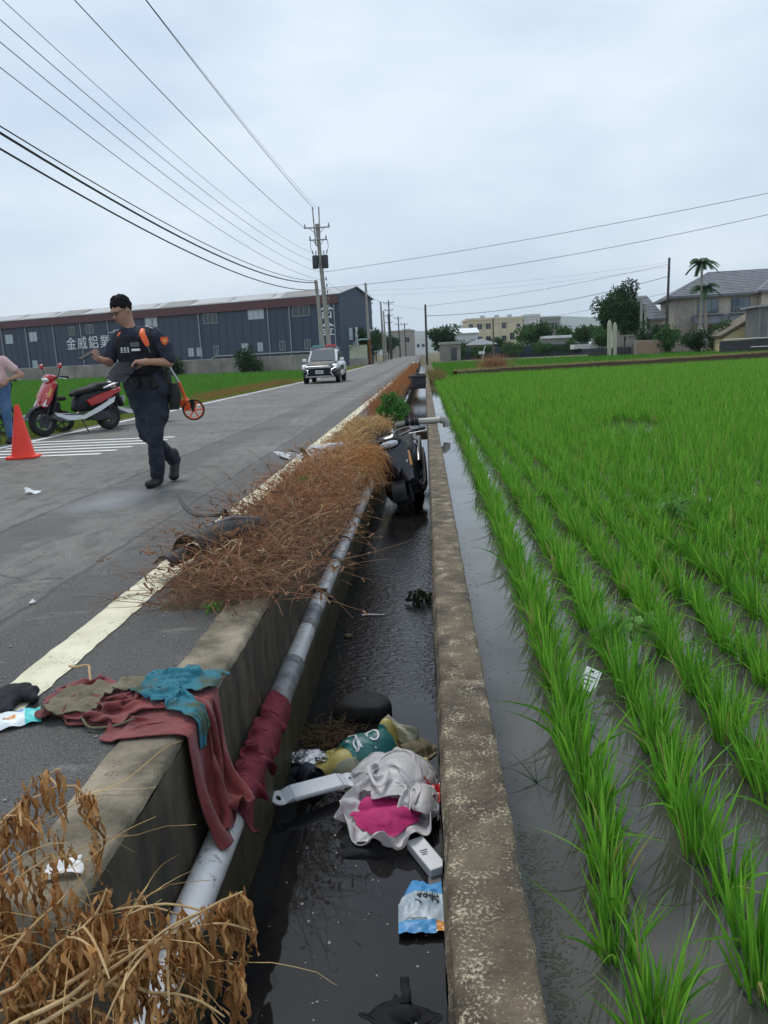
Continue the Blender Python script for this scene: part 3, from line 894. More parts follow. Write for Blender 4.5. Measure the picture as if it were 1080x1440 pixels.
def heap(n, y0, y1, length, width, a, b, droop, wob, over, seg=6, zoff=0.):
    over = over
    y = gg.uniform(y0, y1, n); x = gg.normal(-.96, .18, n)
    lim = np.where(y < 5.2, -1.42, -1.24); x = np.where(x < lim, lim+np.abs(gg.normal(0, .12, n)), x); x = np.minimum(x, -.64); wreck = (y > 8.9) & (y < 11.2); x = np.where(wreck & (x > -.84), x-.22, x)
    z = np.maximum(0.02, mound_h(x, y))*gg.uniform(.15, 1.05, n)+.01+zoff
    base = np.stack([x, y, z], 1)
    ang = gg.uniform(0, 6.283, n)
    d = np.stack([np.cos(ang)*np.where(y > 5.2, .7, 1)+over, np.sin(ang), gg.uniform(-.05, .75, n)], 1)
    return curvy(n, base, d, length*gg.uniform(.5, 1.4, n), width*gg.uniform(.6, 1.3, n), droop, wob, tint(n, a, b, gg, .25), seg, gg)
pieces = []
for args in ((2000, 3.4, 6.4, .32, .0042, (.23, .10, .055), (.44, .24, .13), .16, .13, .12),
             (3600, 4.8, 8.6, .24, .0046, (.33, .15, .07), (.56, .31, .15), .24, .20, .35),
             (4600, 7.2, 12.7, .21, .0062, (.46, .26, .11), (.70, .47, .23), .34, .25, .35),
             (1500, 3.6, 12.6, .16, .0085, (.42, .32, .18), (.62, .50, .30), .30, .30, .3),
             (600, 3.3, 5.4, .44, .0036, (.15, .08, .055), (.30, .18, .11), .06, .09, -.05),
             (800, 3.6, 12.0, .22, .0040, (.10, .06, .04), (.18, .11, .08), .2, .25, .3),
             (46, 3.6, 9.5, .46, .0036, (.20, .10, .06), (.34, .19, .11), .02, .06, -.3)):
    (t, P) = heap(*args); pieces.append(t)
    # withered leaf scraps on the stems
    sel = P[:, 2:, :].reshape(-1, 3); sel = sel[gg.choice(len(sel), min(len(sel), len(P)), replace=False)]
    nn = len(sel); dd = gg.normal(size=(nn, 3)); dd[:, 2] -= .8; dd /= np.linalg.norm(dd, axis=1, keepdims=True)
    bd = gg.normal(size=(nn, 3))
    pieces.append(ribbons(sel, dd, gg.uniform(.02, .05, nn), gg.uniform(.006, .015, nn), bd, gg.uniform(.1, .6, nn), 2, tint(nn, np.array(args[5])*.9, np.array(args[6])*.9, gg, .2), .2, gg))
# hanging over the ditch edge
for (n, y0, y1) in ((2300, 4.2, 6.6), (4200, 6.0, 12.4)):
    y = gg.uniform(y0, y1, n); x = gg.uniform(-.86, -.70, n); z = gg.uniform(.0, .16, n)
    dens = (vnoise(np.stack([y*1.3, 0*y, 0*y], 1), 2) > -.25) & ~((y > 8.7) & (y < 11.3))
    x, y, z = x[dens], y[dens], z[dens]; n2 = len(x)
    d = np.stack([gg.uniform(.2, 1.0, n2), gg.normal(0, .5, n2), gg.uniform(-.2, .5, n2)], 1)
    t, P = curvy(n2, np.stack([x, y, z], 1), d, gg.uniform(.2, .5, n2), gg.uniform(.004, .007, n2), .75, .2, tint(n2, (.33, .14, .05), (.52, .27, .10), gg, .25), 7, gg); pieces.append(t)
# strip of brown weeds further along the kerb
n = 9000; y = 15.2+(75-15.2)*gg.random(n)**1.4; x = gg.normal(-.95, .13, n)-.0*y
k = ~((y > 24) & (y < 25.5)); x, y = x[k], y[k]; n = len(x)
d = np.stack([gg.normal(0, .35, n), gg.normal(0, .35, n), np.ones(n)], 1)
t, P = curvy(n, np.stack([x, y, zr(y)], 1), d, gg.uniform(.15, .45, n), .006*np.maximum(1, y/14)*gg.uniform(.6, 1.2, n), .25, .2, tint(n, (.30, .115, .05), (.46, .22, .10), gg, .25), 5, gg); pieces.append(t)
V, F, C = merge(pieces)
stuff(np_mesh('dried_weeds', V, F, 'weed_dry', colors=C), 'tangled heap of rust-brown dried weeds along the concrete kerb', 'weeds')
# earth under the heap
ME = MB()
def earth(u, v):
    y = 3.3+u*9.5; x = -1.32+v*.54
    h = float(mound_h(np.array([x]), np.array([y]))[0])*.62
    h += .02*vnoise(np.array([[x*9, y*9, 0.]]), 3)[0]
    return (x, y, h-.02 if h > .03 else -.05)
ME.sheet(earth, 90, 14)
structure(ME.build('earth_heap', 'soil'))
def leafy(name, n, c, r, leaf, a, b, parent=None, mat='leaf', seed=3, clumps=9, flat=1.0, jitter=.35, up=.0):
    """a crown of leaf-sized faces gathered in clumps"""
    q = np.random.default_rng(seed)
    cc = q.normal(size=(clumps, 3)); cc /= np.linalg.norm(cc, axis=1, keepdims=True)
    cc *= q.uniform(.25, .8, (clumps, 1)); cr = q.uniform(.28, .5, clumps)
    k = q.integers(0, clumps, n)
    p = q.normal(size=(n, 3)); p /= np.linalg.norm(p, axis=1, keepdims=True); p *= (q.random((n, 1))**.45)
    P = (cc[k]+p*cr[k][:, None])*np.array(r)+np.array(c)
    d = p+q.normal(0, .5, (n, 3)); d[:, 2] += up; d /= np.linalg.norm(d, axis=1, keepdims=True)
    bd = q.normal(size=(n, 3)); bd[:, 2] -= .6
    shade = (1+.22*q.normal(size=clumps))[k][:, None]
    col = np.clip(tint(n, a, b, q, .2)*np.clip(shade, .6, 1.5), 0, 1)
    V, F, C = ribbons(P, d, leaf*q.uniform(.6, 1.3, n), leaf*.5*q.uniform(.7, 1.3, n), bd, q.uniform(0, .4, n), 2, col, .15, q,
                      wprof=lambda t: np.array([.25, 1., .1]))
    return np_mesh(name, V, F, mat, parent, colors=C)

# green shrub on the kerb
sh = thing('shrub', 'bushy bright green shrub growing on the kerb above the ditch', 'shrub', (-.58, 13.2, .0))
leafy('foliage', 2600, (0, 0, .24), (.33, .34, .30), .055, (.045, .15, .03), (.11, .27, .06), sh, seed=4, clumps=11)
mb = MB()
for a in range(5):
    an = a*1.3; mb.tube([(0, 0, -.05), (.06*math.cos(an), .06*math.sin(an), .12), (.17*math.cos(an), .17*math.sin(an), .30)], [.012, .009, .005], 5)
mb.build('stem', 'bark', sh)
# a sprig of fresh green in the dried weeds, two broad-leaved weeds among the rice
for (nm_, lab, loc, r, n, lf) in (
    ('green_sprig', 'small fresh green sprig poking out of the dried weeds', (-.98, 5.9, .19), (.09, .09, .07), 160, .03),
    ('green_sprig', 'tiny green sprig at the near foot of the dried weeds', (-1.02, 3.35, .02), (.05, .06, .04), 60, .02),
    ('broadleaf_weed', 'pale broad-leaved weed among the rice by the white card', (.83, 3.22, -.1), (.13, .13, .10), 60, .07),
    ('broadleaf_weed', 'pale broad-leaved weed rising from the middle of the rice', (1.72, 5.35, -.0), (.16, .14, .12), 70, .07)):
    tag(leafy(nm_, n, (0, 0, 0), r, lf, (.11, .27, .05), (.20, .36, .09), seed=n, clumps=6), lab, 'weed').location = loc
# stray thin grass in the open strip of paddy water
gq = np.random.default_rng(77); n = 9
ang = gq.uniform(0, 6.28, n); d = np.stack([np.cos(ang)*.9, np.sin(ang)*.9, .9*np.ones(n)], 1); d /= np.linalg.norm(d, axis=1, keepdims=True)
V, F, C = ribbons(np.zeros((n, 3)), d, gq.uniform(.08, .16, n), .0035*np.ones(n), np.tile([0, 0, -1.], (n, 1)), .2*np.ones(n), 4, tint(n, (.04, .09, .03), (.08, .16, .04), gq), .3, gq)
o = np_mesh('grass_tuft', V, F, 'rice', colors=C); o.location = (.305, 2.2, -.2)
tag(o, 'thin dark grass tuft alone in the open water beside the wall', 'grass')

# ------------------------------------------------------------------ the withered plant in the corner nearest the camera
wp = thing('withered_plant', 'withered brown plant with tan stems leaning over the kerb and ditch', 'plant', (-.90, 1.02, .03))
O = np.array((-.90, 1.02, .03))
STEMS = [[(-.90, 1.02, .0), (-0.669, 1.05, 0.061), (-0.547, 1.12, 0.101), (-0.455, 1.18, 0.142), (-0.385, 1.22, 0.166)],
 [(-.90, 1.02, .0), (-0.68, 1.06, 0.07), (-0.525, 1.14, 0.133), (-0.433, 1.18, 0.171), (-0.387, 1.2, 0.192), (-.36, 1.21, .185)],
 [(-.97, 1.06, .03), (-0.826, 1.2, 0.058), (-0.764, 1.25, 0.1), (-0.725, 1.28, 0.131)],
 [(-1.0, 1.2, .03), (-0.947, 1.45, 0.183), (-0.889, 1.47, 0.221), (-0.812, 1.5, 0.249), (-0.768, 1.5, 0.218), (-0.761, 1.48, 0.074)],
 [(-1.0, 1.2, .03), (-0.951, 1.45, 0.157), (-0.901, 1.46, 0.21), (-0.875, 1.47, 0.263)],
 [(-1.0, 1.1, .03), (-0.874, 1.3, 0.116), (-0.821, 1.32, 0.149), (-0.782, 1.33, 0.173)],
 [(-.90, 1.02, .0), (-0.71, 1.12, 0.108), (-0.655, 1.15, 0.153), (-0.611, 1.17, 0.165), (-0.596, 1.18, 0.215)],
 [(-0.60, 1.10, 0.09), (-0.556, 1.12, 0.072), (-0.493, 1.13, 0.041), (-0.448, 1.14, 0.017)],
 [(-0.65, 1.10, .09), (-0.598, 1.15, 0.095), (-0.526, 1.2, 0.081), (-0.436, 1.24, 0.023), (-0.388, 1.25, -0.017)],
 [(-.93, 1.05, .03), (-0.773, 1.1, 0.04), (-0.655, 1.12, 0.043), (-0.572, 1.12, -0.008)]]
def resample(pts, n):
    P = np.array(pts, float); s = np.concatenate([[0], np.cumsum(np.linalg.norm(np.diff(P, axis=0), axis=1))])
    t = np.linspace(0, s[-1], n)
    return np.stack([np.interp(t, s, P[:, i]) for i in range(3)], 1)
def smooth_path(pts, n=14):
    Q = resample(pts, n)
    for _ in range(2): Q[1:-1] = .25*Q[:-2]+.5*Q[1:-1]+.25*Q[2:]
    return Q
gw = np.random.default_rng(41)
leaf_parts = []
def wilted(P, n, size, gw):
    """hanging crumpled leaves at points P"""
    k = gw.integers(0, len(P), n); B = P[k]+gw.normal(0, .006, (n, 3))
    seg = 6; t = np.linspace(0, 1, seg+1)
    L = size*gw.uniform(.4, 1.35, n); W = np.minimum(L*gw.uniform(.07, .20, n), .0095)
    ang = gw.uniform(0, 6.28, n)
    cx = np.cos(ang)[:, None]; sy = np.sin(ang)[:, None]
    T = t[None, :]
    px = B[:, :1]+cx*L[:, None]*(.30*T*(1-T)*2+.08*np.sin(T*9+ang[:, None]*3))
    py = B[:, 1:2]+sy*L[:, None]*(.30*T*(1-T)*2+.08*np.cos(T*8+ang[:, None]*5))
    pz = B[:, 2:]-L[:, None]*T*.95
    C0 = np.stack([px, py, pz], -1)
    tw = ang[:, None]+1.57+T*gw.normal(0, 1.6, (n, 1))
    wprof = np.array([.15, .7, 1, .95, .8, .5, .08])[None, :]*(1+.25*gw.normal(size=(n, seg+1)))
    side = np.stack([np.cos(tw), np.sin(tw), .7*np.sin(T*14+ang[:, None])], -1)*(W[:, None]*wprof*.5)[..., None]
    fold = np.stack([-np.sin(tw), np.cos(tw), 0*tw], -1)*(W[:, None]*.45*wprof)[..., None]
    V = np.stack([C0-side+fold, C0, C0+side+fold*gw.uniform(.3, 1.4, (n, 1, 1))], 2).reshape(-1, 3)
    V = V+gw.normal(0, .0016, V.shape)
    a = (np.arange(n)*(seg+1)*3)[:, None, None]+(np.arange(seg)*3)[None, :, None]+np.arange(2)[None, None, :]
    a = a.reshape(-1); F = np.stack([a, a+1, a+4, a+3], 1)
    return V, F, np.repeat(tint(n, (.26, .115, .042), (.66, .36, .14), gw, .25), (seg+1)*3, 0)
for k, st in enumerate(STEMS):
    Q = smooth_path(np.array(st)-O, 16)
    Q[1:-1] += gw.normal(0, .0025, Q[1:-1].shape)
    r = np.linspace(.0058 if k < 2 else .0042, .002, len(Q))
    MB().tube(Q, list(r), 7).build('stem', 'stem_tan', wp)
    leaf_parts.append(wilted(Q[4:], 42, .078, gw))
    for _ in range(3):      # side twigs
        i = int(gw.integers(5, 14)); d = gw.normal(size=3); d[2] = abs(d[2])*.5; d /= np.linalg.norm(d)
        tw = np.array([Q[i], Q[i]+d*.05, Q[i]+d*.10+np.array([0, 0, -.015]), Q[i]+d*.14+np.array([0, 0, -.05])])
        MB().tube(smooth_path(tw, 7), [.0022]*6+[.0012], 5).build('twig', 'stem_tan', wp)
        leaf_parts.append(wilted(smooth_path(tw, 7)[2:], 9, .07, gw))
# dense brown mass in the corner
cm = np.array([(-.93, 1.22, .10), (-.86, 1.28, .06), (-.80, 1.26, .03), (-.72, 1.2, .05), (-.66, 1.2, .1), (-.62, 1.22, .14), (-.9, 1.35, .12),
               (-.86, 1.4, .16), (-.79, 1.45, .2), (-.80, 1.18, .02), (-.70, 1.22, .12), (-.57, 1.21, .10), (-.5, 1.2, .06), (-.78, 1.32, .15), (-.85, 1.2, .1), (-.74, 1.15, .05)])-O
cl = np.concatenate([cm+gw.normal(0, .03, cm.shape) for _ in range(8)])
leaf_parts.append(wilted(cl, 380, .068, gw))
tipc = np.array([(-.372, 1.215, .17), (-.39, 1.24, .0), (-.405, 1.23, .14), (-.45, 1.18, .13)])-O
leaf_parts.append(wilted(tipc, 70, .13, gw))
V, F, C = merge(leaf_parts)
np_mesh('leaves', V, F, 'weed_dry', wp, colors=C, smooth=True)
n = 60; B = cl[gw.integers(0, len(cl), n)]; d = gw.normal(size=(n, 3)); d[:, 0] += .8; d[:, 2] *= .5
t, P = curvy(n, B, d, gw.uniform(.12, .32, n), .0026*np.ones(n), .15, .12, tint(n, (.42, .26, .10), (.6, .42, .2), gw), 7, gw)
np_mesh('straws', *t[:2], 'weed_dry', wp, colors=t[2])
# ------------------------------------------------------------------ buildings and poles
def rot_thing(name, label, cat, p, rz): return thing(name, label, cat, p, rz)
def lettering(txt, size, parent, loc, rot, mat='letter_white', ext=.01, name='lettering', align='CENTER'):
    cu = bpy.data.curves.new(name, 'FONT'); cu.body = txt; cu.size = size; cu.extrude = ext; cu.align_x = align; cu.align_y = 'CENTER'
    cu.materials.append(MATS[mat])
    tmp = bpy.data.objects.new(name, cu); COL.objects.link(tmp)
    dg = bpy.context.evaluated_depsgraph_get(); dg.update()
    me = bpy.data.meshes.new_from_object(tmp.evaluated_get(dg)); bpy.data.objects.remove(tmp)
    me.materials.clear(); me.materials.append(MATS[mat])
    o = bpy.data.objects.new(name, me); COL.objects.link(o)
    o.parent = parent; o.location = loc; o.rotation_euler = rot
    return o

# dark blue warehouse: local x along the long front (towards the left of the picture), local y to the back
WH = thing('warehouse', 'long dark blue metal warehouse with white characters on its front', 'warehouse', (-12.0, 112.0, .30), math.atan2(19, -51.1)); WH.scale = (1.22, 1.22, 1.22)
# local frame: +x runs along the front away from the gable end; back side is local -y
Lw, Dw, Ew, Pw = 78., 9.2, 8.1, 9.05
mb = MB(); mb.box(0, Lw, -.2, 0, -.6, Ew); mb.build('front_wall', 'navy_panel', WH, smooth=False)
mb = MB(); mb.prism([(-Dw, -.6), (0, -.6), (0, Ew), (-Dw/2, Pw), (-Dw, Ew-.2)], -.15, 0, 'yz'); mb.build('gable_wall', 'navy_gable', WH, smooth=False)
mb = MB(); mb.prism([(-Dw, -.6), (0, -.6), (0, Ew), (-Dw/2, Pw), (-Dw, Ew-.2)], Lw, Lw+.15, 'yz'); mb.build('end_wall', 'navy_gable', WH, smooth=False)
mb = MB(); mb.box(0, Lw, -Dw, -Dw+.2, -.6, Ew-.2); mb.build('back_wall', 'navy_panel', WH, smooth=False)
mb = MB(); mb.add([(-.4, .35, Ew-.05), (Lw+.4, .35, Ew-.05), (Lw+.4, -Dw/2, Pw+.1), (-.4, -Dw/2, Pw+.1), (Lw+.4, -Dw-.3, Ew-.25), (-.4, -Dw-.3, Ew-.25),
                   (-.4, .35, Ew+.05), (Lw+.4, .35, Ew+.05), (Lw+.4, -Dw/2, Pw+.2), (-.4, -Dw/2, Pw+.2), (Lw+.4, -Dw-.3, Ew-.15), (-.4, -Dw-.3, Ew-.15)],
                  [(0, 3, 2, 1), (3, 5, 4, 2), (6, 7, 8, 9), (9, 8, 10, 11), (0, 1, 7, 6), (0, 6, 9, 3), (3, 9, 11, 5), (1, 2, 8, 7), (2, 4, 10, 8), (4, 5, 11, 10)])
roof = mb.build('roof', 'roof_grey', WH, smooth=False)
for i in range(13):      # dark strips of roof panels
    x = 3+i*6.0
    def rp(u, v, x=x): return (x+u*4.6+v*1.4, .1-v*(Dw/2-.6), Ew+.13+v*(Pw-Ew+.02))
    MB().sheet(rp, 1, 1).build('roof_panel', 'corrugated' if i % 3 == 0 else 'roof_grey', roof, smooth=False)
mb = MB(); mb.box(-.1, Lw, .02, .30, Ew-1.0, Ew-.08); mb.build('fascia', 'fascia', WH, smooth=False)
# panel joints as vertical downpipes, window bands
for x in (.5, 2.6, 6.5, 9.5, 19.7, 27.0, 34.5, 39.3, 44.3, 49.5, 54.3):
    mb = MB(); mb.tube([(x, .1, Ew-1.0), (x, .1, .3)], .07, 6); mb.build('downpipe', 'trim_pale', WH)
for k in range(65):
    mb = MB(); mb.box(k*1.2+.05, k*1.2+.11, .0, .035, -.3, Ew-1.0)
    if k < 1: seam0 = mb.build('cladding_rib', 'navy_gable', WH, smooth=False)
    else:
        c = seam0.copy(); COL.objects.link(c); c.location = (k*1.2, 0, 0)
def window(parent, x, z, w, h, y, pane='window_pale', frame='trim_pale', sgn=1, n=2, mull=.05):
    f = MB(); t = .06
    f.box(x-w/2, x+w/2, y, y+sgn*.05 if sgn > 0 else y, z-h/2, z-h/2+t) if sgn > 0 else f.box(x-w/2, x+w/2, y-.05, y, z-h/2, z-h/2+t)
    ya, yb = (y, y+.05) if sgn > 0 else (y-.05, y)
    f = MB(); f.box(x-w/2, x+w/2, ya, yb, z-h/2, z-h/2+t); f.box(x-w/2, x+w/2, ya, yb, z+h/2-t, z+h/2)
    f.box(x-w/2, x-w/2+t, ya, yb, z-h/2+t, z+h/2-t); f.box(x+w/2-t, x+w/2, ya, yb, z-h/2+t, z+h/2-t)
    for i in range(1, n): f.box(x-w/2+w*i/n-mull/2, x-w/2+w*i/n+mull/2, ya, yb, z-h/2+t, z+h/2-t)
    fo = f.build('window', frame, parent, smooth=False)
    yp = y+.015 if sgn > 0 else y-.015
    p = MB(); p.box(x-w/2+t, x+w/2-t, min(yp, y), max(yp, y), z-h/2+t, z+h/2-t); p.build('pane', pane, fo, smooth=False)
for x, z, w, h, pn in ((4.9, 6.5, 2.3, 1.2, 'window_dark'), (11.2, 6.5, 2.3, 1.2, 'window_pale'), (17.9, 6.4, 2.1, 1.2, 'window_dark'), (27.2, 6.5, 2.0, 1.3, 'window_pale'),
                        (37.7, 6.2, 1.4, 1.2, 'window_dark'), (40.9, 6.1, 1.0, 1.1, 'window_dark'), (48.2, 5.7, 1.5, 1.3, 'window_pale'), (52.9, 5.6, 1.5, 1.3, 'window_pale'),
                        (4.3, 2.6, .8, 1.1, 'window_dark'), (7.75, 2.6, .8, 1.1, 'window_dark'), (10.9, 2.6, .8, 1.1, 'window_pale'), (13.1, 2.6, 1.0, 1.1, 'window_pale'), (17.4, 2.5, .8, 1.1, 'window_dark'),
                        (20.0, 2.4, .9, 1.1, 'window_pale'), (21.3, 2.4, .9, 1.1, 'window_pale'), (33.2, 2.1, 1.0, 1.1, 'window_pale'), (48.5, 1.9, 1.0, 1.1, 'window_pale')):
    window(WH, x, z, w, h, .03, pn, n=3 if w > 2 else 2)
mb = MB(); mb.tube([(0, .25, 1.75), (17.5, .25, 1.75), (18.3, .25, 1.35), (70, .25, 1.35)], .09, 6); mb.build('conduit', 'trim_pale', WH)
for x in (24.5, 38): MB().box(x, x+.9, .04, .5, .5, 1.3, .04).build('air_unit', 'white_paint', WH)
for ch, x in zip('金威鋁業', (41.3, 39.3, 37.3, 35.3)):
    lettering(ch, 1.8, WH, (x, .06, 4.3), (R(90), 0, R(180)))
for ch, z in (('合', 6.15), ('金', 4.2)):
    lettering(ch, 1.9, WH, (1.5, .06, z), (R(90), 0, R(180)))
# gable end details (gable plane at local x = -.15)
for yy, z, w, h in ((-2.6, 3.6, .9, 1.4), (-8.4, 3.6, .5, 1.3)):
    mb = MB(); mb.box(-.24, -.16, yy-w/2, yy+w/2, z-h/2, z+h/2); mb.build('window', 'window_pale', WH, smooth=False)
MB().box(-.42, -.17, -4.2, -3.8, 2.2, 4.4, .05).build('vent_pipe', 'white_wall', WH)
MB().tube([(-.3, -3.2, .2), (-.3, -3.2, 2.6)], .12, 8).build('vent_pipe', 'alu', WH)

# concrete boundary wall in front of the warehouse
FW = thing('boundary_wall', 'stained grey concrete boundary wall in front of the dark warehouse', 'wall', (-11.5, 84.5, .05), math.atan2(.36, -.933))
for k in range(22):
    mb = MB(); mb.box(k*3.2, k*3.2+3.16, -.1, .1, -.5, 1.75, .03)
    mb.build('wall_panel', 'fence_concrete', FW, smooth=False)
# low shed with teal tarpaulin beside the striped pole
SH = thing('roadside_shed', 'low grey shed under a dark teal tarpaulin by the striped pole', 'shed', (-9.6, 101.0, .3), R(4)); SH.scale = (.68, 1, 1.1)
MB().box(-.2, 3.4, 0, 2.2, -.2, .75).build('plinth', 'fence_concrete', SH, smooth=False)
MB().box(-.1, 3.3, .1, 2.1, .75, 2.3, .03).build('wall', 'pillar_pale', SH, smooth=False)
mb = MB(); mb.sheet(lambda u, v: (-.4+u*4.0, -.3+v*2.8, 2.35+.75*math.sin(min(1, u*1.25)*math.pi*.62)*(1-.5*abs(v-.5))-.5*(1-u)**2), 8, 6); mb.build('tarpaulin', 'tarp_teal', SH)

# ---- utility poles
def tapered_pole(parent, h, r0, r1, base=(0, 0, -.6), top=None, mat='pole_concrete', name='pole'):
    top = top or (0, 0, h)
    return MB().tube([base, top], [r0, r1], 12).build(name, mat, parent)
def leaning(label, base, top, r0, r1, mat='pole_concrete', cat='utility pole'):
    t = thing('utility_pole', label, cat, base, 0, 'utility poles along the road')
    d = Vector(top)-Vector(base)
    MB().tube([(-d.x*.05, -d.y*.05, -.6), d], [r0, r1], 12).build('shaft', mat, t)
    return t, d
def insulator(parent, p, h=.28, r=.07):
    mb = MB(); m = Matrix.Translation(p)
    mb.lathe([(.02, 0), (r*.6, .02), (r, .08), (r*.55, .12), (r*.9, .17), (r*.5, .21), (r*.6, .26), (.01, h)], 8, m); return mb.build('insulator', 'metal_grey', parent)
def crossarm(parent, z, w, cx=0, cy=0, n=3, ins=True, th=.09):
    mb = MB(); mb.box(cx-w/2, cx+w/2, cy-.28, cy-.28+th, z-th/2, z+th/2, .01); mb.tube([(cx-w*.3, cy-.23, z), (cx, cy-.15, z-.6)], .025, 6); mb.tube([(cx+w*.3, cy-.23, z), (cx, cy-.15, z-.6)], .025, 6)
    a = mb.build('crossarm', 'metal_grey', parent)
    if ins:
        for i in range(n): insulator(a, (cx-w/2+.08+(w-.16)*i/max(1, n-1), cy-.23, z+.04))
    return a
P1b, P1t = (-7.42, 62.0, .1), (-7.93, 62.0, 11.4)
p1, d1 = leaning('tall leaning concrete utility pole with twin transformers behind the patrol car', P1b, P1t, .21, .14)
def on1(z): f = (z-P1b[2])/(P1t[2]-P1b[2]); return (d1.x*f, 0.)
ex = d1
for s in (-.16, .16):
    MB().tube([(ex.x+s, -.05, ex.z-1.6), (ex.x+s*1.5-.02, -.05, ex.z+1.0)], .05, 6).build('top_bracket', 'pole_concrete', p1)
    insulator(p1, (ex.x+s*1.5-.02, -.05, ex.z+1.0), .25, .06)
cx, _ = on1(11.1); crossarm(p1, 11.0, 2.0, cx, 0, 2)
cx, _ = on1(10.2); crossarm(p1, 10.1, 1.4, cx, 0, 2)
cx, _ = on1(8.7)
for s in (-.42, .42):
    tr = MB().lathe([(.01, 0), (.25, 0), (.27, .05), (.27, 1.0), (.25, 1.05), (.18, 1.1), (.01, 1.12)], 14, Matrix.Translation((cx+s*.9, -.15, 8.0)) @ Matrix.Scale(.9, 4)).build('transformer', 'metal_dark', p1)
    for q in (-.12, .12): insulator(tr, (cx+s+q, -.15, 9.05), .3, .06)
    MB().tube([(cx+s*1.5, -.2, 10.1), (cx+s*1.65, -.2, 9.6), (cx+s*1.35, -.2, 9.2)], .02, 5).build('jumper', 'wire', p1)
for z in (7.1, 6.6, 6.1, 5.6, 5.1, 4.6):
    cx, _ = on1(z); insulator(p1, (cx+.3, -.1, z), .22, .07)
p2, d2 = leaning('shorter plain concrete pole carrying cables, beside the transformer pole', (-7.25, 57, .08), (-7.6, 57, 6.75), .17, .12)
p3, d3 = leaning('concrete pole with black and orange striped foot near the low shed', (-7.22, 104, .35), (-7.38, 104, 10.75), .21, .14)
mb = MB(); 
for k in range(7):
    a0 = k*2*math.pi/7
    for band in range(1):
        vs = []
        for i in range(13):
            f = i/12; a = a0+f*2.6; z = .0+f*3.2; rr = .215-.004*f
            vs += [(d3.x/10.3*z+rr*math.cos(a), rr*math.sin(a), z), (d3.x/10.3*z+rr*math.cos(a+.45), rr*math.sin(a+.45), z)]
        mb.add(vs, [(2*i, 2*i+1, 2*i+3, 2*i+2) for i in range(12)])
mb.build('orange_stripes', 'stripe_orange', p3)
MB().tube([(0, 0, -.3), (d3.x/10.3*3.2, 0, 3.2)], [.212, .208], 14).build('black_band', 'stripe_black', p3)
FAR = [(-6.6, 128, 9.5, 0, 'thin bare pole just past the striped pole'), (-7.3, 150, 9.2, 0, 'slim pole behind the low shed, left of the crossarm poles'), (-7.0, 168, 12.2, 2, 'tall far pole with stacked crossarms near the road end'),
       (-8.0, 185, 10.3, 2, 'far pole with a crossarm half hidden by roadside trees'), (-6.3, 205, 10.5, 2, 'distant crossarm pole beside the road bend'), (-5.6, 240, 10, 2, 'more distant crossarm pole beside the road end'), (-5.0, 280, 9.5, 1, 'farthest small pole by the road end'),
       (-9.8, 142, 10.6, 2, 'far pole with crossarms just beside the warehouse gable')]
for x, y, h, arms, lab in FAR:
    t = thing('utility_pole', lab, 'utility pole', (x, y, float(zr(y))), 0, 'utility poles along the road')
    MB().tube([(0, 0, -.5), (-.05*h*.4, 0, h)], [.2, .13], 10).build('shaft', 'pole_dark' if arms else 'pole_concrete', t)
    for a in range(arms): crossarm(t, h-.5-a*1.5, 2.2-.3*a, -.05*h*.38, 0, 3, th=.14)
t = thing('utility_pole', 'dark slim pole standing at the far end of the ditch', 'utility pole', (.30, 100, .3)); MB().tube([(0, 0, -.6), (0, 0, 7.1)], [.17, .12], 10).build('shaft', 'pole_dark', t)
t = thing('utility_pole', 'thin brown pole in front of the cream apartment block', 'utility pole', (9.0, 103, .3)); MB().tube([(0, 0, -.6), (0, 0, 5.2)], [.12, .09], 8).build('shaft', 'bark', t)
t = thing('utility_pole', 'tall dark pole in front of the grey-roofed villa', 'utility pole', (27.75, 92, .28)); MB().tube([(0, 0, -.6), (.1, 0, 10.4)], [.17, .13], 10).build('shaft', 'pole_dark', t)
for i, (x, lab) in enumerate(((25.0, 'pale concrete post standing by the dark round tree'), (25.5, 'shorter pale concrete post right beside its taller twin'))):
    t = thing('concrete_post', lab, 'post', (x, 92.5, .28)); MB().tube([(0, 0, -.5), (0, 0, 6.1-.6*i)], [.17, .15], 8).build('shaft', 'pole_concrete', t)
t = thing('concrete_post', 'thick dark post at the end of the earth bank', 'post', (25.6, 57.2, .05)); MB().box(-.3, .55, -.25, .25, -.4, 1.9, .03).build('shaft', 'pole_dark', t)
# the pole beside the road behind the camera's left, and one off to the right, which carry the wires
t = thing('utility_pole', 'near concrete pole out to the left carrying all the road wires', 'utility pole', (-8.6, 9.0, -.05)); MB().tube([(0, 0, -.6), (0, 0, 13)], [.22, .15], 12).build('shaft', 'pole_concrete', t); crossarm(t, 12.4, 2.3, 0, 0, 2)
t = thing('utility_pole', 'concrete pole out to the right at the field edge carrying two wires', 'utility pole', (33.0, 40.0, -.1)); MB().tube([(0, 0, -.6), (0, 0, 11.2)], [.22, .15], 12).build('shaft', 'pole_concrete', t); crossarm(t, 10.8, 1.8, 0, 0, 2)

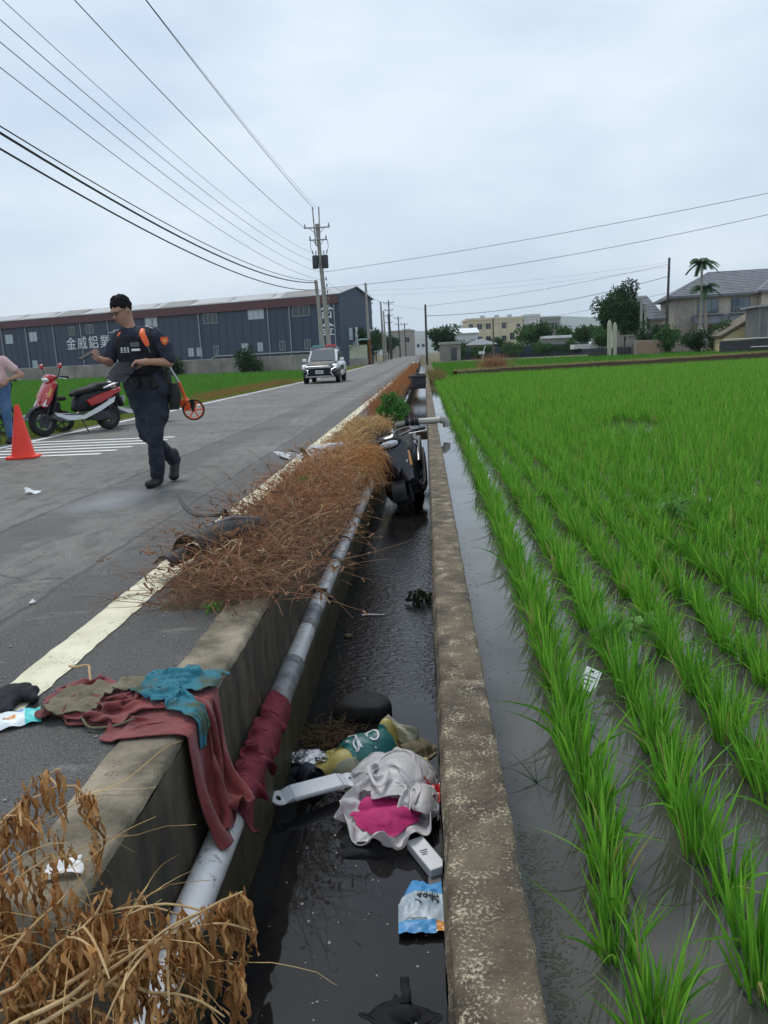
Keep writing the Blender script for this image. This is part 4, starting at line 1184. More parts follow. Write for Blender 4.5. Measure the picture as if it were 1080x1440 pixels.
# ---- overhead wires
def wire(label, a, b, sag, r=.012, name='overhead_wire', n=26):
    a, b = Vector(a), Vector(b); pts = []
    for i in range(n+1):
        t = i/n; p = a.lerp(b, t); p.z -= sag*4*t*(1-t); pts.append(p)
    o = MB().tube([p-a for p in pts], r, 5).build(name, 'wire'); o.location = a
    return tag(o, label, 'wire', 'overhead wires')
W = [((-8.05, 61.8, 12.45), (-9.1, 9, 13.9), .5, .016, 'thick upper wire running to the top of the transformer pole, beside a thinner one'),
     ((-7.8, 61.8, 12.45), (-9.35, 9, 14.1), .5, .008, 'thin topmost wire running to the top of the transformer pole'),
     ((-8.9, 61.8, 11.15), (-10.4, 9, 13.1), .8, .016, 'wire running to the left end of the top crossarm'),
     ((-7.85, 61.8, 9.0), (-8.7, 9, 9.4), 1.0, .008, 'highest of four thin parallel wires above the thick cables'),
     ((-7.8, 61.8, 8.4), (-8.7, 9, 8.95), 1.0, .010, 'second of four thin parallel wires above the thick cables'),
     ((-7.8, 61.8, 7.8), (-8.7, 9, 8.5), 1.0, .010, 'third of four thin parallel wires above the thick cables'),
     ((-7.75, 61.8, 7.2), (-8.7, 9, 8.0), 1.05, .010, 'lowest of four thin parallel wires above the thick cables'),
     ((-7.6, 57, 6.6), (-8.65, 9, 6.55), 1.15, .030, 'thickest black cable sagging to the shorter pole'),
     ((-7.6, 57, 6.7), (-8.65, 9, 6.60), 1.0, .016, 'upper companion of the thickest sagging cable'),
     ((-7.58, 57, 6.1), (-8.65, 9, 6.25), 1.15, .024, 'lowest black cable sagging to the shorter pole'),
     ((-7.7, 61.8, 7.8), (33, 40, 10.6), .5, .016, 'upper wire crossing the sky to the right from the transformer pole'),
     ((-7.65, 61.8, 6.6), (33, 40, 10.25), 1.1, .016, 'lower wire crossing the sky to the right from the transformer pole'),
     ((.3, 100, 7.2), (27.85, 92, 10.0), .4, .018, 'upper wire between the dark ditch pole and the villa pole'),
     ((.3, 100, 6.0), (27.85, 92, 8.7), .9, .030, 'thicker sagging wire between the dark ditch pole and the villa pole'),
     ((.3, 100, 4.3), (27.85, 92, 6.9), .7, .016, 'lowest wire between the dark ditch pole and the villa pole'),
     ((-7.38, 104, 9.8), (27.85, 92, 10.2), .6, .008, 'faint high wire from the striped pole towards the villa'),
     ((-7.38, 104, 9.2), (27.85, 92, 9.7), .6, .008, 'second faint high wire from the striped pole towards the villa'),
     ((-7.7, 61.8, 7.4), (-7.38, 104, 9.0), .6, .010, 'wire from the transformer pole down to the striped pole'),
     ((-7.7, 61.8, 6.8), (-7.38, 104, 8.3), .6, .010, 'lower wire from the transformer pole to the striped pole'),
     ((-7.38, 104, 9.9), (-7.2, 168, 12), .6, .010, 'wire from the striped pole to the tall far pole'),
     ((-7.38, 104, 9.0), (.3, 100, 6.8), .3, .010, 'wire from the striped pole across the road')]
for a, b, s, r, lab in W: wire(lab, a, b, s, r)

# ---- the villa on the right
def hip_roof(mb, x0, x1, y0, y1, z, h, ov=.6, ridge=.42):
    x0 -= ov; x1 += ov; y0 -= ov; y1 += ov; w = min(x1-x0, y1-y0)
    if x1-x0 >= y1-y0: r = [(x0+w*ridge, (y0+y1)/2, z+h), (x1-w*ridge, (y0+y1)/2, z+h)]
    else: r = [((x0+x1)/2, y0+w*ridge, z+h), ((x0+x1)/2, y1-w*ridge, z+h)]
    vs = [(x0, y0, z), (x1, y0, z), (x1, y1, z), (x0, y1, z)]+r+[(x0, y0, z-.25), (x1, y0, z-.25), (x1, y1, z-.25), (x0, y1, z-.25)]
    if x1-x0 >= y1-y0: f = [(0, 1, 5, 4), (1, 2, 5), (2, 3, 4, 5), (3, 0, 4)]
    else: f = [(0, 1, 4), (1, 2, 5, 4), (2, 3, 5), (3, 0, 4, 5)]
    mb.add(vs, f+[(6, 7, 1, 0), (7, 8, 2, 1), (8, 9, 3, 2), (9, 6, 0, 3), (9, 8, 7, 6)])
    return vs
def tile_courses(parent, a, b, c, d, n, mat='villa_roof', lift=.022):
    """rows of roof tiles on the quad a b (eave) c d (ridge), each a thin overlapping course"""
    a, b, c, d = map(Vector, (a, b, c, d)); nrm = (b-a).cross(d-a).normalized()*lift
    if nrm.z < 0: nrm = -nrm
    for i in range(n):
        t0, t1 = i/n, (i+1)/n-.01
        p = [a.lerp(d, t0)+nrm*2.2, b.lerp(c, t0)+nrm*2.2, b.lerp(c, t1)+nrm, a.lerp(d, t1)+nrm]
        q = [a.lerp(d, t0)+nrm*.2, b.lerp(c, t0)+nrm*.2]
        MB().add(p+q, [(0, 1, 2, 3), (4, 5, 1, 0)]).build('tile_course', mat, parent, smooth=False)
VI = thing('villa', 'two-storey beige villa with a grey tiled hip roof behind the hedge', 'villa', (31.5, 101, .3), R(-7))
MB().box(0, 17, 0, 11, -.5, 6.6).build('wall', 'villa_wall', VI, smooth=False)
MB().box(-.12, 2.2, -.12, 3.0, -.4, 6.55).build('stone_corner', 'villa_stone', VI, smooth=False)
mb = MB(); vs = hip_roof(mb, 0, 17, 0, 11, 6.6, 3.1, .9, .45); rf = mb.build('roof', 'villa_roof', VI, smooth=False)
tile_courses(rf, vs[0], vs[1], vs[5], vs[4], 14); tile_courses(rf, vs[3], vs[0], vs[4], Vector(vs[4])+Vector((0, .02, 0)), 9)
MB().tube([vs[0], vs[4]], .10, 6).build('ridge', 'villa_roof', rf); MB().tube([vs[4], vs[5]], .10, 6).build('ridge', 'villa_roof', rf)
MB().box(9.6, 15.0, -1.6, -.15, -.4, 6.5).build('bay_wall', 'villa_wall', VI, smooth=False)
mb = MB(); v2 = hip_roof(mb, 9.6, 15, -1.6, 4.5, 6.7, 2.2, .7, .5); rf2 = mb.build('bay_roof', 'villa_roof', VI, smooth=False)
tile_courses(rf2, v2[0], v2[1], v2[4], v2[4], 7)
mb = MB(); mb.add([(2.0, -2.3, 3.15), (10.2, -2.3, 3.15), (10.2, -.13, 4.15), (2.0, -.13, 4.15), (2.0, -2.3, 3.0), (10.2, -2.3, 3.0), (10.2, -.13, 3.9), (2.0, -.13, 3.9)],
                  [(0, 1, 2, 3), (4, 7, 6, 5), (0, 4, 5, 1), (1, 5, 6, 2), (3, 7, 4, 0)])
pr_ = mb.build('porch_roof', 'villa_roof', VI, smooth=False); tile_courses(pr_, (2.0, -2.32, 3.17), (10.2, -2.32, 3.17), (10.2, -.15, 4.17), (2.0, -.15, 4.17), 5)
for x in (2.4, 8.9): MB().box(x, x+.45, -2.1, -1.65, -.4, 3.05, .02).build('porch_column', 'white_wall', VI, smooth=False)
for x, z, w, h, y in ((3.8, 5.3, 2.4, 1.7, -.12), (7.6, 5.3, 2.1, 1.7, -.12), (11.7, 5.4, 2.4, 1.9, -1.61), (14.1, 5.4, 1.0, 1.9, -1.61), (4.6, 1.6, 1.6, 2.1, -.12), (6.8, 1.6, 1.6, 2.1, -.12), (11.9, 1.6, 2, 2, -1.61)):
    window(VI, x, z, w, h, y, 'window_blue', 'window_dark', -1, 3)
for x in (2.4, 6.3): 
    mb = MB(); mb.box(x, x+3.2, -.55, -.15, 4.2, 4.35); 
    for q in range(9): mb.box(x+.05+q*.38, x+.09+q*.38, -.52, -.48, 4.35, 4.95)
    mb.box(x, x+3.2, -.53, -.47, 4.95, 5.0); mb.build('balcony_rail', 'metal_grey', VI, smooth=False)
V2 = thing('annex_house', 'grey-roofed annex house half hidden behind the dark round tree', 'house', (25.2, 106, .3), R(-7))
MB().box(0, 6, 0, 6, -.5, 4.2).build('wall', 'villa_wall', V2, smooth=False)
mb = MB(); va = hip_roof(mb, 0, 6, 0, 6, 4.2, 3.2, .5, .3); r2 = mb.build('roof', 'villa_roof', V2, smooth=False); tile_courses(r2, va[0], va[1], va[5], va[4], 8)
mb = MB(); mb.add([(1, -3, 2.2), (6.5, -3, 2.2), (6.5, -.1, 3.4), (1, -.1, 3.4), (1, -3, 2.1), (6.5, -3, 2.1)], [(0, 1, 2, 3), (4, 5, 1, 0)]); mb.build('lean_to_roof', 'corrugated', V2, smooth=False)
for q in range(12): MB().box(1.1+q*.45, 1.18+q*.45, -3, -2.9, 2.21, 2.3).build('sheet_rib', 'roof_grey', V2, smooth=False)
MB().box(1.2, 6.2, -2.8, -.2, -.5, 2.1).build('lean_to_wall', 'villa_stone', V2, smooth=False)
# cream gabled house at the frame edge and its corrugated shed
YG = thing('gabled_house', 'cream house with a steep dark gable edge at the right border', 'house', (31.2, 84, .2), R(-4))
MB().prism([(0, -.4), (12, -.4), (12, 2.6), (8.8, 6.3), (0, 1.4)], 0, 5, 'xz').build('wall', 'yellow_wall', YG, smooth=False)
mb = MB(); mb.prism([(-.3, 1.35), (8.8, 6.45), (8.8, 6.75), (-.4, 1.6)], -.25, 5.2, 'xz'); mb.build('roof', 'bark', YG, smooth=False)
MB().box(4.4, 5.6, -.06, -.003, .4, 1.4).build('window', 'window_dark', YG, smooth=False)
CS = thing('corrugated_shed', 'grey corrugated shed with dark lean-to at the right border', 'shed', (32.8, 79.5, .2), R(-3))
MB().box(0, 9, 0, 3.5, 1.1, 4.2).build('wall', 'corrugated', CS, smooth=False)
for q in range(22):
    MB().box(q*.4+.05, q*.4+.16, -.05, -.002, 1.15, 4.15).build('corrugation', 'corrugated' if q % 2 else 'grey_wall', CS, smooth=False)
MB().prism([(-.5, 4.1), (9.3, 4.55), (9.3, 4.7), (-.5, 4.25)], -.4, 3.8, 'xz').build('roof', 'roof_grey', CS, smooth=False)
MB().box(-3.6, 9, -1.2, -.1, -.4, 1.0).build('dark_base', 'metal_dark', CS, smooth=False)
MB().tube([(-3.6, -1.25, 1.15), (9, -1.25, 1.15)], .05, 6).build('rail', 'white_wall', CS); MB().tube([(-1.0, -1.3, .35), (5, -1.3, .3)], .05, 6).build('rail', 'white_wall', CS)
# brick wall of separate bricks, with pale pillars beside it
BW = thing('brick_wall', 'low brown brick wall end beside the pale gate pillars', 'wall', (23.3, 88.5, .22), R(-5))
MB().box(0, 3.0, 0, .3, -.3, 1.50).build('mortar_core', 'mortar', BW, smooth=False)
bm0 = None
for r_ in range(9):
    for c_ in range(7):
        x = c_*.43+(.0 if r_ % 2 else .2)
        if x+.40 > 3.02: continue
        if bm0 is None: bm0 = MB().box(0, .40, -.05, -.002, 0, .145, .012).build('brick', 'brick', BW, smooth=False); o = bm0
        else: o = bm0.copy(); COL.objects.link(o); o.parent = BW
        o.location = (x, random.uniform(-.01, .0), r_*.165)
DB = thing('garden_wall', 'long dark low wall left of the brick wall end', 'wall', (18.6, 90.5, .22), R(-5)); 
for q in range(6): MB().box(q*.8, q*.8+.78, 0, .2, -.3, .85, .02).build('wall_panel', 'metal_dark', DB, smooth=False)
gp = [(20.9, 3.9, 'pale green pointed gate pillar, the taller left one'), (21.5, 3.6, 'pale green pointed gate pillar, the shorter right one')]
for x, h, lab in gp:
    t = thing('gate_pillar', lab, 'pillar', (x, 90, .25)); MB().prism([(-.2, -.3), (.2, -.3), (.2, h-.4), (0, h), (-.2, h-.4)], 0, .4, 'xz').build('shaft', 'pillar_pale', t, smooth=False)
BL = thing('balustrade', 'row of short grey balusters behind the brick wall', 'fence', (21.9, 91, .25))
MB().box(0, 3.6, 0, .2, -.3, .9).build('base', 'fence_concrete', BL, smooth=False); MB().box(0, 3.6, -.02, .22, 2.0, 2.15).build('rail', 'pole_concrete', BL, smooth=False)
for q in range(7): MB().box(q*.55, q*.55+.28, .03, .17, .9, 2.0, .03).build('baluster', 'pole_concrete', BL, smooth=False)
# parked pale truck by the trees
TV = thing('parked_truck', 'small pale pickup truck parked far away before the trees', 'truck', (24.6, 118, .45), R(8))
MB().prism([(0, .45), (1.9, .45), (1.9, 1.0), (1.75, 1.15), (1.3, 2.0), (.1, 2.0), (0, 1.2)], -.85, .85, 'xz', bev=.06).build('cab', 'white_wall', TV, smooth=False)
MB().box(-2.8, -.05, -.85, .85, .6, 1.25, .04).build('cargo_bed', 'white_wall', TV, smooth=False)
MB().prism([(.3, 1.25), (1.6, 1.25), (1.28, 1.85), (.3, 1.85)], -.88, -.86, 'xz').build('window', 'window_dark', TV, smooth=False)
for x in (.95, -2.0): 
    for y in (-.8, .8): MB().lathe([(.05, -.1), (.34, -.1), (.36, 0), (.34, .1), (.05, .1)], 14, Matrix.Translation((x, y, .36)), 'y').build('wheel', 'rubber', TV)

# ---- far buildings
def block(name, label, cat, loc, rz, w, d, h, mat, wins, pane='window_dark', parapet=.5, sill=True):
    t = thing(name, label, cat, loc, rz)
    MB().box(0, w, 0, d, -1, h).build('wall', mat, t, smooth=False)
    MB().box(-.15, w+.15, -.15, d+.15, h, h+parapet).build('parapet', mat, t, smooth=False)
    for x, z, ww, hh in wins: window(t, x, z, ww, hh, -.01, pane, 'trim_pale', -1, 2, .08)
    return t
AP = block('apartment_block', 'cream three-storey apartment block with rows of dark windows', 'building', (9.6, 176, .9), R(3), 12.4, 9, 7.3, 'cream_wall',
           [(x, z, w, h) for x, w in ((.9, .9), (2.8, 1.1), (4.7, 1.1), (8.2, 1.0)) for z, h in ((6.0, 1.3), (3.2, 1.3))]+[(11.4, 5.9, .8, .8), (11.4, 3.0, .8, .8), (10.0, 3.6, 1.0, 1.6), (6.6, 3.3, .7, .7)])
for x in (1.85, 3.75, 5.6, 7.3, 9.1): MB().box(x-.12, x+.12, -.2, -.01, -1, 7.3).build('pilaster', 'cream_wall', AP, smooth=False)
for x in (3.4, 6.6, 9.5): MB().box(x, x+1.0, 3, 4.2, 7.8, 8.5, .1).build('roof_tank', 'alu', AP, smooth=False)
mb = MB()
for i in range(5):
    mb.box(-1.5+i*.3, -1.46+i*.3, -.4, -.3, 0, 7.3); mb.box(-1.5, -.2, -.4, -.3, 1.0+i*1.5, 1.06+i*1.5)
mb.build('scaffold', 'grey_wall', AP, smooth=False)
block('apartment_block', 'white building block joined behind the cream apartment block', 'building', (22.3, 178, .9), R(3), 3.6, 8, 7.7, 'white_wall', [(1.8, 3.0, 1.0, 1.6)])
block('office_block', 'small grey concrete building behind the round green trees', 'building', (27.3, 190, 1.0), R(0), 5.2, 6, 7.3, 'grey_wall', [(1.5, 5.7, 1.5, 1.7), (3.8, 5.7, 1.5, 1.7)])
WS = thing('white_shed', 'long white shed with a bright metal roof left of the apartments', 'shed', (4.4, 150, .8), R(2))
MB().box(0, 5.8, 0, 9, -1, 4.2).build('wall', 'white_wall', WS, smooth=False)
MB().prism([(-.4, 4.2), (4.5, 5.2), (9.4, 4.2), (9.4, 4.05), (-.4, 4.05)], -.3, 6.1, 'yz').build('roof', 'white_paint', WS, smooth=False)
for x in (1.0, 2.9, 4.8): window(WS, x, 2.5, .9, 1.0, -.01, 'window_pale', 'trim_pale', -1)
MB().box(-.1, 5.9, -.3, -.02, -.8, 1.0).build('dark_skirting', 'navy_panel', WS, smooth=False)
SHU = thing('small_hut', 'little pale hut with a doorway at the end of the ditch', 'hut', (2.4, 122, .55), 0)
MB().box(0, 3.2, 0, 3, -.5, 2.1).build('wall', 'fence_concrete', SHU, smooth=False); MB().box(-.2, 3.4, -.2, 3.2, 2.1, 2.5).build('roof', 'concrete_pale', SHU, smooth=False); MB().box(1.7, 2.6, -.05, -.003, -.3, 1.6).build('doorway', 'window_dark', SHU, smooth=False)
FH = thing('farm_house', 'small house with a white pitched roof below the apartments', 'house', (7.9, 140, .7), 0)
MB().box(0, 4.4, 0, 5, -.5, 2.1).build('wall', 'villa_stone', FH, smooth=False); MB().prism([(-.5, 2.0), (2.2, 2.9), (4.9, 2.0), (4.9, 1.85), (-.5, 1.85)], -.6, 5.5, 'xz').build('roof', 'white_paint', FH, smooth=False)
for x in (1.1, 3.1): window(FH, x, 1.1, 1.0, 1.0, -.01, 'window_dark', 'white_wall', -1)
RD = block('roadside_house', 'brownish flat-roofed house at the far end of the road', 'house', (-10.5, 250, 1.3), 0, 7.5, 8, 7.5, 'villa_stone', [(2, 5, 1.4, 1.6), (5.2, 5, 1.4, 1.6)])
block('roadside_house', 'white flat-roofed house where the road vanishes', 'house', (-4.0, 330, 1.8), 0, 5, 8, 6.0, 'white_wall', [(1.5, 3.5, 1.2, 1.4), (3.6, 3.5, 1.2, 1.4)])
LW = thing('compound_wall', 'long dark blue compound wall along the far fields', 'wall', (3.5, 131, .55), R(1.5))
for q in range(8): MB().box(q*3, q*3+2.95, 0, .2, -.6, 1.5, .02).build('wall_panel', 'navy_panel', LW, smooth=False)
WR = thing('low_roof_shed', 'low shed with a white roof among the far trees', 'shed', (22.8, 150, .8), 0)
MB().box(0, 4.6, 0, 4, -.5, 2.4).build('wall', 'grey_wall', WR, smooth=False); MB().box(-.3, 4.9, -.5, 4.5, 2.4, 2.9, .05).build('roof', 'white_paint', WR, smooth=False)

# ---- trees
def tree(name, label, loc, h, r, n, leaf, a, b, seed, trunk=.16, cat='tree', group=None, clumps=16, flat=.75):
    t = thing(name, label, cat, loc, 0, group)
    leafy('crown', n, (0, 0, h-r*flat), (r, r, r*flat), leaf, a, b, t, seed=seed, clumps=clumps)
    q = random.Random(seed); mb = MB(); top = h-r*flat
    mb.tube([(0, 0, -.4), (.05*h*.2, 0, top*.5), (0, 0, top)], [trunk, trunk*.8, trunk*.5], 8)
    for _ in range(5):
        an = q.uniform(0, 6.28); mb.tube([(0, 0, top*.55), (r*.35*math.cos(an), r*.35*math.sin(an), top*.9), (r*.65*math.cos(an), r*.65*math.sin(an), top+r*.2)], [trunk*.5, trunk*.35, trunk*.15], 6)
    mb.build('trunk', 'bark', t); return t
DG = ((.018, .052, .018), (.042, .095, .032)); MG = ((.028, .085, .022), (.065, .15, .045))
tree('banyan_tree', 'large dark rounded tree left of the villa', (23.7, 95.5, .3), 8.6, 3.3, 9000, .34, *DG, 51, .35, clumps=22, flat=1.05)
for i, (x, y, h, r, n, lab, pal, lf) in enumerate((
    (3.2, 138, 5.6, 3.0, 2200, 'dark green tree by the little hut at the end of the ditch', DG, .5),
    (22.3, 160, 6.3, 3.4, 3600, 'broad round green tree right of the apartment block', MG, .5),
    (27.6, 158, 5.0, 3.0, 2400, 'green tree below the grey concrete building', MG, .5),
    (31.2, 156, 5.2, 3.0, 2400, 'green tree right of the grey concrete building', MG, .5),
    (34.5, 150, 5.4, 3.2, 2400, 'leafy tree behind the parked pale truck', MG, .5),
    (26.8, 117, 3.6, 2.0, 2000, 'low leafy tree beside the parked pale truck', MG, .4),
    (6.0, 142, 3.0, 2.2, 1300, 'bush before the long white shed', DG, .45),
    (13.2, 146, 4.0, 2.4, 1300, 'small tree left of the white pitched roof', DG, .45),
    (-9.6, 118, 5.2, 3.0, 2400, 'dark roadside tree behind the striped pole', DG, .42),
    (-10.4, 140, 5.6, 3.4, 2400, 'roadside tree beyond the low shed', DG, .45),
    (-10.2, 165, 6.4, 3.2, 2000, 'far roadside tree among the crossarm poles', DG, .5),
    (-9.0, 195, 6.0, 3.2, 1600, 'farther roadside tree left of the road end', DG, .55),
    (5.5, 210, 7.0, 4.5, 1800, 'distant tree right of the road end', DG, .6))):
    tree('broadleaf_tree', lab, (x, y, float(zr(y))), h, r, n, lf, *pal, 60+i, .2)
for i, (x, y, h, r, lab) in enumerate(((-19.5, 85.3, 2.6, 1.7, 'round dark bush against the boundary wall'), (-29.5, 90, 2.0, 1.4, 'small bush by the boundary wall, behind the walking person'),
                                       (27.0, 88.6, 3.2, 1.6, 'leafy shrub between the villa pole and the brick wall'), (29.6, 88, 2.6, 1.8, 'broad dark hedge bush below the villa'),
                                       (32.2, 87.5, 3.6, 2.0, 'bright leafy bush under the palm'), (34.6, 86.6, 2.9, 1.7, 'dark creeper bush beside the cream house'), (25.5, 90.5, 3.4, 1.7, 'dark conical shrub behind the brick wall'), (37.0, 84.8, 2.4, 1.6, 'brownish bush at the cream house corner'), (9.5, 130, 2.0, 2.6, 'low green hedge bush before the farm house'), (14.5, 129.5, 2.4, 3.0, 'wide hedge bush along the far compound wall'), (19.5, 129, 2.2, 2.8, 'hedge bush at the right part of the compound wall'), (5.2, 130, 1.8, 2.2, 'small hedge bush right of the little hut'), (23.8, 128.5, 2.2, 2.4, 'hedge bush at the end of the compound wall'))):
    t = thing('bush', lab, 'bush', (x, y, float(zr(y))-.1)); pal = MG if i in (2, 4) or i > 7 else (((.10, .07, .03), (.16, .14, .05)) if i == 7 else DG)
    leafy('foliage', 1700, (0, 0, h*.5), (r, r*.8, h*.55), .26, *pal, t, seed=80+i, clumps=12)
    MB().tube([(0, 0, -.2), (0, 0, h*.6)], [.08, .03], 6).build('stem', 'bark', t)
# palm trees before the villa
for i, (x, y, h, lab) in enumerate(((32.5, 95, 10.4, 'tall areca palm in front of the villa'), (33.2, 95.6, 7.5, 'lower areca palm beside the tall one'))):
    t = thing('palm_tree', lab, 'palm', (x, y, .3))
    MB().tube([(.35*i, 0, -.3), (.1, 0, h*.6), (0, 0, h-1.3)], [.2, .16, .14], 10).build('trunk', 'palm_trunk', t)
    MB().tube([(0, 0, h-1.35), (0, 0, h-.3)], [.16, .08], 10).build('crownshaft', MATS['pillar_pale'], t)
    q = random.Random(90+i)
    for f in range(17):
        an = f*2*math.pi/17+q.uniform(-.2, .2); el = q.uniform(.0, 1.3); L_ = q.uniform(1.5, 2.0); pts = []
        for k in range(9):
            s = k/8; pts.append(Vector((math.cos(an)*L_*s*math.cos(el*.6), math.sin(an)*L_*s*math.cos(el*.6), h-.4+L_*(math.sin(el)*s-.75*s*s))))
        mb = MB(); mb.tube(pts, [.03]*8+[.01], 5)
        sd = Vector((-math.sin(an), math.cos(an), 0))
        for k in range(1, 9):
            for s_ in (-1, 1):
                for e_ in (0, .5):
                    p = pts[k-1].lerp(pts[k], e_); w_ = sd*s_*(.62*(1-.5*k/8)); dr = Vector((math.cos(an)*.2, math.sin(an)*.2, -.30))
                    mb.add([p, p+(pts[k]-pts[k-1])*.9, p+w_+dr], [(0, 1, 2)])
        mb.build('frond', MATS['frond'] if 'frond' in MATS else M('frond', (.025, .075, .025), (.05, .12, .04), .6, scale=2, trans=.2), t, smooth=False)
# hills
hm = MB()
n = 110
for i in range(n+1):
    x = -3500+i*100.; y = 5600.
    hgt = 150+70*vnoise(np.array([[i*.10, 0, 0.]]), 2)[0]+26*vnoise(np.array([[i*.3, 0, 0.]]), 4)[0]
    if x > 0: hgt += 70*math.exp(-((x-1000)/800)**2)
    hm.v += [(x, y-900, -20.), (x, y-400, hgt*.6), (x, y, hgt), (x, y+700, -20)]
    if i: hm.f += [tuple((i-1)*4+a for a in (j, j+4, j+5, j+1)) for j in range(3)]
structure(hm.build('hills', 'hill'))
# ------------------------------------------------------------------ vehicles
def wheel(parent, x, z, r, w, name='wheel', y=0., rim='alu', spokes=5, hub=True, n=28):
    wh = MB().lathe([(r*.60, -w*.42), (r*.80, -w*.5), (r*.94, -w*.44), (r, -w*.2), (r, w*.2), (r*.94, w*.44), (r*.80, w*.5), (r*.60, w*.42)], n, Matrix.Translation((x, y, z)), 'y', close=True).build(name, 'rubber', parent)
    mb = MB(); T = Matrix.Translation((x, y, z))
    mb.lathe([(r*.56, -w*.36), (r*.63, -w*.40), (r*.63, w*.40), (r*.56, w*.36)], n, T, 'y', close=True)
    mb.lathe([(.002, -w*.46), (r*.16, -w*.44), (r*.18, 0), (r*.16, w*.44), (.002, w*.46)], 14, T, 'y')
    for k in range(spokes):
        a = k*2*math.pi/spokes+.3
        m = T @ Matrix.Rotation(-a, 4, 'Y')
        mb.box(r*.12, r*.60, -w*.22, w*.22, -r*.065, r*.065, .004, m)
    mb.build('rim', rim, wh)
    return wh
def scooter(label, loc, rz, body='red_paint', accent='white_paint', trim='grey_plastic', group=None, rot=None, mirrors=True, floor='grey_plastic', rimm='metal_dark', stand=True):
    """x forward, built at full size: wheelbase 1.25 m"""
    t = thing('scooter', label, 'scooter', loc, rz, group, rot)
    wheel(t, .63, .245, .245, .10, 'front_wheel', 0, rimm); wheel(t, -.62, .235, .235, .11, 'rear_wheel', 0, rimm)
    mb = MB()     # fork and front brake
    for s in (-.075, .075): mb.tube([(.62, s, .245), (.50, s, .56)], [.02, .024], 8)
    mb.lathe([(.02, -.012), (.10, -.012), (.10, -.006), (.02, -.006)], 20, Matrix.Translation((.63, .062, .245)), 'y', close=True)
    mb.tube([(.52, 0, .52), (.40, 0, .93)], .028, 8); mb.build('fork', 'metal_dark', t)
    # front fender: arc shell
    mb = MB(); ring = []
    for k in range(11):
        a = R(20+k*14); c = Vector((.63+math.cos(a)*.275, 0, .245+math.sin(a)*.275)); u = Vector((0, .072 if k < 9 else .06, 0)); v = Vector((math.cos(a), 0, math.sin(a)))*.014
        ring.append((c, u, v))
    mb.loft(ring, 12, 3); mb.build('front_fender', trim if body != 'black_gloss' else 'black_plastic', t)
    # front shield: tall tapering shell from beak to handlebar
    secs = []
    for (x, z, w, th) in ((.665, .50, .035, .03), (.66, .54, .085, .06), (.62, .60, .135, .09), (.575, .68, .165, .10), (.53, .76, .165, .095), (.485, .84, .135, .08), (.445, .90, .10, .06), (.42, .935, .07, .045)):
        secs.append(((x-.07, 0, z), (0, w*1.12, 0), (th*1.05, 0, th*.40)))
    sh0 = MB().prism([(.655, .50), (.60, .475), (.50, .57), (.41, .78), (.355, .915), (.43, .955), (.53, .83), (.62, .65)], -.165, .165, 'xz', bev=.055).build('front_shield', body, t)
    MB().loft([(c_, (0, u_[1]*.62, 0), v_) for c_, u_, v_ in secs], 24, 2.6).build('shield_spine', body, sh0)
    for s in (-1, 1):
        MB().prism([(.67, .52), (.60, .51), (.50, .63), (.46, .74), (.505, .735), (.60, .63)], s*.125, s*.158, 'xz', bev=.006).build('side_blade', accent, t)
        MB().prism([(.60, .66), (.545, .66), (.475, .80), (.50, .82)], s*.15, s*.172, 'xz', bev=.005).build('indicator', 'amber', t)
        MB().loft([((.62, s*.075, .60), (0, .012, .0), (.008, 0, .006)), ((.585, s*.10, .635), (0, .038, 0), (.022, 0, .02)), ((.555, s*.12, .70), (0, .022, 0), (.018, 0, .03)), ((.53, s*.13, .75), (0, .008, 0), (.006, 0, .01))], 12).build('position_lamp', 'lens', t)
    # leg shield (rear side) and floor
    MB().prism([(.48, .36), (.54, .40), (.47, .62), (.40, .86), (.36, .88), (.40, .62)], -.17, .17, 'xz', bev=.03).build('leg_shield', trim, t)
    MB().prism([(.52, .30), (.50, .38), (.10, .355), (-.05, .33), (-.05, .24), (.40, .235)], -.155, .155, 'xz', bev=.02).build('floorboard', floor, t)
    for s in (-1, 1):
        MB().prism([(.46, .33), (.50, .40), (.30, .335), (-.05, .30), (-.42, .47), (-.70, .60), (-.66, .50), (-.38, .36), (-.05, .235), (.25, .24)], s*.15, s*.178, 'xz', bev=.008).build('lower_trim', accent, t)
        MB().prism([(-.12, .56), (-.20, .46), (-.40, .50), (-.84, .70), (-.80, .75), (-.40, .66)], s*.12, s*.168, 'xz', bev=.012).build('side_panel', body, t)
    secs = [((.02, 0, .40), (0, .10, 0), (.03, 0, .04)), ((-.06, 0, .48), (0, .13, 0), (.07, 0, .12)), ((-.20, 0, .54), (0, .145, 0), (.10, 0, .17)), ((-.45, 0, .60), (0, .14, 0), (.03, 0, .14)), ((-.68, 0, .67), (0, .105, 0), (.02, 0, .09)), ((-.86, 0, .73), (0, .05, 0), (.02, 0, .035))]
    MB().loft(secs, 20, 2.8).build('rear_body', trim, t)
    secs = [((.06, 0, .66), (0, .06, 0), (.01, 0, .03)), ((.0, 0, .70), (0, .115, 0), (0, 0, .05)), ((-.18, 0, .735), (0, .14, 0), (0, 0, .055)), ((-.34, 0, .765), (0, .135, 0), (0, 0, .055)), ((-.40, 0, .80), (0, .13, 0), (0, 0, .06)), ((-.62, 0, .82), (0, .115, 0), (0, 0, .05)), ((-.74, 0, .82), (0, .07, 0), (0, 0, .025))]
    MB().loft(secs, 20, 2.6).build('seat', 'rubber', t)
    mb = MB()
    for s in (-1, 1): mb.tube([(-.50, s*.13, .76), (-.72, s*.13, .82), (-.86, s*.09, .87), (-.90, 0, .88)], [.016, .02, .02, .018], 8)
    mb.build('grab_rail', accent, t)
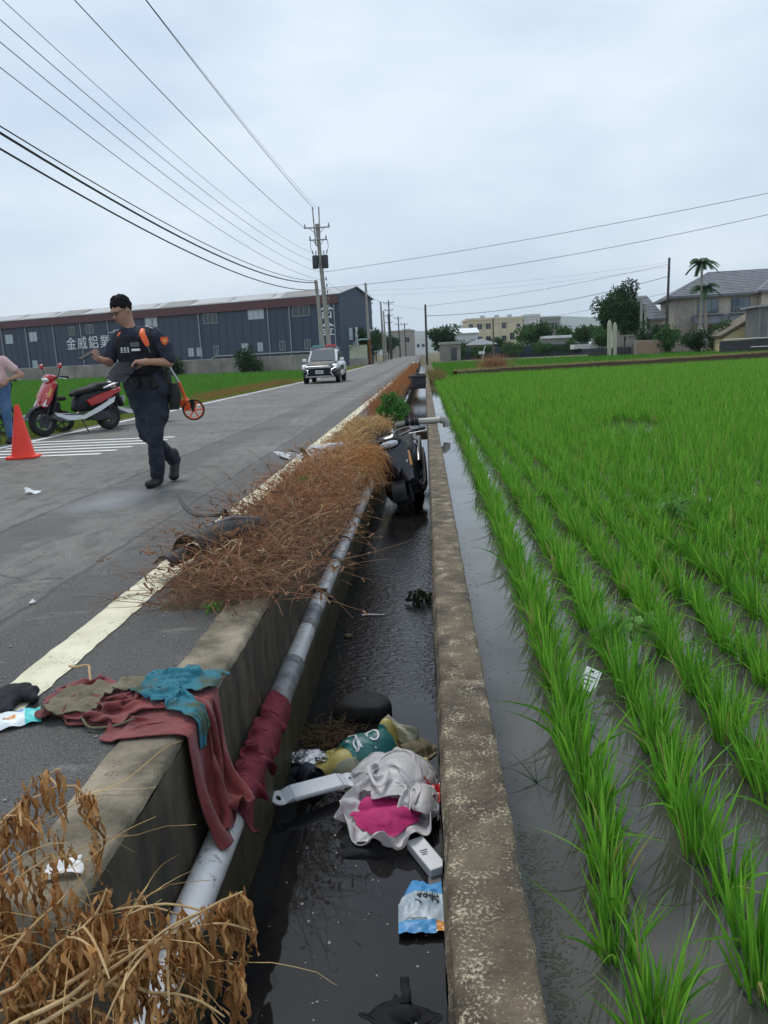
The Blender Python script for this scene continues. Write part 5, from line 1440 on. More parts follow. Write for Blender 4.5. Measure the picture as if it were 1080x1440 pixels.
    MB().loft([((-.84, 0, .73), (0, .075, 0), (0, 0, .03)), ((-.90, 0, .735), (0, .055, 0), (0, 0, .022)), ((-.92, 0, .737), (0, .03, 0), (0, 0, .012))], 14).build('tail_light', 'red_lens', t)
    MB().prism([(-.78, .66), (-.84, .68), (-.94, .42), (-.90, .40)], -.06, .06, 'xz', bev=.006).build('rear_mudguard', 'black_plastic', t)
    MB().box(-.945, -.935, -.075, .075, .48, .60, 0, Matrix.Rotation(R(0), 4, 'Y')).build('licence_plate', 'white_plastic', t)
    MB().prism([(-.15, .22), (-.20, .36), (-.55, .36), (-.68, .28), (-.66, .20), (-.40, .17)], .06, .13, 'xz', bev=.02).build('engine_case', 'metal_dark', t)
    MB().loft([((-.25, -.13, .22), (0, .035, 0), (0, 0, .035)), ((-.42, -.15, .25), (0, .055, 0), (0, 0, .055)), ((-.80, -.15, .33), (0, .058, 0), (0, 0, .06)), ((-.84, -.15, .335), (0, .03, 0), (0, 0, .03))], 14).build('exhaust', 'metal_dark', t)
    MB().tube([(-.60, .10, .25), (-.60, .11, .52)], .022, 8).build('shock_absorber', 'metal_dark', t)
    if stand: MB().tube([(-.02, .10, .26), (-.03, .20, .10), (-.05, .25, .005)], .012, 7).build('side_stand', 'metal_dark', t)
    # handlebar cowl, headlamp
    hb = MB().loft([((.50, 0, .93), (0, .05, 0), (.01, 0, .03)), ((.475, 0, .955), (0, .11, 0), (.02, 0, .06)), ((.42, 0, .985), (0, .135, 0), (.02, 0, .062)), ((.35, 0, .99), (0, .12, 0), (.015, 0, .045)), ((.30, 0, .98), (0, .06, 0), (.01, 0, .02))], 18).build('handlebar_cowl', body, t)
    MB().loft([((.455, 0, .95), (0, .10, 0), (.01, 0, .05)), ((.505, 0, .945), (0, .085, 0), (.012, 0, .042)), ((.525, 0, .94), (0, .045, 0), (.01, 0, .02))], 16).build('headlamp', 'lens', hb)
    mb = MB()
    for s in (-1, 1): mb.tube([(.36, s*.08, .985), (.34, s*.20, 1.0), (.30, s*.34, .985)], [.014, .013, .013], 8)
    mb.build('handlebar', 'metal_dark', hb)
    for s in (-1, 1):
        MB().tube([(.325, s*.23, .998), (.29, s*.355, .983)], .019, 10).build('grip', 'rubber', hb)
        MB().tube([(.37, s*.20, .985), (.375, s*.28, .975), (.33, s*.37, .96)], .007, 6).build('brake_lever', 'alu', hb)
        if mirrors:
            MB().tube([(.35, s*.17, 1.0), (.36, s*.24, 1.09), (.37, s*.27, 1.14)], .008, 6).build('mirror_stalk', 'metal_dark', hb)
            m = Matrix.Translation((.375, s*.285, 1.18)) @ Matrix.Rotation(R(12*s), 4, 'Z')
            MB().loft([(m @ Vector((.012, 0, 0)), (0, .02, 0), (0, 0, .015)), (m @ Vector((.008, 0, 0)), (0, .055, 0), (0, 0, .04)), (m @ Vector((-.012, 0, 0)), (0, .06, 0), (0, 0, .045)), (m @ Vector((-.016, 0, 0)), (0, .05, 0), (0, 0, .038))], 14).build('mirror', body, hb)
    return t
# red scooter: front wheel at (-6.81, 13.5), rear at (-6.16, 14.5)
scooter('red and white scooter parked on its stand behind the orange-red cone', (-6.48, 14.02, 0), math.atan2(-.95, -.65), 'red_paint', 'white_paint', 'black_plastic', rimm='grey_plastic').scale = (1.06, 1.1, 1.04)
scooter('white-trimmed dark scooter mostly hidden behind the walking person', (-6.02, 15.7, 0), R(-125), 'black_gloss', 'white_paint', 'black_plastic', mirrors=False)
cs = scooter('wrecked black scooter standing in the ditch between both concrete walls', (0, 0, 0), 0, 'black_gloss', 'grey_plastic', 'black_plastic', mirrors=False, floor='black_plastic', rimm='metal_dark', stand=False)
cs.matrix_world = Matrix.Translation((-.17, 9.95, -.84)) @ Matrix.Rotation(R(-15), 4, 'Y') @ Matrix.Rotation(R(-96), 4, 'Z') @ Matrix.Rotation(R(4), 4, 'Y') @ Matrix.Diagonal((1.0, 1.3, 1.05, 1))
# electric bike behind the woman
eb = thing('electric_bike', 'black electric bike behind the woman, beside the red scooter', 'electric bike', (-7.45, 14.3, -.02), R(205))
wheel(eb, .52, .21, .21, .06, 'front_wheel', spokes=6, rim='metal_dark'); wheel(eb, -.50, .21, .21, .07, 'rear_wheel', spokes=6, rim='metal_dark')
mb = MB(); mb.tube([(.52, .05, .21), (.40, .05, .60)], .016, 8); mb.tube([(.52, -.05, .21), (.40, -.05, .60)], .016, 8); mb.tube([(.42, 0, .56), (.30, 0, .98)], .024, 8); mb.build('fork', 'metal_dark', eb)
mb = MB(); mb.tube([(.40, 0, .62), (.25, 0, .30), (-.05, 0, .25), (-.30, 0, .34), (-.50, 0, .21)], .03, 8); mb.tube([(-.05, 0, .26), (-.18, 0, .62)], .022, 8); mb.build('frame', 'metal_dark', eb)
MB().box(-.28, .22, -.09, .09, .25, .36, .02).build('footboard', 'alu', eb)
MB().box(-.62, -.16, -.12, .12, .60, .68, .03).build('seat', 'rubber', eb)
MB().box(-.50, -.22, -.10, .10, .34, .58, .03).build('battery_box', 'black_plastic', eb)
mb = MB(); mb.tube([(.24, -.30, 1.02), (.30, -.12, 1.04), (.31, 0, 1.0), (.30, .12, 1.04), (.24, .30, 1.02)], .013, 8); hbb = mb.build('handlebar', 'metal_dark', eb)
for s in (-1, 1): MB().tube([(.26, s*.22, 1.03), (.22, s*.33, 1.015)], .018, 8).build('grip', 'rubber', hbb)
MB().lathe([(.01, -.03), (.05, -.025), (.055, .02), (.01, .03)], 14, Matrix.Translation((.36, 0, .88)), 'x').build('headlamp', 'lens', eb)
mb = MB()
for k in range(10):
    a = R(30+k*13); 
mb.loft([((.52+math.cos(R(30+k*14))*.235, 0, .21+math.sin(R(30+k*14))*.235), (0, .05, 0), Vector((math.cos(R(30+k*14)), 0, math.sin(R(30+k*14))))*.008) for k in range(10)], 10, 3); mb.build('fender', 'black_plastic', eb)

# ---- patrol car (x forward), facing the camera
def patrol_car(loc, rz):
    t = thing('patrol_car', 'white patrol car with black bonnet and coloured roof light bar', 'car', loc, rz)
    W2 = .90
    # lower body: loft of sections along the length
    def sec(x, zb, zt, w, e=5): return ((x, 0, (zb+zt)/2), (0, w, 0), (0, 0, (zt-zb)/2))
    MB().loft([sec(-2.30, .55, .95, .70), sec(-2.24, .36, 1.05, .84), sec(-2.0, .28, 1.10, .89), sec(-1.0, .24, 1.10, .905), sec(.3, .24, 1.08, .905), sec(.95, .25, 1.05, .905), sec(1.02, .26, 1.03, .90)], 28, 5).build('body', 'white_paint', t)
    MB().loft([sec(1.0, .27, 1.02, .902), sec(1.5, .27, .99, .90), sec(1.95, .27, .93, .88), sec(2.18, .29, .86, .84), sec(2.30, .34, .78, .76), sec(2.34, .40, .70, .68)], 28, 4.5).build('front_body', 'black_gloss', t)
    MB().loft([((.98, 0, 1.005), (0, .74, 0), (0, 0, .05)), ((1.5, 0, .985), (0, .73, 0), (0, 0, .05)), ((2.0, 0, .92), (0, .68, 0), (0, 0, .04)), ((2.14, 0, .88), (0, .60, 0), (0, 0, .02))], 20, 4).build('bonnet', 'metal_dark', t)
    # greenhouse
    MB().loft([((-2.05, 0, 1.05), (0, .74, 0), (0, 0, .03)), ((-2.0, 0, 1.25), (0, .73, 0), (.10, 0, .16)), ((-1.75, 0, 1.34), (0, .71, 0), (.06, 0, .30)), ((-1.0, 0, 1.38), (0, .72, 0), (0, 0, .335)), ((-.1, 0, 1.37), (0, .72, 0), (0, 0, .335)), ((.25, 0, 1.33), (0, .72, 0), (.03, 0, .29)), ((.62, 0, 1.18), (0, .74, 0), (.08, 0, .15)), ((.95, 0, 1.05), (0, .74, 0), (.02, 0, .02))], 26, 4).build('cabin', 'white_paint', t)
    mb = MB(); mb.add([(.99, -.66, 1.075), (.99, .66, 1.075), (.26, .57, 1.635), (.26, -.57, 1.635)], [(0, 1, 2, 3)])
    mb.v = [tuple(Vector(p)+Vector((.035, 0, .03))) for p in mb.v]; mb.build('windscreen', 'car_glass', t, smooth=False)
    for s in (-1, 1):
        MB().prism([(.72, 1.12), (.25, 1.56), (-.35, 1.62), (-.35, 1.12)], s*.735, s*.75, 'xz').build('side_window', 'car_glass', t, smooth=False)
        MB().prism([(-.42, 1.12), (-.42, 1.62), (-1.15, 1.60), (-1.3, 1.12)], s*.735, s*.75, 'xz').build('side_window', 'car_glass', t, smooth=False)
        MB().prism([(-1.38, 1.15), (-1.25, 1.58), (-1.75, 1.48), (-1.9, 1.2)], s*.73, s*.745, 'xz').build('side_window', 'car_glass', t, smooth=False)
        MB().box(.55, .78, min(s*.86, s*1.06), max(s*.86, s*1.06), 1.06, 1.22, .04).build('mirror', 'white_paint', t)
        # slim bright headlamps with chrome blade below
        MB().prism([(2.16, .86), (2.05, .93), (1.72, .92), (1.80, .82), (2.22, .74)], s*.62, s*.875, 'xz', bev=.02).build('headlamp', 'lens', t)
        MB().prism([(2.36, .66), (2.34, .46), (2.30, .44), (2.30, .70)], s*.55, s*.60, 'xz').build('chrome_blade', 'chrome', t)
        MB().tube([(2.30, s*.80, .76), (2.36, s*.60, .66), (2.37, s*.56, .50), (2.35, s*.66, .40)], .022, 6).build('chrome_blade', 'chrome', t)
        MB().lathe([(.005, 0), (.05, .01), (.06, .03), (.005, .035)], 12, Matrix.Translation((2.25, s*.70, .50)), 'x').build('fog_lamp', 'lens', t)
        MB().box(-.55, .9, min(s*.903, s*.915), max(s*.903, s*.915), .62, .85).build('door_stripe', 'stripe_black', t, smooth=False)
        for x in (-.05, -.95): MB().box(x-.12, x+.1, min(s*.905, s*.93), max(s*.905, s*.93), .93, .96, .01).build('door_handle', 'chrome', t)
        for x in (1.38, -1.30):
            wheel(t, x, .345, .345, .225, 'wheel', s*.80, 'alu', 6)
            MB().lathe([(.40, -.02), (.43, -.02), (.43, .12), (.40, .12)], 24, Matrix.Translation((x, s*.82-.05, .36)), 'y', close=True).build('wheel_arch', 'black_plastic', t)
    MB().prism([(2.355, .72), (2.36, .44), (2.30, .42), (2.28, .74)], -.54, .54, 'xz').build('grille', 'black_plastic', t, smooth=False)
    for z in (.745, .80): MB().box(2.28-.04*(z > .77), 2.335-.05*(z > .77), -.56, .56, z, z+.032, .008).build('chrome_bar', 'chrome', t)
    MB().box(2.355, 2.375, -.19, .19, .475, .63, .004).build('licence_plate', 'white_plastic', t)
    for q in range(6): MB().box(2.3755, 2.377, -.15+q*.052, -.115+q*.052, .515, .59).build('plate_mark', 'ink', t, smooth=False)
    MB().box(2.2, 2.36, -.70, .70, .30, .37, .02).build('skid_plate', 'alu', t)
    lb = MB().box(-.42, -.10, -.64, .64, 1.745, 1.785, .01).build('light_bar', 'metal_grey', t)
    MB().box(-.40, -.12, -.62, -.03, 1.785, 1.88, .03).build('blue_lens', 'green_lens', lb); MB().box(-.40, -.12, .03, .62, 1.785, 1.88, .03).build('red_lens', 'red_lens', lb)
    for s in (-1, 1): MB().tube([(-1.5, s*.66, 1.68), (-1.2, s*.66, 1.745), (.0, s*.66, 1.74), (.2, s*.66, 1.66)], .018, 6).build('roof_rail', 'alu', t)
    return t
patrol_car((-5.15, 40.3, 0), R(-90))

# ------------------------------------------------------------------ people
def limb(prims):
    def f(P):
        d = None
        for q in prims:
            k = q[-1]
            if q[0] == 'c': e = cone_d(P, q[1], q[2], q[3], q[4])
            else: e = ell_d(P, q[1], q[2], q[3])
            d = e if d is None else smin(d, e, k)
        return d
    return f
def rotm(rx=0, ry=0, rz=0): return np.array(Euler((R(rx), R(ry), R(rz))).to_matrix())
def head_prims(c, m, s=1.0):
    """head centred at c, m columns: right, face direction(+y local), up; returns primitive list"""
    c = np.array(c)
    def L(x, y, z): return c+m@np.array((x, y, z))*s
    return [('e', L(0, -.01, .02), np.array((.076, .095, .105))*s, m, .02), ('e', L(0, .030, -.045), np.array((.058, .062, .075))*s, m, .03), ('e', L(0, .055, -.088), np.array((.03, .026, .024))*s, m, .02),
            ('c', L(0, .088, .01), L(0, .108, -.022), .009*s, .014*s, .012), ('e', L(.075, -.01, -.005), np.array((.010, .022, .034))*s, m, .006), ('e', L(-.075, -.01, -.005), np.array((.010, .022, .034))*s, m, .006),
            ('c', L(-.035, .082, .03), L(.035, .082, .03), .012*s, .012*s, .015), ('c', L(-.018, .088, -.055), L(.018, .088, -.055), .008*s, .008*s, .008)]
def hair_fn(c, m, s=1.0, low=-.02):
    c = np.array(c)
    def f(P):
        q = (P-c)@m/s
        d = ell_d(P, c+m@np.array((0, -.018, .035))*s, np.array((.084, .102, .106))*s, m)+.007*vnoise(P*55, 3)
        # open the face: keep only above the brow line, lower at the back
        cut = -.02+low+np.clip((q[:, 1]+.03)/.09, -1, 1)*.065+.008*vnoise(P*60, 8)-q[:, 2]
        return smax(d, cut*s, .012)
    return f
def hand_prims(wrist, d, palm_n, curl=.5, s=1.0, thumb_side=1):
    """a hand: palm, four fingers of different lengths bending in two joints, and a thumb"""
    d = np.array(d, float); d /= np.linalg.norm(d); nn = np.array(palm_n, float); nn -= d*(nn@d); nn /= np.linalg.norm(nn)
    sd = np.cross(nn, d)*thumb_side; w = np.array(wrist, float)
    out = [('c', w, w+d*.085*s+sd*.018*s, .024*s, .022*s, .02), ('c', w+d*.01*s, w+d*.085*s-sd*.018*s, .024*s, .021*s, .02)]
    for off, ln in ((.033, .070), (.011, .080), (-.011, .075), (-.032, .058)):
        b = w+d*.088*s+sd*off*s; j = b+(d*math.cos(curl)+nn*math.sin(curl))*ln*.5*s; t = j+(d*math.cos(curl*2.2)+nn*math.sin(curl*2.2))*ln*.55*s
        out += [('c', b, j, .0095*s, .0088*s, .006), ('c', j, t, .0088*s, .0072*s, .004)]
    b = w+d*.03*s+sd*.025*s; j = b+(d*.7+sd*.65+nn*.35)/1.02*.045*s; t = j+(d*.9+sd*.15+nn*.45)/1.02*.032*s
    out += [('c', b, j, .013*s, .011*s, .010), ('c', j, t, .0105*s, .008*s, .005)]
    return out
def noisy(fn, amp, freq, seed=1, aniso=(1, 1, .6)):
    A = np.array(aniso)
    return lambda P: fn(P)+amp*fbm(P*freq*A, seed, 2)

# ---- the police officer, walking and writing
OF = thing('person', 'police officer in dark uniform walking with phone and clipboard', 'person', (-2.63, 7.25, 0))
hm_ = rotm(-26, 0, 0)@np.eye(3)
# facing: towards the camera and to its left; build the head basis from a direction
def basis(face, up=(0, 0, 1)):
    f = np.array(face, float); f /= np.linalg.norm(f); u = np.array(up, float); r = np.cross(f, u); r /= np.linalg.norm(r); u = np.cross(r, f)
    return np.stack([r, f, u], 1)
hb_ = basis((-.50, -.74, -.48))
HC = (-.155, -.04, 1.655)
skin = head_prims(HC, hb_, 1.0)+[('c', (-.10, .015, 1.44), (-.135, -.01, 1.60), .058, .055, .03)]
# his left arm (image right): elbow at the side, forearm across the front to the clipboard
eL, wL = (.235, -.03, 1.165), (.10, -.235, 1.175)
eR, wR = (-.315, -.08, 1.19), (-.28, -.30, 1.205)
skin += [('c', (.20, .0, 1.30), eL, .048, .044, .02), ('c', eL, wL, .043, .028, .02), ('c', (-.285, -.01, 1.32), eR, .046, .042, .02), ('c', eR, wR, .041, .027, .02)]
skin += hand_prims(wL, (-.80, -.35, -.05), (0, -.4, -.9), .55, 1.05, 1)
skin += hand_prims(wR, (-.25, -.85, .25), (.5, -.1, .85), .75, 1.05, -1)
skin += [('c', (-.10, .015, 1.44), (-.03, .0, 1.35), .058, .09, .03), ('c', (-.03, 0, 1.35), (.20, 0, 1.30), .06, .046, .03), ('c', (-.03, 0, 1.35), (-.285, -.01, 1.32), .06, .044, .03)]
sdf_obj('body', limb(skin), (-.48, -.52, 1.02), (.36, .18, 1.84), .0085, 'skin', OF, 1)
sdf_obj('hair', hair_fn(HC, hb_, 1.0, 0), (-.32, -.22, 1.48), (.03, .20, 1.86), .008, 'hair', OF, 1)
shirt = [('c', (-.10, .015, 1.455), (-.10, .015, 1.42), .075, .08, .03), ('c', (-.19, .01, 1.405), (.10, .03, 1.405), .088, .088, .05), ('e', (-.04, .01, 1.27), (.195, .135, .20), None, .06), ('e', (-.01, .01, 1.05), (.175, .135, .16), None, .08),
         ('c', (.12, .03, 1.40), (.205, .0, 1.30), .080, .072, .03), ('c', (.205, 0, 1.30), (.232, -.02, 1.215), .073, .071, .02), ('c', (-.22, .01, 1.395), (-.285, -.02, 1.31), .075, .070, .03), ('c', (-.285, -.02, 1.31), (-.308, -.055, 1.235), .07, .067, .02)]
sdf_obj('shirt', noisy(limb(shirt), .018, 15, 2), (-.45, -.25, .90), (.36, .25, 1.56), .010, 'uniform', OF, 1)
vest = [('e', (-.05, -.005, 1.245), (.20, .155, .205), None, .05), ('c', (-.15, -.02, 1.36), (.06, .0, 1.37), .105, .10, .05), ('e', (-.03, -.02, 1.10), (.175, .15, .10), None, .06)]
def vest_fn(P):
    d = limb(vest)(P)
    return smax(d, (np.abs(P[:, 2]-1.235)-.19), .02)
sdf_obj('vest', noisy(vest_fn, .006, 16, 4), (-.36, -.25, 1.0), (.26, .22, 1.50), .010, 'black_cloth', OF, 1)
for px_, pz_, w_, h_, m_ in ((-.015, 1.335, .085, .042, 'grey_plastic'), (-.01, 1.288, .08, .022, 'letter_white')):
    MB().box(px_-w_/2, px_+w_/2, -.178, -.165, pz_-h_/2, pz_+h_/2, .003).build('name_patch', m_, OF)
for q in range(3): 
    x = -.155+q*.030
    mb = MB(); mb.box(x, x+.022, -.172, -.162, 1.285, 1.29); mb.box(x, x+.022, -.172, -.162, 1.302, 1.307); mb.box(x+.008, x+.014, -.172, -.162, 1.27, 1.318); mb.box(x, x+.022, -.172, -.162, 1.268, 1.273); mb.build('vest_lettering', 'letter_white', OF, smooth=False)
# orange harness straps and shoulder marks
mb = MB(); mb.tube([(.035, -.075, 1.475), (.055, -.15, 1.43), (.085, -.165, 1.37), (.10, -.16, 1.32)], [.02, .028, .028, .02], 8, squash=.35); mb.build('orange_strap', 'orange_plastic', OF)
MB().tube([(-.16, -.12, 1.455), (-.175, -.15, 1.42)], [.014, .010], 8, squash=.4).build('orange_strap', 'orange_plastic', OF)
MB().tube([(.10, -.165, 1.32), (.118, -.16, 1.26)], [.012, .004], 6, squash=.4).build('reflective_strip', 'alu', OF)
for x0, y0, z0, sx in ((.055, .0, 1.50, 1), (-.21, -.03, 1.475, -1)):
    for i in range(4):
        for j in range(2):
            if (i+j) % 2: continue
            m = Matrix.Translation((x0+sx*i*.019, y0-j*.02-.02, z0-i*.008+.004*j)) @ Matrix.Rotation(R(18*sx), 4, 'Y')
            MB().box(-.009, .009, -.009, .009, 0, .006, 0, m).build('shoulder_check', 'letter_white', OF, smooth=False)
# sleeve badge: shield with inner emblem
mb = MB(); sh_ = [(-.032, .03), (.032, .03), (.034, -.005), (.02, -.032), (0, -.045), (-.02, -.032), (-.034, -.005)]
m = Matrix.Translation((.235, -.083, 1.365)) @ Matrix.Rotation(R(28), 4, 'Z')
mb.prism(sh_, -.006, .006, 'xz', m); bd = mb.build('sleeve_badge', 'orange_plastic', OF, smooth=False)
MB().prism([(-.022, .014), (-.008, .005), (0, .016), (.008, .005), (.022, .014), (.014, -.014), (0, -.026), (-.014, -.014)], -.009, -.006, 'xz', m).build('badge_emblem', 'amber', bd, smooth=False)
# glasses
gm = np.array(hb_); c0 = np.array(HC)
def hl(x, y, z): return tuple(c0+gm@np.array((x, y, z)))
mb = MB()
for s in (-1, 1):
    mb.tube([hl(s*.034+.024*math.cos(a), .102, .012+.017*math.sin(a)) for a in [k*2*math.pi/12 for k in range(13)]], .0028, 5, cap=False)
    mb.tube([hl(s*.060, .10, .018), hl(s*.080, .04, .016), hl(s*.082, -.02, .012)], .0028, 5)
mb.tube([hl(-.010, .105, .014), hl(.010, .105, .014)], .0028, 5); mb.build('glasses', 'metal_dark', OF)
mb = MB()
for s in (-1, 1): mb.ell(hl(s*.034, .083, .012), (.011, .011, .011), 8)
mb.build('eyes', 'ink', OF)
# trousers, belt, pouches, boots
hipF, hipB = (.075, .0, .90), (-.085, .02, .90)
kF, aF = (.045, -.06, .50), (.005, .0, .11)
kB, aB = (-.055, .02, .50), (.075, .33, .20)
tr = [('c', (-.09, .02, .955), (.09, .01, .955), .135, .135, .05), ('c', hipF, kF, .115, .078, .05), ('c', kF, aF, .075, .066, .03), ('c', hipB, kB, .115, .078, .05), ('c', kB, aB, .075, .062, .03), ('e', (.145, 0, .66), (.035, .06, .08), None, .04)]
sdf_obj('trousers', noisy(limb(tr), .020, 13, 6, (1, 1, .8)), (-.30, -.25, .05), (.32, .50, 1.09), .011, 'trousers', OF, 1)
MB().loft([((-.0, .01, .985), (.178, .01, 0), (0, .145, 0)), ((-.0, .01, 1.035), (.178, .01, 0), (0, .145, 0))], 28, 2.2).build('belt', 'boot', OF)
for x, y, w_, d_, h_ in ((.20, -.02, .08, .07, .16), (.12, -.14, .07, .04, .12), (-.06, -.155, .08, .04, .10), (-.17, -.08, .06, .05, .13)):
    MB().box(x-w_/2, x+w_/2, y-d_/2, y+d_/2, .93, .93+h_, .015).build('belt_pouch', 'boot', OF)
MB().loft([((.235, .03, .97), (.05, 0, 0), (0, .05, 0)), ((.245, .03, .85), (.06, 0, 0), (0, .055, 0)), ((.235, .02, .72), (.04, 0, 0), (0, .04, 0))], 14, 3).build('holster', 'boot', OF)
bf = [('c', (.005, .02, .05), (-.01, -.16, .035), .045, .042, .02), ('c', (.005, .01, .06), (.005, 0, .16), .055, .060, .02), ('e', (-.012, -.17, .04), (.046, .05, .036), None, .02)]
sdf_obj('boot', lambda P: smax(limb(bf)(P), .002-P[:, 2], .004), (-.10, -.26, -.02), (.10, .12, .24), .009, 'boot', OF, 1)
bb = [('c', (.08, .35, .20), (.085, .255, .06), .05, .045, .03), ('c', (.078, .335, .22), (.072, .32, .27), .056, .058, .02), ('e', (.088, .235, .045), (.045, .055, .035), None, .03)]
sdf_obj('boot', lambda P: smax(limb(bb)(P), .002-P[:, 2], .004), (-.04, .12, -.02), (.20, .46, .36), .009, 'boot', OF, 1)
# held things: phone, clipboard, measuring wheel
ph = MB().box(-.036, .036, -.005, .005, -.075, .075, .003).build('phone', 'rubber'); ph.location = (-3.005, 6.845, 1.255); ph.rotation_euler = (R(-62), R(10), R(-38))
tag(ph, 'black phone held up in the officer\'s right hand', 'phone')
cb = thing('clipboard', 'dark clipboard with papers held flat before the officer\'s belly', 'clipboard', (-2.70, 6.985, 1.16), rot=(R(-58), R(4), R(-10)))
MB().box(-.11, .12, -.008, .0, -.16, .03, .003).build('board', 'black_cloth', cb); MB().box(-.10, .11, .001, .004, -.15, -.13, .001).build('papers', 'paper', cb); MB().box(-.06, .03, .0, .018, .005, .035, .004).build('clip', 'alu', cb)
fl = MB().sheet(lambda u, v: (-.09+u*.20, -.012-.015*math.sin(u*5), -.15-v*.14+.02*math.sin(u*9)), 8, 5).build('hanging_cover', 'black_cloth', cb)
mw = thing('measuring_wheel', 'orange measuring wheel hanging behind the officer at his hip', 'measuring wheel', (-2.27, 7.46, .70)); mw.scale = (1.15, 1.15, 1.1)
mb = MB(); mb.lathe([(.080, -.012), (.092, -.014), (.092, .014), (.080, .012)], 28, Matrix.Rotation(R(18), 4, 'Z'), 'y', close=True); mb.build('tyre', 'rubber', mw)
mb = MB(); mz = Matrix.Rotation(R(18), 4, 'Z'); mb.lathe([(.072, -.010), (.081, -.010), (.081, .010), (.072, .010)], 28, mz, 'y', close=True); mb.lathe([(.002, -.016), (.020, -.016), (.020, .016), (.002, .016)], 12, mz, 'y')
for q in range(6): mb.box(.016, .074, -.004, .004, -.006, .006, 0, mz @ Matrix.Rotation(q*math.pi/3, 4, 'Y'))
mb.build('wheel', 'orange_plastic', mw)
MB().box(-.085, .0, -.03, .03, .02, .125, .015, Matrix.Rotation(R(-22), 4, 'Y')).build('counter_box', 'orange_plastic', mw)
MB().prism([(-.02, .08), (.012, .08), (.01, -.01), (-.01, -.01)], -.022, .022, 'xz').build('fork', 'black_plastic', mw)
MB().tube([(-.06, 0, .10), (-.10, -.02, .25)], .014, 8).build('shaft', 'orange_plastic', mw); MB().tube([(-.10, -.02, .25), (-.165, -.05, .40)], .010, 8).build('shaft', 'alu', mw); MB().tube([(-.165, -.05, .40), (-.19, -.06, .52)], .017, 8).build('grip', 'orange_plastic', mw)

# ---- woman with hand on hip, and a bystander whose shoe is just in view
def bystander(label, loc, rz, top, legs, shoe, akimbo=True):
    t = thing('person', label, 'person', loc, rz)
    # local: faces -y, stands at origin
    hb2 = basis((0.1, -1, -.05)); hc = (0, -.01, 1.50)
    eA, wA = ((.36, .06, 1.02), (.185, -.10, .955)) if akimbo else ((.24, .03, 1.02), (.25, -.04, .80))
    eB, wB = (-.25, .03, 1.02), (-.26, -.03, .78)
    sk = head_prims(hc, hb2, .95)+[('c', (0, 0, 1.28), (0, 0, 1.42), .05, .05, .03), ('c', (0, 0, 1.28), (.16, 0, 1.22), .05, .042, .03), ('c', (.16, 0, 1.22), eA, .043, .037, .02), ('c', eA, wA, .037, .026, .02),
          ('c', (0, 0, 1.28), (-.16, 0, 1.22), .05, .042, .03), ('c', (-.16, 0, 1.22), eB, .043, .037, .02), ('c', eB, wB, .037, .026, .02)]
    sk += hand_prims(wA, (-.55, -.45, -.6) if akimbo else (0, -.2, -1), (-.3, .9, 0) if akimbo else (-1, 0, 0), .4, .95, -1)+hand_prims(wB, (0, -.2, -1), (1, 0, 0), .4, .95, 1)
    sdf_obj('body', limb(sk), (-.36, -.26, .60), (.46, .20, 1.66), .011, 'skin', t, 1)
    sdf_obj('hair', hair_fn(hc, hb2, .95, -.06), (-.16, -.18, 1.30), (.16, .18, 1.68), .011, 'hair', t, 1)
    shp = [('c', (-.13, 0, 1.235), (.13, 0, 1.235), .075, .075, .04), ('e', (0, 0, 1.10), (.165, .115, .17), None, .05), ('e', (0, 0, .93), (.175, .125, .13), None, .08), ('c', (.14, 0, 1.235), (.26, .03, 1.12), .068, .066, .03), ('c', (-.14, 0, 1.235), (-.215, .015, 1.10), .068, .066, .03)]
    sdf_obj('shirt', noisy(limb(shp), .010, 12, 3), (-.34, -.22, .78), (.38, .22, 1.36), .012, top, t, 1)
    lg = [('c', (-.07, 0, .86), (.07, 0, .86), .125, .125, .05), ('c', (.085, 0, .82), (.09, -.02, .45), .10, .068, .04), ('c', (.09, -.02, .45), (.095, .02, .09), .066, .052, .03), ('c', (-.085, 0, .82), (-.10, -.02, .45), .10, .068, .04), ('c', (-.10, -.02, .45), (-.11, .02, .09), .066, .052, .03)]
    sdf_obj('trousers', noisy(limb(lg), .008, 12, 7), (-.26, -.2, .04), (.26, .2, .99), .012, legs, t, 1)
    for s in (.095, -.11):
        sp = [('c', (s, .04, .045), (s, -.13, .035), .042, .040, .02), ('c', (s, .03, .06), (s, .02, .10), .048, .05, .02)]
        sdf_obj('shoe', lambda P, sp=sp: smax(limb(sp)(P), .002-P[:, 2], .004), (s-.08, -.2, -.02), (s+.08, .12, .18), .011, shoe, t, 1)
    return t
bystander('woman in pale pink shirt and jeans standing with a hand on her hip', (-6.98, 12.35, 0), R(12), 'pink_cloth', 'jeans', 'boot').scale = (1.08, 1.08, 1.08)
bystander('bystander at the left border of whom only a dark shoe shows', (-5.96, 9.93, 0), R(30), 'uniform', 'trousers', 'boot', False)
# ------------------------------------------------------------------ things lying about
def top_z(fn, x, y, z1, z0, n=60):
    """height of an implicit body above (x, y)"""
    zs = np.linspace(z1, z0, n); d = fn(np.stack([np.full(n, x), np.full(n, y), zs], 1)); k = np.where(d < 0)[0]
    return float(zs[k[0]]) if len(k) else z0
def folds(fn, amp, axis, f_across=26, f_along=4, seed=1, extra=.4):
    """cloth creases that run along the given axis"""
    a = np.array(axis, float); a /= np.linalg.norm(a); b = np.cross(a, (0, 0, 1)); b /= np.linalg.norm(b); c = np.cross(a, b)
    B = np.stack([a, b, c], 1)
    def f(P):
        q = P@B; q2 = np.stack([q[:, 0]*f_along, q[:, 1]*f_across, q[:, 2]*f_across], 1)
        n1 = 1-2*np.abs(vnoise(q2, seed)); n2 = vnoise(q2*2.1+5, seed+3)
        return fn(P)-amp*n1*.7-amp*extra*n2
    return f

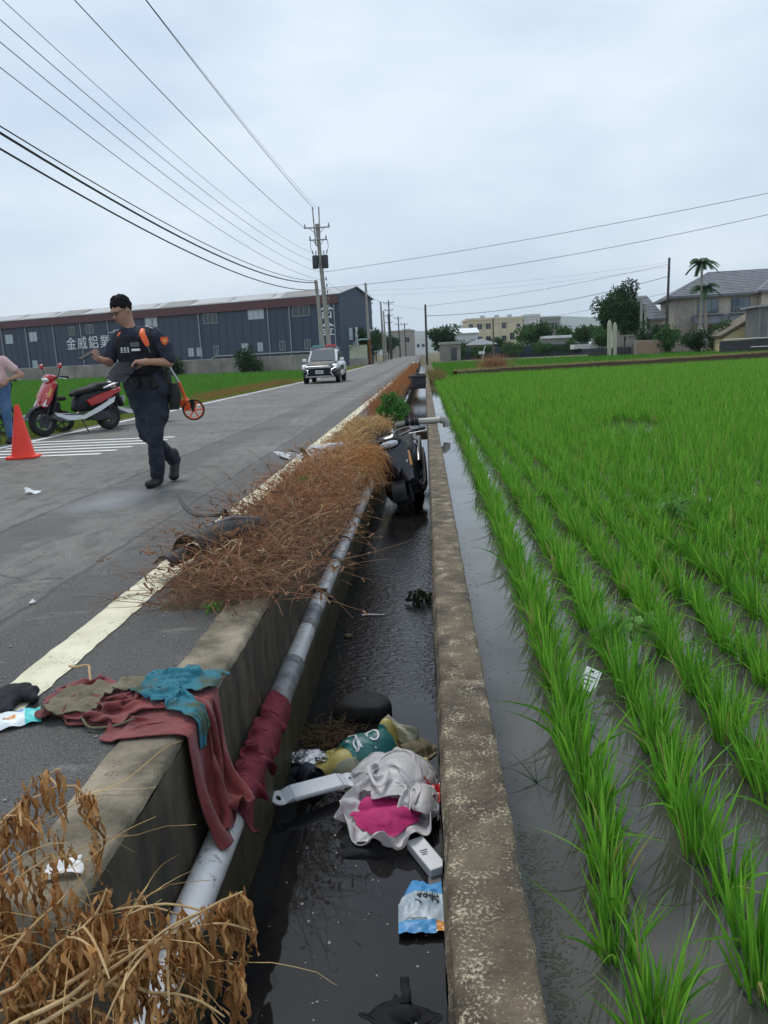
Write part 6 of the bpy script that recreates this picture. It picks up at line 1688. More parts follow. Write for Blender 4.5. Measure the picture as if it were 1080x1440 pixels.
# ---- pipe lying on the ledge of the kerb wall
PP = thing('ledge_pipe', 'long white plastic pipe with dark wraps lying on the ditch ledge', 'pipe', (-.722, 0, -.398))
gp_ = np.random.default_rng(9)
def pipe_piece(name, y0, y1, mat, r, seed=0, lump=0.):
    n = max(4, int((y1-y0)/.05)); pts = []; rad = []
    for i in range(n+1):
        y = y0+(y1-y0)*i/n; pts.append((.010*math.sin(y*.9), y, .006*math.sin(y*1.7))); rad.append(r+lump*gp_.normal())
    return MB().tube(pts, rad, 18).build(name, mat, PP)
for y0, y1, m_, r_, l_ in ((.5, 1.72, 'pvc', .050, 0), (1.72, 2.9, 'pvc', .052, 0), (2.9, 3.18, 'pvc', .05, 0), (3.18, 3.62, 'pvc_wrap', .056, .0015), (3.62, 4.15, 'pvc', .051, 0), (4.15, 4.5, 'pvc_wrap', .053, .001), (4.5, 5.6, 'pvc', .051, 0), (5.6, 7.2, 'pvc', .05, 0), (7.2, 9.4, 'pvc', .05, 0), (9.4, 12.6, 'pvc', .05, 0), (15.2, 30, 'pvc', .05, 0)):
    pipe_piece('pipe_wrap' if 'wrap' in m_ else 'pipe_section', y0, y1, m_, r_, 0, l_)
for y in (1.72, 3.17, 3.63, 5.6, 7.2, 9.4): pipe_piece('collar', y-.035, y+.035, 'pvc_wrap', .060)
for y in (1.2, 2.62, 4.72, 4.78, 6.3):
    MB().lathe([(.052, -.008), (.0585, -.008), (.0585, .008), (.052, .008)], 18, Matrix.Translation((.010*math.sin(y*.9), y, .006*math.sin(y*1.7))), 'y', close=True).build('tie_band', 'rubber', PP)
MB().tube([(.05, 4.74, .02), (.075, 4.76, -.02), (.06, 4.80, -.05)], .008, 6).build('tie_tail', 'rubber', PP)
# crumbs of mortar between pipe and wall
mb = MB()
for _ in range(260):
    y = gp_.uniform(1.2, 3.6); r_ = gp_.uniform(.004, .014); mb.ell((-.762+gp_.uniform(-.004, .012), y, -.452+gp_.uniform(0, .03)), (r_, r_*1.3, r_*.8), 6)
stuff(mb.build('mortar_crumbs', 'concrete_wall', angle=30), 'crumbling mortar bits between the pipe and the kerb wall', 'rubble')
# ---- pipe crossing the far ditch
CP = thing('drain_pipe', 'grey plastic pipe with elbow resting across the ditch and wall', 'pipe', (0, 12.95, .055))
MB().tube([(-.52, .1, -.06), (-.30, .04, -.02), (.24, 0, .0)], .050, 16).build('tube', 'pvc_plain', CP)
MB().tube([(.22, 0, 0), (.285, 0, .0), (.32, 0, -.03), (.33, 0, -.12)], [.062, .064, .064, .060], 16).build('elbow', 'concrete_pale', CP)
for x in (-.33, -.24, -.17): MB().tube([(x-.03, 0, -.015), (x+.03, 0, -.012)], .068, 14).build('clamp', 'rubber', CP)
tag(MB().box(-.68, .01, 13.25, 13.42, -.30, -.16, .012).build('concrete_strut', 'concrete_wall'), 'concrete strut bridging the ditch behind the wrecked scooter', 'strut')
SG = thing('sluice_gate', 'dark little sluice gate far along the ditch', 'sluice gate', (-.33, 33, 0))
MB().box(-.36, .36, -.06, .06, -.25, .22, .02).build('gate_plate', 'metal_dark', SG); MB().box(-.38, .38, -.1, .1, .22, .32, .02).build('top_beam', 'metal_dark', SG); MB().tube([(0, 0, .3), (0, 0, .62)], .03, 8).build('spindle', 'metal_dark', SG)
tag(MB().box(-.70, .02, 42, 42.4, -.4, .18, .02).build('concrete_strut', 'concrete_wet'), 'dark slab over the ditch beyond the sluice gate', 'strut')
# ---- traffic cone
TC = thing('traffic_cone', 'plain orange-red traffic cone standing by the hatched lines', 'traffic cone', (-5.47, 10.1, 0), R(14))
mb = MB(); mb.lathe([(.162, .03), (.150, .05), (.030, .70), (.026, .715), (.016, .717), (.016, .70), (.135, .05)], 32); mb.build('body', 'cone_red', TC)
mb = MB()
ring = []
for k in range(48):
    a = 2*math.pi*k/48; q = 1/(abs(math.cos(a))**5+abs(math.sin(a))**5)**.2; ring.append((math.cos(a)*q*.205, math.sin(a)*q*.205))
mb.prism(ring, .002, .034, 'xy', bev=.006); mb.build('base', 'cone_red', TC)
# ---- road litter
def scrap(name, label, cat, loc, w, d, mat, rz, seed, curl=.02, parent=None, n=8, irregular=.12):
    q = np.random.default_rng(seed)
    ph_ = q.uniform(0, 6, 4)
    def f(u, v):
        x = (u-.5)*w*(1+irregular*math.sin(v*5+ph_[0])); y = (v-.5)*d*(1+irregular*math.sin(u*6+ph_[1]))
        z = curl*(.5+.5*math.sin(u*4.4+ph_[2]))*(.4+v)+curl*.35*math.sin(v*9+u*7+ph_[3])
        return (x, y, max(0.002, z+.004))
    o = MB().sheet(f, n, n).build(name, mat, parent)
    sm = o.modifiers.new('thickness', 'SOLIDIFY'); sm.thickness = .0012
    o.location = loc; o.rotation_euler = (0, 0, rz)
    if label: tag(o, label, cat)
    return o
scrap('paper_scrap', 'white paper scrap lying alone on the road behind the dusty patch', 'paper', (-3.75, 7.0, .002), .13, .10, 'paper', .4, 1, .035)
scrap('paper_scrap', 'tiny white paper chip on the near asphalt', 'paper', (-1.98, 3.55, .003), .03, .02, 'paper', .9, 2, .008)
scrap('paper_scrap', 'torn white paper lying on the kerb top near the withered plant', 'paper', (-.853, 1.50, .016), .085, .05, 'paper', .3, 3, .010)
gq2 = np.random.default_rng(15); mb = MB()
for _ in range(120):
    x, y = gq2.uniform(-2.6, -1.0), gq2.uniform(1.4, 6); r_ = gq2.uniform(.002, .006); mb.ell((x, y, r_*.5+.001), (r_, r_*1.2, r_*.7), 5)
stuff(mb.build('road_grit', 'concrete_pale'), 'fine pale grit scattered over the road edge', 'grit')
# ---- black scooter fairing and strip in the weeds
FP = thing('broken_fairing', 'broken black scooter fairing lying in the near end of the weeds', 'fairing', (-1.17, 4.28, .12), R(60))
mb = MB(); mb.sheet(lambda u, v: ((u-.5)*.62, (v-.5)*.26*(1-.35*u), .10*math.sin(v*math.pi)**.7*(1-.3*u)+.03*math.sin(u*3)), 18, 10); o = mb.build('panel', 'black_plastic', FP); o.modifiers.new('t', 'SOLIDIFY').thickness = .004
mb = MB(); mb.sheet(lambda u, v: (-.36+(u-.5)*.22, .02+(v-.5)*.15, -.03+.05*math.sin(v*math.pi)+.02*u), 8, 6); o = mb.build('panel', 'black_plastic', FP); o.modifiers.new('t', 'SOLIDIFY').thickness = .004
MB().tube([(-.12, .04, .10), (.06, .02, .12), (.26, -.01, .08)], .014, 8).build('rib', 'grey_plastic', FP)
BS = thing('plastic_strip', 'curved thin black plastic strip sticking out over the road line', 'strip', (-1.30, 4.66, .18))
pts = [Vector((-.02, -.02, .02)), Vector((-.14, .10, -.005)), Vector((-.27, .24, -.02)), Vector((-.39, .42, .03)), Vector((-.45, .52, .07))]
mb = MB(); mb.tube(smooth_path(pts, 12), [.03, .03, .03, .029, .028, .026, .024, .021, .018, .014, .010, .004], 8, squash=.4); mb.build('strip', 'black_plastic', BS)
MB().prism([(0, 0), (.05, .01), (.03, .05), (.01, .06)], -.01, .01, 'xz').build('tab', 'black_plastic', BS)
o = MB().tube([(0, 0, 0), (.05, .0, .008), (.10, .01, .0)], [.004, .009, .003], 6, squash=.4).build('plastic_shard', 'black_plastic'); o.location = (-1.78, 5.55, .006); tag(o, 'small black plastic shard on the asphalt beside the road line', 'shard')
# ---- pile of broken white and grey plastic on the line
BP = thing('plastic_debris', 'broken white and grey plastic pieces heaped on the road line', 'debris', (-1.30, 8.15, .10))
gd = np.random.default_rng(23)
for k in range(22):
    m_ = ('white_plastic', 'grey_plastic', 'black_plastic', 'bag_white')[int(gd.integers(4))]
    x = gd.uniform(-.24, .26); y = .55*x+gd.uniform(-.16, .18)
    s = gd.uniform(.05, .13)
    pts2 = [(s*math.cos(a)*gd.uniform(.5, 1.1), s*.7*math.sin(a)*gd.uniform(.5, 1.1)) for a in np.linspace(0, 2*math.pi, 7)[:-1]]
    mm = Matrix.Translation((x, y, gd.uniform(.0, .08))) @ Euler((gd.uniform(-.8, .8), gd.uniform(-.8, .8), gd.uniform(0, 6))).to_matrix().to_4x4()
    MB().prism(pts2, 0, .006, 'xy', mm).build('shard', m_, BP, smooth=False)
lump = limb([('c', (.14, .12, .06), (.34, .26, .09), .055, .030, .02), ('e', (.08, .06, .05), (.09, .09, .07), None, .03)])
sdf_obj('film', folds(lump, .018, (1, .6, 0), 40, 10, 3), (-.08, -.08, -.06), (.48, .40, .20), .010, 'bag_white', BP, 0)

# ---- the red and teal clothes over the kerb
def ground_hit(P, th=.008):
    """collision with road, kerb, ledge, lower wall and pipe"""
    P = P.copy(); x, y, z = P[..., 0], P[..., 1], P[..., 2]
    hit = np.zeros(x.shape, bool)
    on = (x < -.775) & (z > -.12)
    fl = np.where(x < -.975, .0, .012)+th
    m = on & (z < fl); P[..., 2] = np.where(m, fl, z); hit |= m
    z = P[..., 2]
    m = (x < -.768+th) & (z < .02) & ~on; P[..., 0] = np.where(m, -.768+th, x); hit |= m
    m = (x >= -.775) & (x < -.768+th) & (z <= .02); P[..., 0] = np.where(m, -.768+th, P[..., 0]); hit |= m
    x = P[..., 0]
    m = (x < -.70) & (x > -.775) & (z < -.455+th) & (z > -.56); P[..., 2] = np.where(m, -.455+th, z); hit |= m
    z = P[..., 2]
    dx, dz = x+.722, z+.398; r = np.hypot(dx, dz)+1e-9; m = r < .054+th
    P[..., 0] = np.where(m, -.722+dx/r*(.054+th), x); P[..., 2] = np.where(m, -.398+dz/r*(.054+th), z); hit |= m
    return P, hit
RC = thing('red_garment', 'dirty red garment draped over the kerb down to the pipe', 'garment')
def red_start(u, v):
    # u runs from the road end over the kerb edge and out over the ditch, v across; strongly gathered in v
    x = -1.30+.66*u; wid = .22+.05*np.clip((u-.35)*2, 0, 1)
    y = 2.40-.16*u+(v-.5)*wid+.03*np.sin(u*9+v*3)
    z = .15+(.07-.05*np.clip((u-.5)*3, 0, 1))*np.sin(v*math.pi*8+3*np.sin(u*4))+.03*np.sin(u*17+v*6)+.02*np.sin(u*31+v*15)
    return np.stack([x, y, z], -1)
Pc = cloth(84, 60, .87, lambda t: .56-.06*np.clip((t-.45)*2.2, 0, 1), red_start, lambda P: ground_hit(P, .010), 52, 12, seed=3, noise=.007, bend=.16)
cloth_obj('cloth', Pc, 'red_cloth', RC)
def red2_start(u, v):
    x = -1.27+.36*u; y = 2.38+(v-.5)*.19+.02*np.sin(u*8); z = .19+.045*np.sin(v*math.pi*7+2*u)+.03*np.sin(u*14)
    return np.stack([x, y, z], -1)
def over(P, base=Pc, th=.014):
    """rest on the cloth below as well as on the kerb"""
    P, h = ground_hit(P, .02)
    b = base.reshape(-1, 3)[::3]; q = P.reshape(-1, 3)
    d = (q[:, None, 0]-b[None, :, 0])**2+(q[:, None, 1]-b[None, :, 1])**2
    k = d.argmin(1); near = d[np.arange(len(q)), k] < .03**2
    zb = b[k, 2]+th; m = near & (q[:, 2] < zb) & (q[:, 2] > zb-.12); q[:, 2] = np.where(m, zb, q[:, 2])
    return q.reshape(P.shape), h | m.reshape(h.shape)
P2 = cloth(44, 44, .54, .46, red2_start, over, 30, 10, seed=5, noise=.006, bend=.16)
cloth_obj('rolled_part', P2, 'red_cloth', RC)
def slv_start(u, v):
    y = 2.36+.78*u; x = -.725+(v-.5)*.13+.01*np.sin(u*30); z = -.24+.03*np.sin(v*math.pi*5+2*u)+.025*np.sin(u*math.pi*11)-.05*u
    return np.stack([x, y, z], -1)
Ps = cloth(72, 28, 1.15, .24, slv_start, lambda P: ground_hit(P, .012), 34, 12, seed=8, noise=.005)
cloth_obj('sleeve', Ps, 'maroon_cloth', RC)
def kh_start(u, v):
    x = -1.27+.14*u; y = 2.36+(v-.5)*.14; z = .24+.02*np.sin(v*12)+.02*np.sin(u*10); return np.stack([x, y, z], -1)
Pk = cloth(16, 16, .20, .22, kh_start, lambda P: over(P, np.concatenate([Pc.reshape(-1, 3), P2.reshape(-1, 3)]), .020), 30, 8, seed=9, noise=.004)
cloth_obj('lining', Pk, 'khaki_cloth', RC)
def kh2_start(u, v):
    x = -1.09+.13*u; y = 2.50+(v-.5)*.10; z = .24+.02*np.sin(v*12)+.02*np.sin(u*10); return np.stack([x, y, z], -1)
Pk2 = cloth(16, 14, .19, .16, kh2_start, lambda P: over(P, np.concatenate([Pc.reshape(-1, 3), P2.reshape(-1, 3)]), .020), 30, 8, seed=10, noise=.004)
cloth_obj('lining', Pk2, 'khaki_cloth', RC)
MB().tube(smooth_path([(-1.22, 2.36, .155), (-1.18, 2.32, .165), (-1.14, 2.34, .17), (-1.12, 2.29, .165), (-1.10, 2.25, .15)], 14), .004, 6).build('drawstring', 'stem_tan', RC)
MB().tube(smooth_path([(-1.14, 2.24, .03), (-1.10, 2.19, .014), (-1.02, 2.20, .014), (-.95, 2.20, .04)], 14), .0045, 6).build('drawstring', 'khaki_cloth', RC)
TG = thing('teal_garment', 'faded teal garment bunched on top of the red one', 'garment')
base_all = np.concatenate([Pc.reshape(-1, 3), P2.reshape(-1, 3)])
def tl_start(u, v):
    x = -1.00+.26*u; y = 2.46-.24*u+(v-.5)*.14*(1-.55*u); z = .25+.04*np.sin(v*math.pi*6+3*u)+.03*np.sin(u*12)-.02*u
    return np.stack([x, y, z], -1)
Pt = cloth(48, 36, .50, lambda t: .28-.17*t, tl_start, lambda P: over(P, base_all, .021), 44, 10, seed=12, noise=.005)
cloth_obj('cloth', Pt, 'teal_cloth', TG)
def tl2_start(u, v):
    x = -.93+.14*u; y = 2.50+(v-.5)*.15; z = .24+.05*np.sin(v*math.pi*5+2*u)+.04*np.sin(u*15); return np.stack([x, y, z], -1)
Pt2 = cloth(30, 30, .22, .22, tl2_start, lambda P: over(P, base_all, .022), 32, 10, seed=14, noise=.006)
cloth_obj('bunched_end', Pt2, 'teal_cloth', TG)
# black glove and tissue packet at the road edge
gl = limb([('e', (-1.47, 2.44, .025), (.075, .055, .026), None, .02), ('c', (-1.46, 2.38, .02), (-1.43, 2.31, .018), .024, .020, .015), ('c', (-1.49, 2.38, .02), (-1.48, 2.30, .018), .022, .018, .012), ('c', (-1.52, 2.38, .02), (-1.52, 2.30, .018), .022, .018, .012), ('c', (-1.41, 2.43, .02), (-1.38, 2.40, .02), .02, .016, .012)])
tag(sdf_obj('black_glove', folds(gl, .006, (0, 1, 0), 30, 10, 2), (-1.60, 2.24, -.01), (-1.34, 2.54, .08), .007, 'black_cloth', None, 1), 'black glove lying on the end of the painted line', 'glove')
TP = thing('tissue_packet', 'turquoise and white tissue packet on the road beside the garments', 'packet', (-1.385, 2.265, .012), R(28))
def pk(u, v): return ((u-.5)*.17, (v-.5)*.115, .018*math.sin(math.pi*min(1, max(0, v)))**.5*math.sin(math.pi*u)**.4+.004*math.sin(u*17+v*9))
for nm_, u0, u1, m_ in (('end_band', 0, .16, 'packet_teal'), ('front', .16, .72, 'packet_white'), ('end_band', .72, 1, 'packet_teal')):
    MB().sheet(lambda u, v: pk(u0+(u1-u0)*u, v), 8, 10).build(nm_, m_, TP)
MB().sheet(lambda u, v: (lambda p: (p[0], p[1], p[2]+.0015))(pk(.34+.22*u, .28+.14*v)), 5, 4).build('print', 'amber', TP); MB().sheet(lambda u, v: (lambda p: (p[0], p[1], p[2]+.0015))(pk(.5+.2*u, .72+.12*v)), 5, 4).build('print', 'packet_blue', TP)

# ---- rubbish in the ditch
WZ = -.765
HB = thing('white_bracket', 'white plastic bar with rounded holed ends floating in the ditch', 'bracket', (-.535, 3.02, WZ+.06), rot=(R(14), R(4), math.atan2(.20, .315))); HB.scale = (.94, 1, 1)
def tab(cx, sgn):
    mb = MB(); n = 20; vs = []
    for k in range(n):
        a = 2*math.pi*k/n; ox, oy = cx+.043*math.cos(a), .043*math.sin(a)
        hx, hy = cx+sgn*.006+.014*math.cos(a)*(.6 if sgn*math.cos(a) < 0 else 1), .016*math.sin(a)
        vs += [(ox, oy, .002), (hx, hy, .002), (ox, oy, -.003), (hx, hy, -.003)]
    f = []
    for k in range(n):
        j = (k+1) % n; f += [(4*k, 4*j, 4*j+1, 4*k+1), (4*k+2, 4*k+3, 4*j+3, 4*j+2), (4*k, 4*k+2, 4*j+2, 4*j), (4*k+1, 4*j+1, 4*j+3, 4*k+3)]
    mb.add(vs, f); return mb.build('holed_tab', 'white_plastic', HB, smooth=False)
tab(-.175, -1); tab(.175, 1)
MB().box(-.125, .125, -.045, .045, -.004, .020, .007).build('bar', 'white_plastic', HB)
for s in (-1, 1): MB().prism([(s*.124, .019), (s*.16, .003), (s*.16, -.003), (s*.124, -.003)], -.038, .038, 'xz').build('ramp', 'white_plastic', HB, smooth=False)
def water_hit(balls, th=.004, floor=WZ):
    """collision with the water surface, both ditch walls and a set of lumps"""
    def f(P):
        P = P.copy(); hit = P[..., 2] < floor+th; P[..., 2] = np.maximum(P[..., 2], floor+th); P[..., 0] = np.clip(P[..., 0], -.69, -.004)
        for c, r in balls:
            c = np.array(c); r = np.array(r); q = (P-c)/r; l = np.linalg.norm(q, axis=2, keepdims=True)+1e-9; m = l < 1
            P = np.where(m, c+q/l*r, P); hit |= m[..., 0]
        return P, hit
    return f
def flat(rx, ry):
    def f(u, v): a, b = disc(u, v); return np.stack([a*rx, b*ry, 0*a], -1)
    return f
# yellow and green bag
YB = thing('yellow_bag', 'yellow and green printed plastic bag caught in the ditch rubbish', 'bag')
yballs = [((-.345, 3.36, WZ+.0), (.15, .12, .125)), ((-.245, 3.46, WZ+.05), (.05, .05, .115)), ((-.44, 3.27, WZ), (.085, .08, .10)), ((-.28, 3.38, WZ), (.10, .10, .135))]
ca, sa_ = math.cos(R(38)), math.sin(R(38))
def yb_start(u, v):
    a, b = (u-.5)*.40, (v-.5)*.31
    return np.stack([-.34+a*ca-b*sa_, 3.355+a*sa_+b*ca, WZ+.20+.025*np.sin(u*14+v*4)+.02*np.sin(v*15)+.015*np.sin(u*27)], -1)
Py = cloth(60, 48, .54, .46, yb_start, water_hit(yballs, .006), 34, 12, seed=31, noise=.005, bend=.08)
cloth_obj('film', Py, 'bag_yellow', YB, .0016)
def ypt(u, v, dz=.004):
    i = min(59.999, max(0, u*60)); j = min(47.999, max(0, v*48)); i0, j0 = int(i), int(j); fi, fj = i-i0, j-j0
    p = Py[i0, j0]*(1-fi)*(1-fj)+Py[i0+1, j0]*fi*(1-fj)+Py[i0, j0+1]*(1-fi)*fj+Py[i0+1, j0+1]*fi*fj
    return (p[0], p[1]-dz*.3, p[2]+dz)
cloth_obj('green_print', Py[16:47, 11:38]+np.array((0, -.001, .004)), 'bag_green', YB, .001)
cloth_obj('dirty_corner', Py[0:20, 0:20]+np.array((0, -.001, .0042)), 'bag_dirty', YB, .001)
for st in ([(.375+.045*math.cos(a), .46+.075*math.sin(a)) for a in np.linspace(0, 6.28, 14)], [(.44, .72), (.425, .55), (.42, .38)], [(.545, .74), (.53, .52), (.515, .30)], [(.585+.05*math.cos(a), .47+.08*math.sin(a)) for a in np.linspace(2.7, -2.7, 12)], [(.33, .60), (.66, .64)]):
    MB().tube([ypt(*q, .008) for q in st], .0052, 6, squash=.6).build('lettering', 'letter_white', YB)
scrap('milk_carton_flap', 'pale printed packaging flap standing behind the yellow bag', 'packaging', (-.185, 3.50, WZ+.07), .20, .08, 'bag_dirty', R(-28), 14, .03).rotation_euler = (R(38), R(18), R(-30))
MC = thing('muddy_cloth', 'muddy olive cloth lump between the yellow bag and the wall', 'cloth')
def mc_start(u, v):
    a, b = disc(u, v); return np.stack([-.10+a*.09, 3.44+b*.085, WZ+.12+.03*np.sin(a*9+b*3)+.025*np.sin(b*10)], -1)
cloth_obj('sheet', cloth(36, 36, 1, 1, mc_start, water_hit([((-.10, 3.44, WZ), (.08, .07, .06)), ((-.16, 3.49, WZ), (.05, .05, .05))], .005), 26, 10, seed=33, noise=.006, rest=flat(.16, .15)), 'mud_cloth', MC)
# white carrier bag with magenta cloth
mgb = [((-.215, 2.85, WZ-.01), (.150, .150, .085)), ((-.27, 2.90, WZ+.03), (.07, .06, .06)), ((-.17, 2.83, WZ+.03), (.07, .05, .055)), ((-.22, 2.78, WZ+.02), (.06, .045, .05))]
MG_ = thing('magenta_cloth', 'magenta cloth lying inside the white carrier bag', 'cloth')
def mg_start(u, v):
    a, b = disc(u, v); return np.stack([-.225+a*.115, 2.86+b*.12, WZ+.17+.025*np.sin(a*7)+.025*np.sin(b*6+a*4)], -1)
Pm = cloth(52, 52, 1, 1, mg_start, water_hit(mgb, .004, WZ+.03), 30, 10, seed=21, noise=.006, bend=.16, rest=flat(.155, .165))
cloth_obj('sheet', Pm, 'magenta_cloth', MG_)
WB = thing('carrier_bag', 'white plastic carrier bag gaping open in the ditch', 'bag')
# lower side of the bag, spread under the cloth
def lip_start(u, v):
    a, b = disc(u, v); r2 = a*a+b*b; return np.stack([-.205+a*.20, 2.87+b*.235, WZ+.06+.11*r2+.02*np.sin(a*9+b*4)+.018*np.sin(b*11)], -1)
Pl = cloth(56, 56, 1, 1, lip_start, water_hit([((-.215, 2.86, WZ-.05), (.17, .19, .105)), ((-.2, 3.06, WZ), (.17, .12, .12))], .006, WZ+.004), 16, 10, seed=22, noise=.004, rest=flat(.275, .295))
cloth_obj('lower_side', Pl, 'bag_white', WB, .0016)
bag_balls = [((-.215, 2.93, WZ-.01), (.165, .13, .135)), ((-.16, 3.08, WZ+.01), (.165, .19, .155)), ((-.25, 3.12, WZ+.0), (.13, .15, .135)), ((-.07, 2.88, WZ+.01), (.065, .15, .12))]
def top_start(u, v):
    a, b = disc(u, v)
    x = -.19+a*.205; y = 3.125+b*.21-.24*np.clip(a-.15, 0, 1)*(1-b)*.8; z = WZ+.23+.03*np.sin(a*9+b*5)+.025*np.sin(b*12)+.02*np.sin(a*17)
    return np.stack([x, y, z], -1)
Pb = cloth(72, 72, 1, 1, top_start, water_hit(bag_balls, .006), 38, 12, seed=24, noise=.005, bend=.06, rest=flat(.40, .40))
cloth_obj('film', Pb, 'bag_white', WB, .0016)
Hn = smooth_path([(-.30, 3.02, WZ+.16), (-.285, 2.95, WZ+.155), (-.262, 2.90, WZ+.145), (-.24, 2.885, WZ+.14), (-.225, 2.92, WZ+.15), (-.215, 2.98, WZ+.155)], 18)
MB().tube(Hn, [.014, .013, .011, .010, .009, .008, .008, .008, .009, .009, .008, .008, .009, .010, .011, .012, .013, .014], 8, squash=.5).build('handle', 'bag_white', WB)
scrap('cloth_scrap', 'red and navy scrap squeezed between the carrier bag and the wall', 'cloth', (-.018, 2.95, WZ+.06), .06, .10, 'red_paint', .3, 18, .05)
tag(sdf_obj('black_lump', folds(limb([('e', (-.30, 2.70, WZ-.01), (.10, .09, .025), None, .02)]), .01, (1, 0, 0), 24, 8), (-.42, 2.62, WZ-.05), (0, 2.94, WZ+.06), .010, 'black_cloth', None, 1), 'sodden black cloth beside the mouth of the carrier bag', 'cloth')
WX = thing('white_carton', 'slim white carton jutting from under the carrier bag', 'carton', (-.055, 2.60, WZ+.022), math.atan2(-.21, .108))
MB().box(-.10, .10, -.035, .035, -.018, .020, .003).build('box', 'white_plastic', WX)
for q in range(3): MB().box(-.02+q*.012, -.014+q*.012, -.02, .012-.006*q, .0202, .021).build('print', 'grey_plastic', WX, smooth=False)
tag(MB().box(-.05, .0, 2.44, 2.54, WZ-.004, WZ+.012, .003, None).build('grey_flap', 'grey_plastic'), 'grey soaked cardboard flap between the carton and the blue packet', 'cardboard')
# blue snack packet
BK = thing('snack_packet', 'crumpled blue and silver snack packet against the wall in the ditch', 'packet', (-.075, 2.33, WZ+.012), R(2))
def bq(u, v):
    w0 = .155*(1-.28*max(0, v-.55)/.45*(1))
    x = -.078+(u*w0)+(.155-w0); y = -.12+v*.245+.012*math.sin(u*7)*(v > .8)
    z = .010+.022*math.sin(math.pi*v)*math.sin(math.pi*min(1, u*1.05))+.007*vnoise(np.array([[u*6, v*7, 1.]]), 4)[0]+.004*vnoise(np.array([[u*14, v*15, 2.]]), 6)[0]
    return (x, y, z)
for nm_, u0, u1, v0, v1, m_, nn_ in (('bottom_band', 0, .82, 0, .2, 'packet_blue', 14), ('orange_patch', .82, 1, .02, .2, 'amber', 5), ('middle', 0, 1, .2, .74, 'packet_pale', 26), ('top_band', 0, 1, .74, 1, 'packet_blue', 16)):
    MB().sheet(lambda u, v: bq(u0+(u1-u0)*u, v0+(v1-v0)*v), nn_, 14).build(nm_, m_, BK)
def bstroke(pts, r=.0022):
    MB().tube([(lambda p: (p[0], p[1], p[2]+.003))(bq(u, v)) for u, v in pts], r, 5, squash=.5).build('lettering', 'ink', BK)
for x0 in (.42, .56, .70, .82):
    bstroke([(x0, .70), (x0-.03, .64), (x0+.02, .60)]); bstroke([(x0+.05, .72), (x0+.05, .56)]); bstroke([(x0-.02, .67), (x0+.09, .67)]); bstroke([(x0+.02, .61), (x0+.09, .585)])
bstroke([(.38, .55), (.46, .50), (.52, .46)]); bstroke([(.18, .22), (.62, .215)], .0014)
# black lumps, slipper, foil, straw
tag(sdf_obj('sunken_rock', lambda P: smax(limb([('e', (-.39, 3.86, WZ+.02), (.155, .12, .10), None, .02)])(P)+.022*fbm(P*8, 4, 2), P[:, 2]-(WZ+.085), .02), (-.58, 3.68, WZ-.12), (-.2, 4.04, WZ+.14), .012, 'rubber', None, 1), 'black flat-topped lump damming the water behind the bags', 'rock')
BGm = thing('black_garment', 'black garment floating at the near end of the ditch', 'garment')
def bg_start(u, v):
    a, b = disc(u, v); return np.stack([-.135+a*.085, 1.90+b*.055, WZ+.05+.02*np.sin(a*9+b*4)+.015*np.sin(b*11)], -1)
cloth_obj('sheet', cloth(34, 34, 1, 1, bg_start, water_hit([((-.12, 1.91, WZ-.01), (.05, .035, .03))], .003, WZ-.004), 24, 10, seed=35, noise=.005, rest=flat(.13, .09)), 'black_cloth', BGm)
o = MB().sheet(lambda u, v: (-.135+v*.028+.004*math.sin(u*5), 1.93+u*.11, WZ+.012+.012*math.sin(u*6)), 10, 3).build('strap', 'black_cloth', BGm); o.modifiers.new('t', 'SOLIDIFY').thickness = .003
SL = thing('slipper', 'dark blue slipper sunk beside the white bracket', 'slipper', (-.605, 3.20, WZ+.012), rot=(R(6), R(-8), R(-52)))
mb = MB(); mb.loft([((-.125, 0, 0), (0, .03, 0), (0, 0, .010)), ((-.11, 0, 0), (0, .04, 0), (0, 0, .012)), ((-.02, 0, .002), (0, .038, 0), (0, 0, .012)), ((.07, 0, .002), (0, .05, 0), (0, 0, .012)), ((.12, 0, .0), (0, .035, 0), (0, 0, .010))], 20, 2.5); mb.build('sole', MATS['slipper'] if 'slipper' in MATS else M('slipper', (.015, .02, .035), (.03, .035, .055), .6, scale=10), SL)
o = MB().sheet(lambda u, v: (.0+v*.085, .052*math.cos(math.pi*u), .010+.055*math.sin(math.pi*u)), 14, 4).build('strap', 'slipper', SL); o.modifiers.new('t', 'SOLIDIFY').thickness = .006
tag(sdf_obj('foil_wrapper', folds(limb([('e', (-.62, 3.36, WZ+.02), (.07, .05, .022), None, .02), ('c', (-.66, 3.38, WZ+.02), (-.73, 3.37, WZ+.02), .02, .006, .01)]), .010, (1, .3, 0), 60, 26, 3), (-.76, 3.28, WZ-.02), (-.52, 3.44, WZ+.07), .006, 'foil', None, 0), 'crumpled silver foil wrapper by the kerb wall', 'wrapper')
gs_ = np.random.default_rng(44); n = 420
B = np.stack([gs_.normal(-.56, .08, n), gs_.normal(3.58, .07, n), WZ+.005+np.abs(gs_.normal(0, .02, n))], 1); d = gs_.normal(size=(n, 3)); d[:, 2] = np.abs(d[:, 2])*.3
t_, _ = curvy(n, B, d, gs_.uniform(.03, .12, n), .003*np.ones(n), .2, .3, tint(n, (.10, .07, .035), (.22, .15, .08), gs_), 4, gs_)
stuff(np_mesh('straw_scum', *t_[:2], 'weed_dry', colors=t_[2]), 'matted wet straw caught behind the bags', 'straw')
o = MB().tube([(0, 0, 0), (.05, .002, .004), (.12, -.003, .002), (.17, .0, .0)], [.010, .009, .007, .003], 7, squash=.6).build('white_stick', 'white_plastic'); o.location = (-.53, 5.46, WZ+.006); tag(o, 'pale stick floating across the rippled water', 'stick')
BR = thing('leafy_branch', 'small dark leafy branch stuck by the ditch wall', 'branch', (-.10, 5.72, WZ+.02))
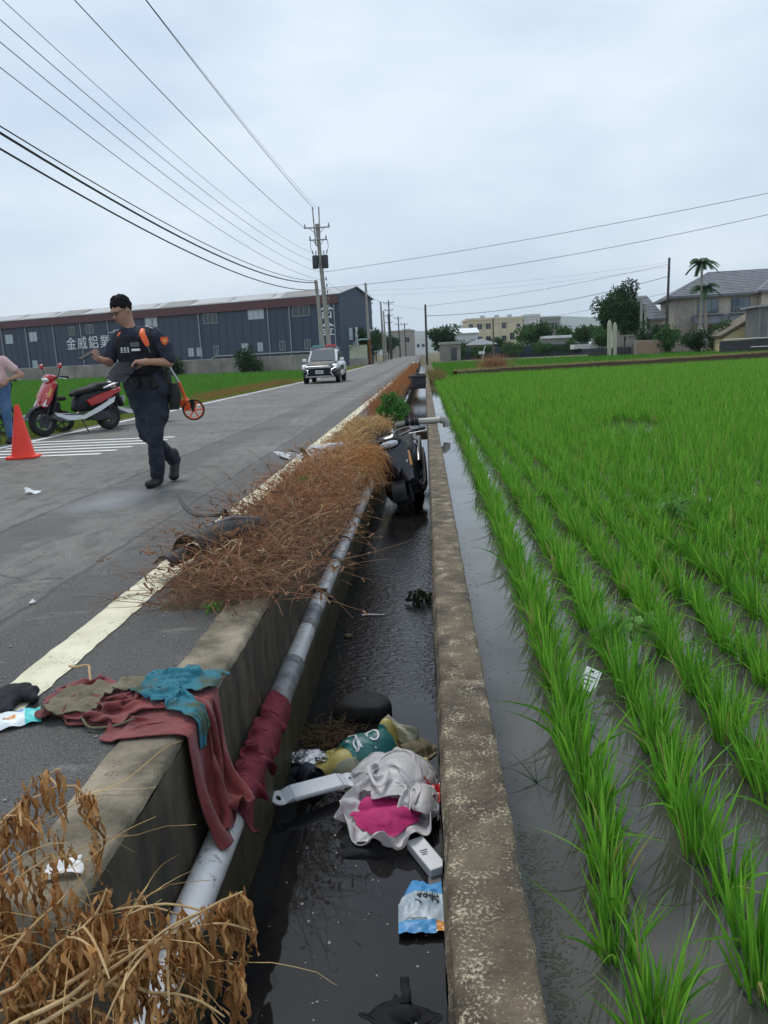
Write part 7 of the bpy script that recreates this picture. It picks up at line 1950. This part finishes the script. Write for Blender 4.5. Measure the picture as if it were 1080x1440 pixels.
MB().tube([(-.10, 0, 0), (0, 0, .03), (.07, -.02, .02)], [.008, .008, .005], 6).build('twig', 'bark', BR); leafy('leaves', 90, (0, 0, .04), (.11, .10, .07), .05, (.02, .035, .015), (.05, .07, .03), BR, seed=8, clumps=5)
o = MB().ell((0, 0, 0), (.03, .022, .016), 10).build('fallen_fruit', 'mud_cloth'); o.location = (-.59, 5.02, WZ+.01); tag(o, 'small yellowish fruit at the foot of the kerb wall', 'fruit')
mb = MB()
for _ in range(70):
    x, y = gs_.uniform(-.62, -.05), gs_.uniform(1.6, 2.9); r_ = gs_.uniform(.0015, .005); mb.ell((x, y, WZ+.001), (r_, r_*gs_.uniform(.6, 1.6), .0012), 6)
stuff(mb.build('floating_flecks', 'concrete_pale'), 'pale flecks floating on the dark ditch water', 'flecks')
# algae mats in the paddy water beside the wall
gm_ = np.random.default_rng(61); mb = MB()
for _ in range(700):
    y = gm_.uniform(1.25, 1.95) if gm_.random() < .8 else gm_.uniform(1.95, 5.5); x = .215+abs(gm_.normal(0, .045)) if y < 1.95 else .2+abs(gm_.normal(0, .05))
    r_ = gm_.uniform(.0012, .0045); mb.ell((x, y, -.2), (r_, r_*gm_.uniform(.5, 3.0), .0012), 5, Matrix.Rotation(gm_.uniform(0, 3), 3, 'Z'))
stuff(mb.build('algae', M('algae_mat', (.025, .035, .018), (.05, .06, .03), .6, scale=30)), 'dark algae flecks in the open paddy water beside the wall', 'algae')
# ---- card among the rice
CD = thing('plant_card', 'small white printed card leaning among the rice', 'card', (.592, 2.80, -.125), rot=(R(52), R(6), R(-38)))
MB().prism([(-.03, -.045), (.022, -.045), (.034, -.02), (.034, .04), (-.03, .045)], -.0015, .0015, 'xy').build('sheet', 'paper', CD, smooth=False)
MB().box(-.012, .006, .028, .036, .0016, .0026).build('slot', 'ink', CD, smooth=False)
for q in range(3): MB().box(-.02, .022-.006*q, .008-q*.016, .013-q*.016, .0016, .0022).build('print', 'grey_plastic', CD, smooth=False)
# ---- small things in the far field
FS = thing('field_sign', 'bent white board standing in the far field', 'sign', (7.9, 108, .2)); MB().tube([(0, 0, -.3), (.25, 0, 1.4), (.45, 0, 1.9)], .06, 6).build('post', 'white_wall', FS); MB().box(-.5, .35, -.03, .03, .75, 1.15, .02).build('board', 'white_wall', FS)
gr = np.random.default_rng(71); n = 700
B = np.stack([gr.normal(0, .5, n), gr.normal(0, .4, n), np.zeros(n)], 1); d = np.stack([gr.normal(0, .4, n), gr.normal(0, .4, n), np.ones(n)], 1)
t_, _ = curvy(n, B, d, gr.uniform(.4, 1.2, n), .02*np.ones(n), .2, .2, tint(n, (.30, .14, .09), (.42, .24, .14), gr), 5, gr)
o = np_mesh('dry_bush', *t_[:2], 'weed_dry', colors=t_[2]); o.location = (4.4, 50.6, .05); tag(o, 'reddish dry bush on the end of the earth bank', 'bush')
gr = np.random.default_rng(72); n = 900; B = np.stack([gr.uniform(.2, 1.0, n), gr.uniform(38, 47, n), -.1*np.ones(n)], 1)
d = np.stack([gr.normal(0, .4, n), gr.normal(0, .4, n), np.ones(n)], 1); t_, _ = curvy(n, B, d, gr.uniform(.2, .6, n), .018*np.ones(n), .2, .2, tint(n, (.26, .16, .07), (.20, .22, .07), gr), 4, gr)
stuff(np_mesh('wall_end_weeds', *t_[:2], 'weed_dry', colors=t_[2]), 'brownish weeds at the far end of the paddy wall', 'weeds')
# ------------------------------------------------------------------ haze
hz = bpy.data.materials.new('haze'); hz.use_nodes = True
N, L = hz.node_tree.nodes, hz.node_tree.links; N.remove(N['Principled BSDF'])
pv = N.new('ShaderNodeVolumePrincipled'); pv.inputs['Color'].default_value = (.88, .95, 1.0, 1); pv.inputs['Density'].default_value = .00011; pv.inputs['Anisotropy'].default_value = .2
L.new(pv.outputs['Volume'], N['Material Output'].inputs['Volume'])
MATS['haze'] = hz
hb3 = MB().box(-3700, 7700, -30, 6500, -24, 330).build('haze', 'haze', smooth=False); stuff(hb3, 'thin bluish haze softening everything far away', 'haze')
